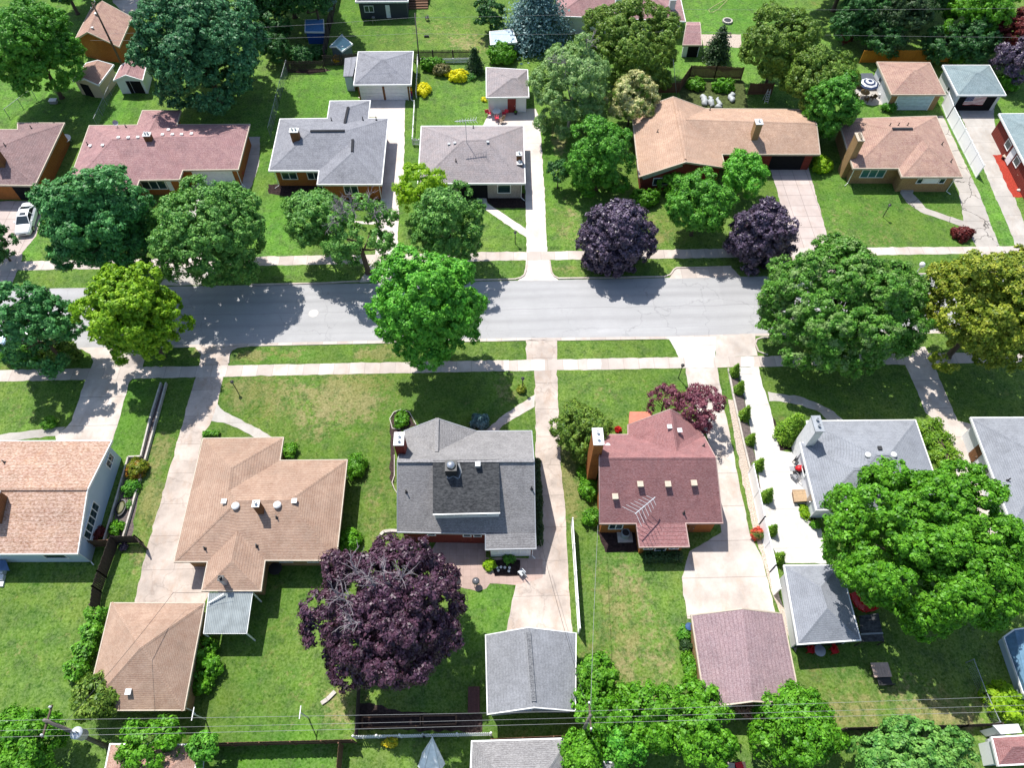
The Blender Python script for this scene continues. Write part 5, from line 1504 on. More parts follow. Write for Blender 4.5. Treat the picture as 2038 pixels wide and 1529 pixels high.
for at, r in (((408, 1290), 24), ((414, 1330), 27), ((404, 1366), 20)):
    bush('leafy shrub along the right wall of the pyramid roofed garage', at, r, L_HEDGE, group='shrubs beside the pyramid roofed garage', rz=1.1, leaf=.22)
# ---- shrubs
conifer('fat bright green arborvitae beside the white drive', (1568, 868), 26, 3.6, L_ARBOR, name='arborvitae', leaf=.2, cover=6, ragged=.08, tiers=12)
CON_D = None
for i, (x, y) in enumerate(((1460, 741), (1469, 775), (1480, 826), (1492, 876), (1507, 927), (1523, 988), (1534, 1056), (1547, 1112))):
    if CON_D is None:
        CON_D = conifer('dwarf pointed conifer in the mulch strip beside the white drive', (x, y + 4), 10.5, 1.75, L_ARBOR, name='dwarf_conifer', group='dwarf conifers along the white drive', leaf=.12, cover=2.6, ragged=.1, tiers=8, z0=.05)
    else:
        copy_tree(CON_D, G(x, y + 4), i * 1.3, sc=1 + .1 * ((i * 7) % 3 - 1))
bush('lime yellow shrub right of the ranch garage', (1638, 328), 22, L_LIME, leaf=.2)
bush('low dark red shrub on the lawn beside the cracked drive', (1915, 466), 21, L_MAROON, rz=.6, leaf=.18, ry=.85)
bush('round blue spruce shrub at the grey house porch', (955, 840), 18, L_SPRUCE, leaf=.18)
bush('lime hydrangea in the oval bed by the red chimney', (800, 834), 15, L_HEDGE, leaf=.2, ry=1.3)
bush('dark clipped yew at the near corner of the sand-brown house', (709, 930), 21, L_HEDGE, rz=.9, leaf=.16, ry=1.3)
bush('dark clipped yew in the corner of the sand-brown roof', (576, 898), 16, L_HEDGE, rz=.8, leaf=.16, ry=1.2)
bush('bright green shrub behind the sand-brown house by the purple beech', (698, 1076), 24, L_BRIGHT, leaf=.2)
bush('yellow-green shrub on the patio edge', (975, 1126), 13, L_LIME, leaf=.18)
bush('low green shrub in the black flower bed', (1012, 1112), 12, L_MID, leaf=.16)
bush('bright hydrangea at the near end of the raised bed', (233, 1052), 15, L_BRIGHT, leaf=.18)
bush('orange-tipped shrub at the far end of the raised bed', (272, 935), 21, leafmat('leaf_orange_tip', srgb(110, 140, 30, .66), srgb(160, 172, 50, .7), .3, c3=srgb(190, 130, 50, .7)), leaf=.2)
bush('green perennials in the middle of the raised bed', (262, 972), 17, L_MID, leaf=.2, rz=.5)
bush('small pale shrub beside the oval planter', (258, 1006), 9, L_GREY, leaf=.16)
bush('dark red shrub between pale house wall and the fence', (190, 1064), 17, L_MAROON, leaf=.18)
bush('purple flower clump beside the bent wooden fence', (247, 1089), 8, L_PURP, leaf=.14)
bush('red and orange flower bush beside the long drive', (1506, 1062), 14, L_REDFL, leaf=.16, rz=1.0)
bush('red geraniums by the coral porch', (1230, 855), 7, leafmat('red_flower', srgb(200, 20, 24, .8), srgb(230, 50, 50, .8), .2), leaf=.14)
for lab, at, r in (('dark shrub nearest the chimney of the red-brown house', (1168, 945), 20), ('dark shrub in the middle of the west wall of the red-brown house', (1172, 975), 22), ('clipped green shrub at the near end of the red-brown house wall', (1176, 1030), 19)):
    bush(lab, at, r, L_HEDGE, leaf=.18, rz=.9, group='shrubs along the red-brown house')
bush('green bush by the garage vines of the plum-roofed garage', (1362, 1262), 14, L_MID, leaf=.18)
bush('dark grey-green round shrub beside the plum-roofed garage', (1365, 1288), 13, L_PINE, leaf=.14)
bush('climbing green shrub along the plum-roofed garage wall', (1374, 1330), 18, L_HEDGE, leaf=.18, ry=1.8)
bush('pinkish shrub behind the plum-roofed garage', (1487, 1408), 22, leafmat('leaf_pinkish', srgb(190, 140, 120, .7), srgb(215, 170, 150, .7), .2), leaf=.18)
bush('lime shrub on the curb of the white drive house', (1602, 1020), 10, L_LIME, leaf=.16, ry=1.6)
bush('small shrub at the drive edge under the big green tree', (1622, 1045), 9, L_HEDGE, leaf=.16)
bush('green lawn shrub beneath the yard lamp', (1038, 775), 9, L_OLIVE, leaf=.16, rz=1.1)
bush('big bright shrub at the right end of the back lawn', (1995, 1400), 40, L_LIME, leaf=.24, rz=.8)
bush('green shrub hedge beside the back alley tree', (120, 700), 42, L_OLIVE2, leaf=.22, rz=.6, ry=.6)
bush('yellow-green low shrub on the left verge', (45, 708), 40, L_MID, leaf=.22, rz=.6, ry=.6)
bush('low spreading green juniper before the tan ranch house', (1282, 398), 32, L_HEDGE, leaf=.2, rz=.5, ry=.6)
bush('green plants in the vegetable plot, left', (1385, 170), 22, L_HEDGE, leaf=.22, rz=.4, ry=.7)
bush('green plants in the vegetable plot, right', (1440, 172), 26, L_BRIGHT, leaf=.22, rz=.35, ry=.7)
bush('large leaved green shrub behind the flag garage', (2005, 165), 24, L_BRIGHT, leaf=.3, rz=.9)
bush('green shrub behind the teal-roofed garage', (1908, 122), 16, L_HEDGE, leaf=.2)
bush('green shrub by the pale blue shed', (1000, 108), 30, L_HEDGE, leaf=.26)
bush('shrub at the foot of the left ranch drive', (98, 843), 14, L_HEDGE, leaf=.18)
bush('shrub beside the brown tiled garage', (1768, 215), 14, L_MID, leaf=.2, ry=.7)
bush('bright red leaved shrub deep in the shade by the orange fence', (1683, 76), 13, L_MAROON, leaf=.2, rz=1.2)
bush('yellow flower mound beside the white garden fence', (843, 178), 15, L_YELLOW, 'flowers', 'flower_mound', leaf=.16, rz=.55, ry=1.3)
bush('long yellow flower mound in the back border', (912, 152), 20, L_YELLOW, 'flowers', 'flower_mound', leaf=.16, rz=.5, ry=.7)
bush('yellow flower mound next to the white fence gate post', (893, 147), 11, L_YELLOW, 'flowers', 'flower_mound', leaf=.16, rz=.5, ry=.7)
bush('pale grey-pink perennials behind the yellow flowers', (880, 142), 20, L_BROWN, 'flowers', 'flower_mound', leaf=.18, rz=.6, ry=.6)
bush('green perennials by the picket fence', (862, 130), 26, L_HEDGE, 'flowers', 'flower_mound', leaf=.2, rz=.5, ry=.5)
bush('silvery perennials at the end of the border', (935, 152), 12, L_GREY, 'flowers', 'flower_mound', leaf=.18, rz=.5)
bush('yellow flowers at the foot of the taupe garage wall', (964, 198), 6, L_YELLOW, 'flowers', 'flower_mound', leaf=.14)
bush('yellow daisies below the white picket fence', (776, 1479), 15, leafmat('yellow_daisies', srgb(120, 170, 40, .7), srgb(250, 220, 30, .9), .2), 'flowers', 'flower_mound', leaf=.16, rz=.6, ry=.7)
hedge('long green hedge down the left side of the pyramid roofed garage', [D1(775, 345), D1(740, 480), D1(690, 620), D1(630, 760), D1(580, 860)], 1.5, 1.3, L_HEDGE, wave=.14, leaf=.24)
hedge('low rounded hedge between two blue-grey roofs', [C4(1230, 330), C4(1310, 440), C4(1370, 560), C4(1400, 640)], 2.6, .9, L_ARBOR, leaf=.22)
hedge('clipped hedge under the porch windows of the red-brown house', [C3(1070, 1345), C3(1350, 1345)], 1.0, .9, L_PINE, wave=.02)
hedge('small clipped hedge at the path of the sand-brown house', [C1(1560, 412), C1(1670, 405)], .6, .6, L_HEDGE, wave=.05)
hedge('dark ivy strip down the east wall of the grey house', [C3(255, 600), C3(275, 900), C3(280, 1250)], .7, .5, L_PINE, wave=.1)
# ================================================================== FENCES
WOOD_DARK = wood('fence_wood_dark', srgb(98, 86, 80, .6), 0)
WOOD_BROWN = wood('fence_wood_brown', srgb(138, 106, 84, .62), 0)
WOOD_ORANGE = wood('fence_wood_orange', srgb(214, 146, 52, .75), 0, 0, .25)
WOOD_GREY = wood('fence_wood_grey', srgb(150, 140, 132, .62), 0)
VINYL = plain('white_vinyl', (.9, .9, .9, 1), .45, .4, 0, .03)
def fence(label, pts, h, mat, style='board', post=2.4, name='fence', bw=.14, postmat=None, caps=False, cat='fence'):
    pts = [Vector((p[0], p[1], 0)) for p in pts]
    o = thing(name, label, cat, pts[0])
    pm = postmat or mat
    for a, b in zip(pts, pts[1:]):
        d = b - a; L = d.length; d.normalize()
        s = Vector((-d.y, d.x, 0))
        n = max(1, round(L / post))
        for i in range(n):
            u, v = a + d * (L * i / n), a + d * (L * (i + 1) / n)
            m = MB()
            if style in ('board', 'picket'):
                gap = .008 if style == 'board' else .045
                w = bw if style == 'board' else .11
                k = max(2, int((v - u).length / (w + gap)))
                st = (v - u).length / k
                for q in range(k):
                    c = u + d * (st * (q + .5)) + s * .03
                    hh = h * (1 + .015 * ((q * 7 + i * 3) % 5 - 2))
                    m.box((c.x, c.y, hh / 2 + .03), (min(w, st - gap), .022, hh - .03), math.atan2(d.y, d.x))
                for z in (h * .2, h * .82):
                    m.bar((u.x - s.x * .012, u.y - s.y * .012, z), (v.x - s.x * .012, v.y - s.y * .012, z), .04, .09)
            elif style == 'vinyl':
                c = (u + v) / 2
                rz = math.atan2(d.y, d.x)
                m.box((c.x, c.y, h * .5), ((v - u).length - .1, .04, h * .86), rz)
                m.box((c.x, c.y, h * .96), ((v - u).length - .1, .07, .12), rz)
                m.box((c.x, c.y, .09), ((v - u).length - .1, .07, .14), rz)
            elif style == 'chain':
                m.tube([(u.x, u.y, h), (v.x, v.y, h)], .028, 6)
                k = int((v - u).length / .16)
                for q in range(k):
                    for sg in (1, -1):
                        x0, x1 = u + d * (.16 * q), u + d * min(.16 * q + h * .5, L)
                        z0, z1 = (.03, h) if sg > 0 else (h, .03)
                        if (x1 - v).dot(d) > 0: continue
                        m.bar((x0.x, x0.y, z0), (x1.x, x1.y, z1), .007)
            elif style == 'rail':
                for z in (h * .45, h * .92): m.bar((u.x, u.y, z), (v.x, v.y, z), .045, .12)
            m.build('panel', mat, o)
        for i in range(n + 1):
            u = a + d * (L * i / n)
            t = MB().bar((u.x, u.y, 0), (u.x, u.y, h * 1.04), .1 if style != 'chain' else .06)
            if caps: t.lathe((u.x, u.y, h * 1.04), [(.09, 0), (.1, .06), (.06, .13), (.01, .16)], 8)
            t.build('post', pm, o)
    return o
CH = M['galv']
fence('chain link fence from the white shed down to the mauve-roofed house', [A1(885, 650), A1(745, 960)], 1.2, CH, 'chain')
fence('chain link fence under the tree in the left garden', [A1(270, 738), A1(70, 890)], 1.2, CH, 'chain')
fence('chain link fence left of the bright lawn of the slate house', [A2(285, 530), A2(215, 780), A2(150, 1045)], 1.5, CH, 'chain')
fence('dark picket fence at the back of the bright lawn', [A2(280, 545), A2(560, 540)], 1.5, WOOD_DARK, 'picket')
fence('dark picket fence between teal shed and double garage', [A2(560, 505), A2(812, 490)], 1.6, WOOD_DARK, 'picket')
fence('tall weathered fence running back to the top edge beside the blue shed', [A2(565, 470), A2(600, 250), A2(668, -60)], 1.9, WOOD_DARK)
fence('dark picket fence behind the flower border', [A2(1235, 465), A2(1690, 462)], 1.6, WOOD_DARK, 'picket')
fence('low white picket fence in front of the dark border fence', [A2(1295, 485), A2(1660, 478)], .75, M['trim_white'], 'picket')
fence('white rail fence beside the curved yellow flowers', [A2(1270, 465), A2(1258, 745)], 1.0, M['trim_white'], 'rail')
fence('white rail fence along the slate house drive', [A2(1245, 810), A2(1230, 1085)], .9, M['trim_white'], 'rail')
fence('short white picket fence end beside the taupe house', [A2(1230, 1105), A2(1282, 1110)], 1.0, M['trim_white'], 'picket')
fence('brown board fence behind the vegetable plot', [A3(1345, 700), A3(1420, 590), A3(1610, 598), A3(1812, 606)], 1.8, WOOD_BROWN)
fence('brown board fence under the cream blossom', [A3(1185, 712), A3(1335, 705)], 1.5, WOOD_BROWN)
fence('brown board fence right of the vegetable plot', [A3(1865, 722), A4(60, 720)], 1.7, WOOD_BROWN)
fence('bright orange board fence behind the brown hip roofed garage', [A4(735, 478), A4(1405, 472)], 1.8, WOOD_ORANGE)
fence('tall white vinyl fence between two drives at right', [A4(1362, 800), A4(1400, 905), A4(1622, 1352)], 1.9, VINYL, 'vinyl', 2.4)
fence('long brown board fence along the bottom lawn', [G(350, 1489), G(709, 1480)], 1.8, WOOD_BROWN)
fence('brown board fence behind the grey gable garage', [G(979, 1478), G(1160, 1470)], 1.6, WOOD_BROWN)
fence('white picket fence with ball topped posts at the bottom', [G(709, 1471), G(845, 1468), G(978, 1465)], 1.3, M['trim_white'], 'picket', 2.0, caps=True)
fence('dark board fence running off the bottom edge', [G(683, 1486), G(676, 1560)], 1.8, WOOD_BROWN)
fence('dark board fence at the left of the raised beds', [G(717, 1372), G(712, 1466)], 1.4, WOOD_DARK)
fence('brown board fence bent round beside the left pale house', [G(163, 1092), G(230, 1088)], 1.5, WOOD_BROWN)
fence('brown board fence leading down to the pyramid roofed garage', [G(294, 1094), G(284, 1081), G(236, 1082), G(212, 1150), G(202, 1180), G(198, 1216)], 1.7, WOOD_DARK)
fence('long white vinyl fence between grey house drive and back lawn', [G(1137, 1048), G(1151, 1262)], 1.8, VINYL, 'vinyl', 2.4)
fence('white vinyl fence along the dwarf conifers', [G(1489, 942), G(1511, 1045), G(1532, 1140), G(1540, 1185)], 1.8, VINYL, 'vinyl', 2.4)
fence('chain link fence in the shade of the enormous bright green tree', [D4(1545, 730), D4(1640, 980), D4(1740, 1200)], 1.2, CH, 'chain')
fence('dark board fence above the grey-green tree at the bottom', [D4(590, 1245), D4(1500, 1222), D4(1760, 1210)], 1.2, WOOD_DARK)
def edging(label, pts, h=.3, w=.16, mat=None, name='garden_edging'):
    m = MB()
    P_ = [Vector((p[0], p[1], 0)) for p in pts]
    for a, b in zip(P_, P_[1:]): m.bar(a + Vector((0, 0, h / 2)), b + Vector((0, 0, h / 2)), w, h)
    return thing1(m, name, mat or M['trim_tan'], label, 'edging')
STN = plain('pale_edging_stone', srgb(206, 198, 188, .75), .9, .2, 0, .2, 3)
edging('pale stone edging on the left of the raised garden bed', [C1(1232, 18), C1(1150, 290), C1(1080, 578), C1(985, 582), C1(900, 880), C1(798, 1225)], .35, .14, STN)
edging('pale stone edging on the right of the raised garden bed', [C1(1272, 18), C1(1200, 285), C1(1116, 590), C1(1030, 900), C1(945, 1195)], .35, .14, STN)
edging('cream curb along the mulch strip of the dwarf conifers', [G(1449, 735), G(1460, 795), G(1480, 885), G(1498, 960), G(1516, 1050), G(1540, 1150)], .2, .16, STN)
edging('thin pale edging round the bed by the red chimney', [C2(1135, 365), C2(1075, 360), C2(1055, 285), C2(1085, 235), C2(1140, 215), C2(1205, 235), C2(1255, 330)], .12, .07, STN)
edging('thin white edging beside the grey house wall', [C2(1118, 860), C2(1090, 820), C2(1072, 770), C2(1090, 720), C2(1090, 560)], .12, .07, STN)
edging('rounded stone edging below the grey house corner', [C2(985, 1170), C2(1010, 1145), C2(1060, 1138), C2(1115, 1140)], .2, .25, STN)
edging('pale edging at the end of the sand-brown house lawn', [D2(640, 950), D2(580, 1010), D2(535, 1040)], .15, .3, STN)

# ================================================================== POLES AND CABLES
def upole(label, base, top, r=.16, name='utility_pole', arm=None, tank=None, mat=None):
    b = G(*base); z = zat(top[0], top[1], b.y)
    t = G(top[0], top[1], z)
    o = thing(name, label, 'utility pole', b)
    MB().tube([b, t], [r, r * .62], 10).build('pole', mat or BARK, o, True)
    d = t - b
    if arm:
        c = b + d * .955
        m = MB().bar(c - Vector((0, arm, 0)), c + Vector((0, arm, 0)), .1, .13)
        m.build('crossarm', BARK, o)
        for k in (-1, 0, 1):
            q = c + Vector((0, arm * .85 * k, .08))
            MB().lathe(q, [(.05, 0), (.08, .06), (.05, .1), (.08, .15), (.03, .22)], 8).build('insulator', M['cap_white'], o)
    if tank:
        q = b + d * tank + Vector((.42, -.1, 0))
        MB().lathe(q - Vector((0, 0, .55)), [(.34, 0), (.38, .05), (.38, .95), (.42, .97), (.42, 1.02), (.2, 1.12), (.02, 1.14)], 18).build('transformer', plain('transformer_paint', (.5, .53, .56, 1), .5, .4, .2), o, True)
        m = MB()
        for k in (-.15, .15): m.lathe(q + Vector((k, 0, .55)), [(.04, 0), (.07, .08), (.04, .14), (.07, .2), (.03, .32)], 8)
        m.build('bushing', M['galv'], o)
    return o
upole('weathered wooden utility pole with a pale transformer at bottom left', D1.px(820, 1370), D1.px(335, 1165), .18, arm=1.0, tank=.56, mat=WOOD_GREY)
b = G(1168, 1462); 
upole('grey utility pole among the bright hedge trees at the bottom', (1158, 1462), (1175, 1424), .15, arm=.9, mat=WOOD_GREY)
upole('dark utility pole leaning across the orange brick garage', A1.px(955, 545), A1.px(700, 18), .16, arm=.9)
upole('thin grey pole in the back lawn beyond the flower border', A2.px(1278, 462), A2.px(1245, 98), .1, mat=WOOD_GREY)
upole('slim mast behind the ridge of the tan ranch house', A3.px(1325, 735), A3.px(1300, 450), .05, 'mast', mat=M['galv'])
upole('dark pole against the mauve roof at the top edge', A3.px(1293, 150), A3.px(1312, -40), .12)
def cable(label, pts, r=.022, sag=.0, mat=None):
    P_ = [G(*p) if len(p) == 3 and not isinstance(p, Vector) else p for p in pts]
    out = []
    for a, b in zip(P_, P_[1:]):
        for k in range(10):
            t = k / 10
            out.append(a.lerp(b, t) - Vector((0, 0, sag * 4 * t * (1 - t))))
    out.append(P_[-1])
    return thing1(MB().tube(out, r, 5), 'power_cable', mat or plain('cable_grey', srgb(170, 170, 170, .7), .5), label, 'cable', smooth=True)
def Lp(y, k, *xs): return [(x, y + k * (x - 87), z) for x, z in xs]
cable('topmost power cable crossing the bottom gardens', [(-250, 1437, 12.2), (87, 1433.6, 12.2), (1175, 1416, 11.6), (2300, 1376, 11.6)], .009, .2)
cable('middle power cable crossing the bottom gardens', [(-250, 1458, 9.6), (110, 1453, 9.6), (1175, 1429, 9.4), (2300, 1396, 9.4)], .009, .2)
cable('lowest power cable crossing the bottom gardens', [(-250, 1472, 8.9), (130, 1465, 8.9), (1174, 1440, 8.6), (2300, 1408, 8.6)], .01, .2)
cable('service cable dropping over the back lawn to the red-brown house', [(1175, 1432, 9.3), (1190, 1046, 3.4)], .014, .5)
cable('service cable over the pyramid roofed garage', [(120, 1450, 9.4), (345, 1180, 4.6), (450, 1175, 3.6)], .014, .3, M['dark_metal'])
cable('service cable over the light grey garage to the grey house', [(1175, 1432, 9.3), (1075, 1075, 3.5)], .014, .5, M['dark_metal'])
cable('upper power cable over the back gardens at the top', [(180, 68, 8.6), (825, 34, 8.6), (1341, 18, 8.6), (2300, 10, 8.6)], .011, .25)
cable('lower power cable over the back gardens at the top', [(180, 80, 7.6), (826, 66, 7.6), (1341, 62, 7.6), (2300, 74, 7.6)], .011, .25)

def lamp(label, base, top, name='yard_lamp'):
    b = G(*base); h = max(1.3, min(2.4, zat(top[0], top[1], b.y)))
    o = thing(name, label, 'lamp', b)
    MB().tube([b, b + Vector((0, 0, h * .84))], .045, 8).build('pole', M['dark_metal'], o)
    MB().lathe(b + Vector((0, 0, h * .84)), [(.06, 0), (.13, .04), (.15, .22), (.14, .24)], 8).build('lantern', plain('lantern_glass', (.35, .34, .3, 1), .3), o)
    MB().lathe(b + Vector((0, 0, h * .84 + .25)), [(.19, 0), (.15, .07), (.03, .13)], 8).build('lantern_cap', M['dark_metal'], o)
    return o
lamp('black yard lamp on the dry lawn beside the left drive', (472, 778), (459, 749))
lamp('black yard lamp on the taupe house lawn', (1025.4, 484.6), (1024.8, 462))
lamp('black yard lamp beside the drive of the red-brown house', (1350, 753), (1354, 731))
lamp('black yard lamp above the small lawn shrub by the grey house path', (1040, 776), (1038, 753))
lamp('black yard lamp in the middle of the brown hip house lawn', (1757, 432), (1760, 420))
b = G(1820, 549)
o = thing('street_lamp', 'short white globe lamp on the kerb behind the linden', 'lamp', b)
MB().tube([b, b + Vector((0, 0, 1.5))], .05, 8).build('pole', M['cap_white'], o)
MB().lathe(b + Vector((0, 0, 1.5)), [(.1, 0), (.26, .12), (.3, .3), (.24, .48), (.05, .58)], 14).build('globe', M['cap_white'], o, True)
for lab, bs, tp in (('white clothes post left of the lawn below the canopy', (409, 1433), (416, 1384)), ('white clothes post right, by the purple beech', (614, 1430), (616, 1380))):
    b = G(*bs); h = min(2.6, zat(tp[0], tp[1], b.y))
    o = thing('clothes_post', lab, 'post', b, 'clothes posts')
    MB().tube([b, b + Vector((0, 0, h))], .05, 8).build('pole', M['cap_white'], o)
    MB().bar(b + Vector((-.0, -.45, h)), b + Vector((.0, .45, h)), .06).build('crossbar', M['cap_white'], o)

# ---- rooftop aerials
def aerial(label, p, h, ang, n, L, w, tilt=0.0, mat=None):
    o = thing('tv_aerial', label, 'aerial', p)
    mat = mat or M['cap_white']
    MB().tube([p - Vector((0, 0, .05)), p + Vector((0, 0, h))], .03, 6).build('mast', M['galv'], o)
    d = Vector((math.cos(ang), math.sin(ang), 0)); s = Vector((-d.y, d.x, 0))
    c = p + Vector((0, 0, h))
    MB().bar(c - d * L / 2, c + d * L / 2, .07).build('boom', mat, o)
    for i in range(n):
        t = -L / 2 + L * (i + .3) / n
        ww = w * (1.1 - .65 * i / n)
        q = c + d * t
        m = MB().bar(q, q + s * ww / 2 - d * ww * .2, .028).bar(q, q - s * ww / 2 - d * ww * .2, .028)
        m.build('element', mat, o)
    return o
p = C3(1060, 1010, RED_HOUSE)
aerial('white television aerial lying in a fishbone over the red-brown roof', p, 1.8, math.radians(38), 7, 2.3, 2.0, mat=M['galv'])
p = A2(1640, 1085, 4.4)
o = aerial('thin grey television aerial on a tall mast over the taupe roof', p, 3.0, math.radians(185), 8, 2.4, 1.0, mat=M['galv'])

# ================================================================== VEHICLES
CARW = NT('car_paint_white', .25, .5); CARW = CARW.out((.78, .79, .8, 1))
CARB = NT('car_paint_pale_blue', .25, .5, .3); CARB = CARB.out(srgb(150, 175, 200, .8))
CARS = NT('car_paint_silver', .25, .5, .5); CARS = CARS.out(srgb(190, 192, 196, .8))
CGL = NT('car_glass', .05, .7); CGL = CGL.out((.02, .03, .035, 1))
TYRE = plain('tyre_rubber', (.02, .02, .022, 1), .9)
LIGHTM = plain('car_light', (.7, .72, .75, 1), .15, .6)
TAILM = plain('tail_light', srgb(160, 20, 22, .8), .2, .6)
def car(label, front, rear, paint, group=None):
    """sedan lofted along its length; front and rear are the ground points of the two bumpers"""
    f, r = Vector(front), Vector(rear)
    c = (f + r) / 2; c.z = 0
    d = (f - r); d.z = 0; d.normalize(); s = Vector((-d.y, d.x, 0))
    o = thing('sedan_car', label, 'car', c)
    L, Wd = 4.75, 1.8
    def P_(x, y, z): return c + d * x + s * y + Vector((0, 0, z))
    # x, half width low, half width belt, z low, z belt, z deck
    S = [(2.36, .62, .6, .34, .5, .56), (2.25, .8, .78, .24, .58, .7), (1.9, .88, .86, .2, .64, .82), (1.2, .9, .88, .18, .72, .93), (.95, .9, .89, .18, .76, .98),
         (0, .9, .89, .18, .8, 1.0), (-1.2, .9, .89, .18, .84, 1.03), (-1.6, .89, .87, .2, .84, 1.04), (-2.15, .86, .83, .26, .82, 1.02), (-2.36, .74, .72, .36, .72, .92)]
    vs, fs = [], []
    for x, wl, wb, zl, zb, zd in S:
        vs += [P_(x, -wl * .86, zl), P_(x, -wl, zl + .16), P_(x, -wb, zb), P_(x, -wb * .86, zd), P_(x, -wb * .4, zd + .035), P_(x, wb * .4, zd + .035), P_(x, wb * .86, zd), P_(x, wb, zb), P_(x, wl, zl + .16), P_(x, wl * .86, zl)]
    n = 10
    for i in range(len(S) - 1):
        for k in range(n):
            fs.append((i * n + k, (i + 1) * n + k, (i + 1) * n + (k + 1) % n, i * n + (k + 1) % n))
    fs += [tuple(range(n)), tuple((len(S) - 1) * n + k for k in range(n - 1, -1, -1))]
    m = MB().add(vs, fs)
    # roof panel over the glasshouse
    rv = [P_(.38, -.58, 1.4), P_(.38, .58, 1.4), P_(-.2, .6, 1.46), P_(-.75, .58, 1.42), P_(-.75, -.58, 1.42), P_(-.2, -.6, 1.46)]
    m.add(rv + [v - Vector((0, 0, .05)) for v in rv], [(0, 5, 2, 1), (5, 4, 3, 2), (0, 1, 7, 6), (1, 2, 8, 7), (2, 3, 9, 8), (3, 4, 10, 9), (4, 5, 11, 10), (5, 0, 6, 11)])
    for sg in (-1, 1):
        m.bar(P_(.4, sg * .57, 1.4), P_(1.12, sg * .74, .97), .07)
        m.bar(P_(-.75, sg * .57, 1.41), P_(-1.55, sg * .72, 1.05), .1)
        m.bar(P_(-.2, sg * .6, 1.43), P_(-.25, sg * .77, 1.0), .07)
    b = m.build('body', paint, o, False)
    A = lambda x, y, z: P_(x, y, z)
    MB().poly([A(.42, -.53, 1.385), A(.42, .53, 1.385), A(1.2, .7, .985), A(1.2, -.7, .985)][::-1]).build('windscreen', CGL, o)
    MB().poly([A(-.78, -.53, 1.39), A(-.78, .53, 1.39), A(-1.6, .68, 1.07), A(-1.6, -.68, 1.07)]).build('rear_window', CGL, o)
    for sg in (-1, 1):
        MB().poly([A(.4, sg * .585, 1.38), A(-.75, sg * .585, 1.39), A(-1.5, sg * .745, 1.05), A(1.1, sg * .76, .98)]).build('side_window', CGL, o)
    MB().poly([A(.25, -.32, 1.432), A(.25, .32, 1.432), A(-.12, .32, 1.468), A(-.12, -.32, 1.468)]).build('sunroof', CGL, o)
    for x in (1.42, -1.38):
        for sg in (-1, 1):
            w = MB().lathe((0, 0, 0), [(.16, 0), (.32, .0), (.325, .04), (.325, .18), (.3, .22)], 18)
            w.v = [tuple(A(x + q[0], sg * (.72 + q[2]), .325 + q[1])) for q in w.v]
            wh = w.build('wheel', TYRE, o, False)
            rm = MB().lathe((0, 0, 0), [(.2, .2), (.2, .225), (.05, .235)], 14)
            rm.v = [tuple(A(x + q[0], sg * (.72 + q[2]), .325 + q[1])) for q in rm.v]
            rm.build('rim', M['metal'], wh)
    for sg in (-1, 1):
        MB().add([A(2.27, sg * .48, .6), A(2.05, sg * .84, .66), A(1.9, sg * .84, .8), A(2.2, sg * .5, .72), A(2.34, sg * .48, .56)], [(0, 1, 2, 3), (4, 0, 3)]).build('headlight', LIGHTM, o)
        MB().bar(A(-2.3, sg * .5, .8), A(-2.2, sg * .8, .82), .14, .14).build('tail_light', TAILM, o)
        MB().bar(A(.85, sg * .9, .98), A(.8, sg * 1.02, 1.0), .16, .12).build('mirror', paint, o)
    MB().bar(A(2.3, -.35, .5), A(2.3, .35, .5), .16, .12).build('grille', TYRE, o)
    return o
f, r = B1(190, 352), B1(262, 118)
f = G(49.7, 473); r = f + (G(72, 400) - G(49.7, 473)).normalized() * 4.75
car('white sedan parked on the concrete drive at the left', f, r, CARW)
f = G(118, 672); car('silver sedan parked on the street under the bluish left tree', f, f + Vector((-4.75, .06, 0)), CARS)
f = G(25, 680); car('pale blue sedan parked on the street at the left edge', f, f + Vector((-4.75, .06, 0)), CARB)

# manhole
c = G(624, 624)
o = thing('manhole_cover', 'round manhole cover ringed by pale concrete in the road', 'manhole', (c.x, c.y, .004))
MB().lathe((c.x, c.y, .006), [(.52, 0), (.52, .012), (.34, .014)], 24).build('collar', CON_WHITE, o)
MB().lathe((c.x, c.y, .012), [(.3, 0), (.3, .014), (.1, .016)], 20).build('lid', M['galv'], o)

# ================================================================== GARDEN THINGS
def chair_at(o, p, rz, mat, name='chair'):
    """a garden chair: seat, back and four legs as one part"""
    cs, sn = math.cos(rz), math.sin(rz)
    def Q(x, y, z): return (p.x + x * cs - y * sn, p.y + x * sn + y * cs, z)
    m = MB().bar(Q(-.24, 0, .42), Q(.24, 0, .42), .5, .05)
    m.bar(Q(0, -.26, .44), Q(0, -.36, .92), .48, .05, (1 * cs, 1 * sn, 0))
    for x in (-.22, .22):
        for y in (-.22, .22): m.bar(Q(x, y, 0), Q(x, y, .41), .04)
        m.bar(Q(x, -.25, .64), Q(x, .22, .62), .04)
        m.bar(Q(x, .22, .42), Q(x, .22, .62), .035)
    return m
def chair(label, p, rz, mat, group=None):
    o = thing('garden_chair', label, 'chair', p, group)
    cs, sn = math.cos(rz), math.sin(rz)
    def Q(x, y, z): return (p.x + x * cs - y * sn, p.y + x * sn + y * cs, z)
    MB().bar(Q(-.24, 0, .42), Q(.24, 0, .42), .5, .05).build('seat', mat, o)
    MB().bar(Q(0, -.26, .44), Q(0, -.38, .95), .5, .05, (cs, sn, 0)).build('backrest', mat, o)
    for x in (-.22, .22):
        MB().bar(Q(x, -.26, .64), Q(x, .22, .62), .05).bar(Q(x, .22, .42), Q(x, .22, .62), .035).build('armrest', mat, o)
        for y in (-.2, .2): MB().bar(Q(x, y, 0), Q(x, y, .41), .045).build('leg', mat, o)
    return o
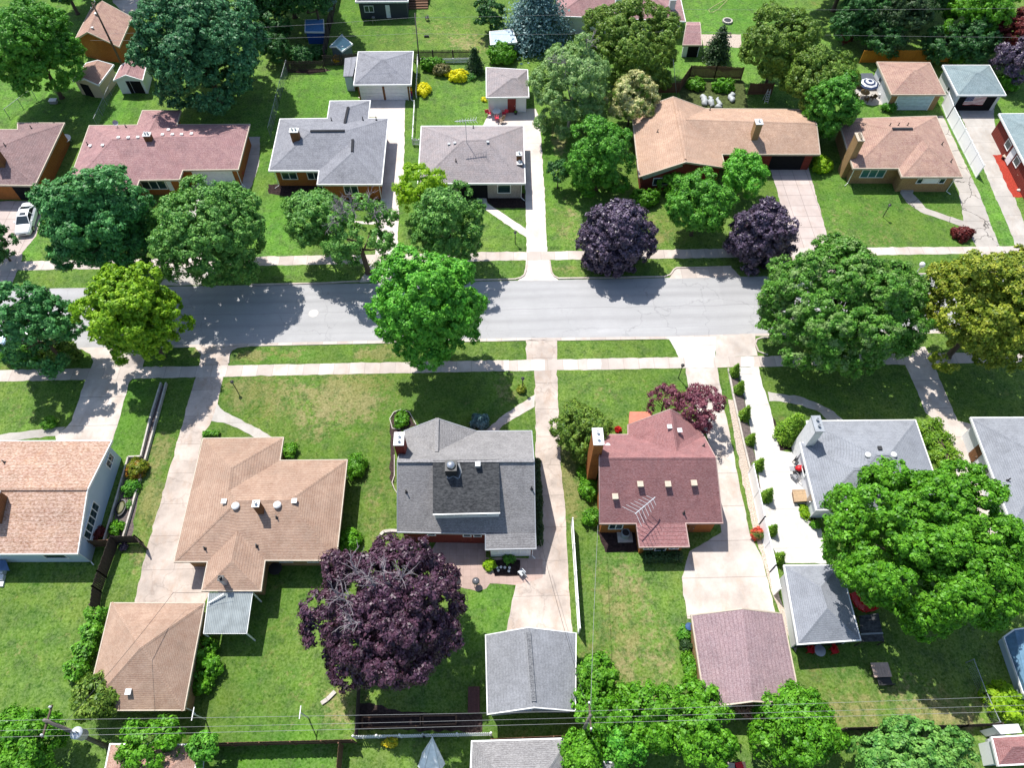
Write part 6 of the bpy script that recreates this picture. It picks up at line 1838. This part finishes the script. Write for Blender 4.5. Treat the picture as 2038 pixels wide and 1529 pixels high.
def round_table(label, p, r, h, mat, legmat=None):
    o = thing('garden_table', label, 'table', p)
    MB().lathe((p.x, p.y, h - .04), [(r, 0), (r, .04), (.02, .045)], 20).build('table_top', mat, o)
    for k in range(4):
        a = k * 1.571 + .5
        MB().bar((p.x + math.cos(a) * r * .75, p.y + math.sin(a) * r * .75, 0), (p.x + math.cos(a) * r * .55, p.y + math.sin(a) * r * .55, h - .05), .045).build('leg', legmat or mat, o)
    return o
PINK = plain('crimson_plastic', srgb(214, 40, 74, .8), .5)
REDP = plain('red_plastic', srgb(215, 24, 34, .8), .45)
p = A2(1868, 880)
round_table('white round table among crimson chairs at the taupe garage', p, .55, .72, M['cap_white'])
for k, lab in ((0, 'crimson garden chair right of the white patio table'), (1.57, 'crimson garden chair behind the white patio table'), (3.14, 'crimson garden chair left of the white patio table'), (4.71, 'crimson garden chair nearest the house at the white patio table')):
    q = p + Vector((math.cos(k) * .95, math.sin(k) * .95, 0)); chair(lab, q, k + 1.571, PINK, 'crimson chairs round the white table')
chair('tan garden chair beside the crimson set', A2(1905, 935), 2.2, plain('tan_fabric', srgb(170, 140, 115, .75)))
for lab, q in (('dark plant pot left of the red garage door', A3(45, 842)), ('dark small pot in front of the red garage door', A3(100, 868))):
    o = thing('plant_pot', lab, 'pot', q, 'dark pots by the red door')
    MB().lathe(q, [(.16, 0), (.24, .38), (.26, .4), (.2, .38)], 14).build('pot', M['dark_metal'], o)
    MB().lathe(q + Vector((0, 0, .3)), [(.19, .06), (.12, .16), (.02, .2)], 10).build('plant', L_HEDGE, o)
# striped parasol set
p = A4(762, 735)
o = thing('parasol', 'blue and white striped parasol over a table in the right back garden', 'parasol', p)
MB().tube([p, p + Vector((0, 0, 2.35))], .03, 8).build('pole', M['cap_white'], o)
m = MB()
N_ = 8
rad, zz = [0, .3, .55, .8, 1.05, 1.3], [2.42, 2.36, 2.28, 2.18, 2.06, 1.92]
NAVY = plain('navy_stripe', srgb(36, 56, 92, .8), .8)
for col_ in (0, 1):
    m = MB()
    for i in range(5):
        if i % 2 != col_: continue
        for k in range(N_):
            a, b_ = 6.283 * k / N_, 6.283 * (k + 1) / N_
            m.poly([p + Vector((rad[i] * math.cos(a), rad[i] * math.sin(a), zz[i])), p + Vector((rad[i + 1] * math.cos(a), rad[i + 1] * math.sin(a), zz[i + 1])),
                    p + Vector((rad[i + 1] * math.cos(b_), rad[i + 1] * math.sin(b_), zz[i + 1])), p + Vector((rad[i] * math.cos(b_), rad[i] * math.sin(b_), zz[i]))][: 4] if i else
                   [p + Vector((0, 0, zz[0])), p + Vector((rad[1] * math.cos(a), rad[1] * math.sin(a), zz[1])), p + Vector((rad[1] * math.cos(b_), rad[1] * math.sin(b_), zz[1]))])
    m.build('canopy_stripes', M['cap_white'] if col_ else NAVY, o)
round_table('round table beneath the striped parasol', p + Vector((.02, -.03, 0)), .6, .72, M['brick_tan'])
for k, lab in ((3.6, 'wooden chair left of the striped parasol'), (4.7, 'wooden chair in front of the striped parasol'), (5.6, 'wooden chair right of the striped parasol')):
    chair(lab, p + Vector((math.cos(k) * 1.1, math.sin(k) * 1.1, 0)), k + 1.571, WOOD_BROWN, 'chairs round the striped parasol')
chair('white garden chair by the white wall of the brown roofed garage', A4(885, 735), 1.2, M['cap_white'])
q = A4(762, 640)
o = thing('hot_tub', 'square hot tub with a dark cover behind the striped parasol', 'hot tub', q)
MB().box((q.x, q.y, .42), (2.3, 2.0, .84)).build('cabinet', WOOD_DARK, o)
MB().box((q.x, q.y, .9), (2.4, 2.1, .1)).build('cover', plain('slate_cover', srgb(92, 98, 108, .7), .7), o)
MB().box((q.x, q.y - .62, .95), (2.2, .06, .03)).build('handle', M['dark_metal'], o)
# flag on the open garage
def flag():
    h = GARAGE_FLAG
    a, b, d, nr = h.edge('d', 'c')
    o = thing('flag', 'red and white striped flag with a blue canton hung in the open garage', 'flag', a.lerp(b, .42) + nr * .15)
    L = (b - a).length
    w, ht, zt = L * .47, 1.25, 2.2
    x0 = L * .2
    def Q(u, v, off=0): 
        y = .06 * math.sin(u * 9)
        return a + d * (x0 + u * w) + nr * (.16 + y + off) + Vector((0, 0, zt - v * ht))
    mats = [plain('flag_red', srgb(170, 40, 50, .8)), plain('flag_white', (.75, .75, .75, 1)), plain('flag_blue', srgb(36, 50, 110, .8))]
    mr, mw, mb_ = MB(), MB(), MB()
    for i in range(13):
        m = mr if i % 2 == 0 else mw
        u0 = .4 if i < 7 else 0
        n = 12
        for k in range(n):
            ua, ub = u0 + (1 - u0) * k / n, u0 + (1 - u0) * (k + 1) / n
            m.poly([Q(ua, (i + 1) / 13), Q(ub, (i + 1) / 13), Q(ub, i / 13), Q(ua, i / 13)])
    for k in range(6): mb_.poly([Q(.4 * k / 6, 7 / 13), Q(.4 * (k + 1) / 6, 7 / 13), Q(.4 * (k + 1) / 6, 0), Q(.4 * k / 6, 0)])
    nr_, nw_ = len(mr.f), len(mw.f)
    mr.add(mw.v, mw.f); mr.add(mb_.v, mb_.f)
    ct = mr.build('cloth', mats[0], o)
    ct.data.materials.append(mats[1]); ct.data.materials.append(mats[2])
    for i, pl in enumerate(ct.data.polygons): pl.material_index = 0 if i < nr_ else (1 if i < nr_ + nw_ else 2)
    st = MB()
    for r_ in range(9):
        for c_ in range(6 if r_ % 2 == 0 else 5):
            cu, cv = (.033 + c_ * .066 + (0 if r_ % 2 == 0 else .033)), (r_ + 1) / 10 * 7 / 13
            ring = []
            for k in range(10):
                rr = .033 if k % 2 == 0 else .014
                aa = math.pi / 2 + k * math.pi / 5
                ring.append(Q(cu + math.cos(aa) * rr / w, cv - math.sin(aa) * rr / ht, .012))
            st.poly(ring)
    st.build('stars', mats[1], ct)
flag()
def kettle(label, p, s=1.0):
    o = thing('kettle_grill', label, 'grill', p)
    m = MB()
    for k in range(3):
        a = 2.094 * k
        m.bar((p.x + math.cos(a) * .32 * s, p.y + math.sin(a) * .32 * s, 0), (p.x + math.cos(a) * .18 * s, p.y + math.sin(a) * .18 * s, .6 * s), .04)
    m.build('leg', M['metal'], o)
    MB().lathe(p + Vector((0, 0, .5 * s)), [(.08, 0), (.24 * s, .08 * s), (.31 * s, .26 * s)], 18).build('bowl', M['dark_metal'], o, True)
    MB().lathe(p + Vector((0, 0, .76 * s)), [(.32 * s, 0), (.28 * s, .13 * s), (.16 * s, .22 * s), (.03, .24 * s)], 18).build('lid', plain('enamel_grey', (.1, .1, .11, 1), .25, .5), o, True)
    return o
kettle('dark kettle grill on the back lawn near the top edge', A2(935, 172))
kettle('dark kettle grill on the patio by the purple beech', D2(1548, 75))
kettle('shiny kettle grill at the patio end', D2(1712, 130))
chair('black garden chair on the back lawn near the top edge', A2(1340, 152), .3, M['dark_metal'])
thing1(MB().box(A2(1335, 280) + Vector((0, 0, .12)), (.7, .22, .22)).bar(A2(1322, 280) + Vector((0, 0, .23)), A2(1348, 280) + Vector((0, 0, .23)), .1, .1), 'planter_box', M['dark_metal'], 'low black box lying on the back lawn', 'box')
chair('grey metal chair at the end of the black flower bed', C3(145, 1465), .7, M['galv'])
p = G(884, 1155)
o = thing('statue', 'white garden ornament at the edge of the purple beech', 'ornament', p)
MB().lathe(p, [(.32, 0), (.32, .1), (.16, .2), (.12, .6), (.3, .75), (.36, .9), (.3, .92)], 16).build('basin', M['cap_white'], o, True)
MB().lathe(p + Vector((0, 0, .9)), [(.06, 0), (.06, .3), (.16, .36), (.02, .42)], 12).build('finial', M['cap_white'], o, True)
o = thing('flower_cluster', 'white flower heads in the black bed by the sunroom', 'flowers', C2(1920, 1425))
for x, y in ((1870, 1418), (1900, 1415), (1930, 1418), (1965, 1420), (1880, 1440), (1960, 1445)):
    c = C2(x, y); MB().lathe((c.x, c.y, .0), [(.1, 0), (.12, .14), (.03, .2)], 8).build('flower', M['cap_white'], o)
# planter with yellow flowers
p = A2(655, 480)
o = thing('planter', 'white oval planter of yellow flowers by the picket fence', 'planter', p)
MB().lathe(p, [(.5, 0), (.62, .45), (.66, .5), (.56, .46)], 20, 1.15, .75).build('tub', M['cap_white'], o)
rngp = np.random.default_rng(5)
C_, N_2 = crown_pts(.62, .3, rngp, 6, .5, .2, 1, .14)
V_ = leaf_quads(C_, N_2, .14, rngp)
add_child('flowers', mesh_quads('flowers', V_, leafmat('planter_flowers', srgb(110, 130, 30, .7), srgb(240, 170, 30, .85), .2)), o, (0, 0, .6))
# stacked toys / bins
p = A2(1212, 742)
o = thing('toy_crate', 'stack of red, yellow and blue crates beside the double garage', 'crates', p)
for i, c_ in enumerate((srgb(40, 60, 160, .8), srgb(120, 40, 120, .8), srgb(210, 30, 60, .8), srgb(235, 170, 40, .8))):
    MB().box((p.x + .03 * (i % 2), p.y + .02 * i, .2 + .36 * i), (.55, .5, .34), .1 * i).build('crate', plain('crate_colour_%d' % i, c_, .4), o)
# gas grill + red set by the white drive
p = C4(262, 690)
o = thing('gas_grill', 'red topped barbecue with side tables on the white drive', 'grill', p)
MB().box((p.x, p.y, .45), (.9, .55, .6)).build('cabinet', M['dark_metal'], o)
MB().lathe(p + Vector((0, 0, .75)), [(.4, 0), (.38, .16), (.2, .3), (.02, .32)], 16, 1.15, .75).build('lid', REDP, o, True)
for sx_ in (-1, 1): MB().box((p.x + sx_ * .72, p.y, .78), (.45, .45, .04)).build('side_table', M['metal'], o)
chair('dark folding chair beside the red barbecue', C4(238, 735), .6, M['metal'])
chair('pale folding chair above the red barbecue', C4(250, 612), 2.4, M['dark_metal'])
q = [C4(212, 840), C4(335, 838), C4(340, 925), C4(228, 932)]
o = thing('timber_steps', 'timber landing at the side door of the white house', 'steps', q[0].lerp(q[2], .5))
MB().prism(q, .38, .5).build('deck', wood('deck_tan', srgb(206, 176, 140, .75), .14, 1), o)
MB().prism(mitre(q, -.08), 0, .375).build('base', WOOD_BROWN, o)
# red chairs in the open garage
q = D4(350, 640); chair('red round-backed chair left under the grey garage roof', q, 3.0, REDP)
q = D4(530, 645); chair('red chair right under the grey garage roof', q, 3.3, REDP)
q = D4(415, 650); round_table('grey round table between the red chairs', q, .45, .6, M['metal'])
# lean-to with dark sheet
q = [D4(735, 372, 1.5), D4(880, 352, 1.5), D4(925, 565, 1.3), D4(748, 570, 1.3)]
o = thing('lean_to', 'low black sheeted lean-to beside the grey garage', 'lean-to', D4(820, 470))
MB().add(q + [v - Vector((0, 0, .06)) for v in q], [(3, 2, 1, 0), (4, 5, 6, 7), (0, 1, 5, 4), (1, 2, 6, 5), (2, 3, 7, 6), (3, 0, 4, 7)]).build('sheet_roof', M['roll_black'], o)
for v in q: MB().bar((v.x, v.y, 0), (v.x, v.y, v.z - .06), .07).build('post', WOOD_DARK, o)
a, b = q[3].lerp(q[0], .28), q[2].lerp(q[1], .28); MB().bar(a + Vector((0, 0, .05)), b + Vector((0, 0, .05)), .12, .08).build('batten', M['galv'], o)
# red slide under the big tree
pts_ = [D4(690, 195, 1.4), D4(705, 245, 1.1), D4(730, 290, .75), D4(770, 315, .45), D4(825, 305, .3), D4(850, 290, .28)]
o = thing('play_slide', 'curved red plastic slide under the enormous bright green tree', 'slide', D4(760, 300))
m = MB()
for a, b in zip(pts_, pts_[1:]):
    m.bar(a, b, .62, .05)
    d = (b - a); d.z = 0; d.normalize(); s = Vector((-d.y, d.x, 0)) * .33
    m.bar(a + s + Vector((0, 0, .1)), b + s + Vector((0, 0, .1)), .06, .24); m.bar(a - s + Vector((0, 0, .1)), b - s + Vector((0, 0, .1)), .06, .24)
m.build('chute', REDP, o)
for v in (pts_[0], pts_[2]): MB().bar((v.x, v.y, 0), v, .07).build('post', M['metal'], o)
# timber table and bench on the back lawn
q = [D4(790, 745), D4(922, 742), D4(955, 850), D4(820, 856)]
o = thing('timber_table', 'weathered timber table on the back lawn below the grey garage', 'table', q[0].lerp(q[2], .5))
for i in range(6):
    t0, t1 = i / 6 + .006, (i + 1) / 6 - .006
    MB().prism([q[0].lerp(q[1], t0), q[0].lerp(q[1], t1), q[3].lerp(q[2], t1), q[3].lerp(q[2], t0)], .68, .73).build('plank', plain('pink_grey_timber', srgb(196, 172, 158, .75), .85, .2, 0, .18, 2), o)
for v in mitre(q, -.25): MB().bar((v.x, v.y, 0), (v.x, v.y, .68), .09).build('leg', WOOD_GREY, o)
q = [D4(850, 855), D4(950, 850), D4(985, 940), D4(878, 945)]
o = thing('garden_bench', 'black metal bench drawn up to the timber table', 'bench', q[0].lerp(q[2], .5))
up = Vector((0, 0, 1))
m = MB()
for i in range(7):
    t = i / 6
    a, b = q[0].lerp(q[3], t * .55), q[1].lerp(q[2], t * .55)
    m.bar(a + up * .45, b + up * .45, .09, .03)
m.build('seat', M['dark_metal'], o)
m = MB()
for z in (.55, .7, .85): m.bar(q[3].lerp(q[0], .35) + up * z, q[2].lerp(q[1], .35) + up * z, .05, .06)
m.build('backrest', M['dark_metal'], o)
for v in (q[0], q[1], q[3].lerp(q[0], .35), q[2].lerp(q[1], .35)): MB().bar(v, v + up * .85 if v not in (q[0], q[1]) else v + up * .45, .05).build('leg', M['dark_metal'], o)
# white net tent
c = D2(1365, 1500)
o = thing('play_tent', 'white pyramid play tent on the bottom lawn', 'tent', c)
base = [D2(1268, 1520), D2(1300, 1420), D2(1430, 1412), D2(1475, 1500), D2(1440, 1560), D2(1310, 1570)]
apex = Vector((D2(1378, 1300, 2.3).x, D2(1378, 1300, 2.3).y, 2.3))
m = MB()
for i in range(6): m.add([base[i] + up * .02, base[(i + 1) % 6] + up * .02, apex], [(0, 1, 2)])
m.build('canvas', plain('white_canvas', (.86, .86, .85, 1), .8), o)
m = MB()
for v in base: m.tube([v, v.lerp(apex, 1.03)], .035, 6)
m.build('pole', M['cap_white'], o)
# raised beds
for lab, q in (('brown raised bed along the bottom fence', [D2(850, 1150), D2(1290, 1140), D2(1290, 1215), D2(850, 1230)]), ('brown raised bed right of the curved one at the bottom', [D2(1310, 1140), D2(1560, 1135), D2(1560, 1200), D2(1310, 1210)])):
    o = thing('raised_bed', lab, 'raised bed', q[0].lerp(q[2], .5))
    m = MB()
    for i in range(4): m.bar(q[i] + up * .17, q[(i + 1) % 4] + up * .17, .1, .34)
    m.build('board', WOOD_BROWN, o)
    MB().prism(mitre([Vector(v) for v in q], -.07), 0, .26).build('soil', SOIL, o)
q = [D2(1650, 912, .5), D2(1738, 910, .5), D2(1740, 1110, .5), D2(1648, 1112, .5)]
o = thing('timber_platform', 'long reddish-brown timber box beside the light grey garage', 'storage box', D2(1695, 1010))
MB().prism(q, .46, .52).build('lid', wood('red_brown_boards', srgb(120, 84, 80, .6), .14, 0), o)
MB().prism(mitre([Vector(v) for v in q], -.06), 0, .455).build('box', WOOD_DARK, o)
# things in the red mulch bed
p = A4(1858, 1225)
o = thing('garden_bench', 'tan bench seat in the red mulch bed', 'bench', p)
MB().box((p.x, p.y, .42), (1.5, .6, .1), -1.0).build('seat', M['trim_tan'], o)
MB().box((p.x + .2, p.y + .12, .7), (1.5, .08, .5), -1.0).build('backrest', M['trim_tan'], o)
for k in (-.5, .5): MB().box((p.x + k * .7, p.y - k * 1.1, .2), (.12, .5, .38), -1.0).build('leg', M['trim_brown'], o)
p = A4(1935, 1370)
o = thing('bird_bath', 'pale bird bath in the red mulch bed', 'bird bath', p)
MB().lathe(p, [(.25, 0), (.1, .1), (.09, .6), (.36, .72), (.38, .8), (.3, .74)], 16).build('basin', M['trim_tan'], o, True)
thing1(MB().lathe(A4(1950, 1450), [(.22, 0), (.26, .12), (.14, .2), (.02, .22)], 10, 1.3, .8), 'garden_stone', STN, 'pale stone in the red mulch bed', 'stone')
# far lawn: fire ring, hose, bench, ladder, covers
p = A3(1710, 165)
o = thing('fire_pit', 'round stone fire pit with a dark grate on the far lawn', 'fire pit', p)
for k in range(12):
    a = 6.283 * k / 12
    MB().box((p.x + math.cos(a) * .62, p.y + math.sin(a) * .62, .14), (.22, .3, .28), a).build('stone', STN, o)
MB().lathe(p + up * .2, [(.5, 0), (.5, .04), (.02, .05)], 18).build('grate', M['dark_metal'], o)
hp = [A3(*q, .03) for q in ((1700, -5), (1650, 20), (1600, 50), (1570, 72), (1575, 90), (1600, 92), (1640, 70), (1680, 30), (1710, 0), (1730, -25))]
thing1(MB().tube(hp, .035, 6), 'garden_hose', plain('pale_hose', srgb(220, 210, 150, .8)), 'pale garden hose looped on the far lawn', 'hose')
a, b = A3(1680, 275), A3(1735, 272)
o = thing('garden_bench', 'dark plank bench by the far lawn', 'bench', a.lerp(b, .5))
MB().bar(a + up * .45, b + up * .45, .3, .05).build('seat', WOOD_DARK, o)
for v in (a, b): MB().bar(v, v + up * .43, .1).build('leg', WOOD_DARK, o)
p = A4(20, 775)
o = thing('step_ladder', 'pale step ladder standing by the vegetable plot', 'ladder', p)
m = MB()
for sx_ in (-.25, .25): m.bar(p + Vector((sx_, -.35, 0)), p + Vector((sx_ * .7, 0, 1.9)), .05); m.bar(p + Vector((sx_, .45, 0)), p + Vector((sx_ * .7, .02, 1.9)), .04)
m.build('rail', M['cap_white'], o)
for k in range(5):
    t = .15 + k * .17; MB().box(p + Vector((0, -.35 * (1 - t), 1.9 * t)), (.46, .1, .03)).build('rung', M['cap_white'], o)
for i, (x, y, lab) in enumerate(((1530, 770, 'white plastic plant cover, left'), (1580, 780, 'white plastic plant cover, middle'), (1640, 790, 'white plastic plant cover, right'), (1740, 745, 'translucent plant cover beside the vegetable plot'))):
    c = A3(x, y); m = MB()
    rr = random.Random(i)
    m.tube([c + Vector((rr.uniform(-.3, .3), -1.1 + k * .3, rr.uniform(.12, .3))) for k in range(8)], [.08] + [rr.uniform(.2, .42) for k in range(6)] + [.08], 9)
    thing1(m, 'plant_cover', plain('grey_white_plastic', srgb(205, 210, 210, .62), .5), lab + ' over garden rows', 'cover', 'white covers in the vegetable plot', True)
# left garden bits
p = A1(500, 1085)
round_table('pale oval table on the patch beside the left house', p, .9, .6, M['cap_white'])
p = A1(412, 780); o = thing('planter_box', 'pale square box on the shaded left lawn', 'box', p)
MB().box(p + up * .2, (.9, .6, .4)).build('box', M['galv'], o); MB().box(p + up * .42, (.96, .66, .05)).build('lid', M['cap_white'], o)
p = A1(1840, 1335); o = thing('plant_pot', 'red plant pot at the side of the mauve-roofed house', 'pot', p)
MB().lathe(p, [(.22, 0), (.34, .5), (.36, .55), (.28, .5)], 14).build('pot', REDP, o); MB().lathe(p + up * .45, [(.27, .04), (.2, .3), (.03, .4)], 10).build('plant', L_HEDGE, o)
p = A1(1855, 1250); o = thing('plant_pot', 'yellow flower pot at the side of the mauve-roofed house', 'pot', p)
MB().lathe(p, [(.18, 0), (.26, .35), (.2, .33)], 14).build('pot', M['trim_tan'], o); MB().lathe(p + up * .3, [(.28, .02), (.24, .2), (.03, .3)], 10).build('flowers', L_YELLOW, o)
p = C1(928, 968); o = thing('planter', 'oval stone planter in the raised bed', 'planter', p)
MB().lathe(p, [(.62, 0), (.66, .3), (.55, .32), (.5, .2)], 20, .7, 1.25).build('basin', M['dark_metal'], o); MB().lathe(p + up * .2, [(.5, 0), (.4, .14), (.02, .16)], 16, .7, 1.25).build('plant', L_BROWN, o)
o = thing('deck_stairs', 'small deck stair with a blue top cut by the left edge', 'stairs', D1(5, 60))
q = [D1(-90, -60, 1), D1(30, -60, 1), D1(60, 20, 1), D1(-60, 20, 1)]
MB().prism(q, .7, .8).build('deck', plain('blue_deck_paint', srgb(90, 120, 165, .75)), o)
for i in range(3):
    z = .18 * (3 - i)
    MB().prism([D1(-60 - 8 * i, 22 + 45 * i), D1(55 - 8 * i, 22 + 45 * i), D1(45 - 8 * i, 62 + 45 * i), D1(-70 - 8 * i, 62 + 45 * i)], 0, z).build('step', M['cap_white'], o)
p = D3(1410, 470); o = thing('storage_bin', 'small blue bin at the side of the plum-roofed garage', 'bin', p)
MB().lathe(p, [(.22, 0), (.3, .6), (.32, .62)], 14).build('bin', plain('blue_bin', srgb(40, 80, 130, .8)), o); MB().lathe(p + up * .62, [(.33, 0), (.3, .06), (.02, .1)], 14).build('lid', plain('blue_bin', (0, 0, 0, 1)), o)
p = C3(930, 1175); o = thing('air_conditioner', 'round air conditioner behind the red-brown house', 'air conditioner', p)
MB().box((p.x, p.y, .05), (1.3, 1.2, .1)).build('pad', STN, o); MB().lathe(p + up * .1, [(.38, 0), (.4, .75), (.34, .8), (.3, .7)], 20).build('housing', M['galv'], o); MB().lathe(p + up * .78, [(.3, 0), (.28, .03), (.02, .04)], 14).build('fan_grille', M['dark_metal'], o)
p = C2(200, 1442); round_table('dark glass table in the shade behind the sand-brown house', p, .55, .7, M['dark_metal'])
o = thing('timber_deck', 'small brown timber deck against the house at the top edge', 'deck', A2(1270, 5))
MB().prism([A2(1190, 32), A2(1352, 28), A2(1362, -60), A2(1200, -60)], .5, .6).build('deck_boards', wood('deck_brown', srgb(150, 110, 90, .65), .14, 1), o)
for i in range(3): MB().prism([A2(1195, 34 + 12 * i), A2(1345, 31 + 12 * i), A2(1346, 43 + 12 * i), A2(1195, 46 + 12 * i)], 0, .45 - .15 * i).build('step', WOOD_BROWN, o)
for x, y in ((1192, 30), (1350, 26)): MB().bar(A2(x, y), A2(x, y) + up * 1.5, .09).build('post', WOOD_BROWN, o)
p = D3(1760, 1520)
o = thing('market_umbrella', 'red and peach folded cloths on a small stand at the bottom edge', 'cloth stand', p)
MB().box((p.x, p.y, .5), (1.5, .5, .06)).build('shelf', WOOD_DARK, o)
for k in (-.6, .6): MB().bar((p.x + k, p.y, 0), (p.x + k, p.y, .47), .06).build('leg', WOOD_DARK, o)
MB().box((p.x + .25, p.y, .58), (.5, .42, .12), .2).build('cloth', REDP, o); MB().box((p.x - .35, p.y, .57), (.5, .4, .1), -.2).build('cloth', M['trim_tan'], o)
print('leaves', NLEAF[0])
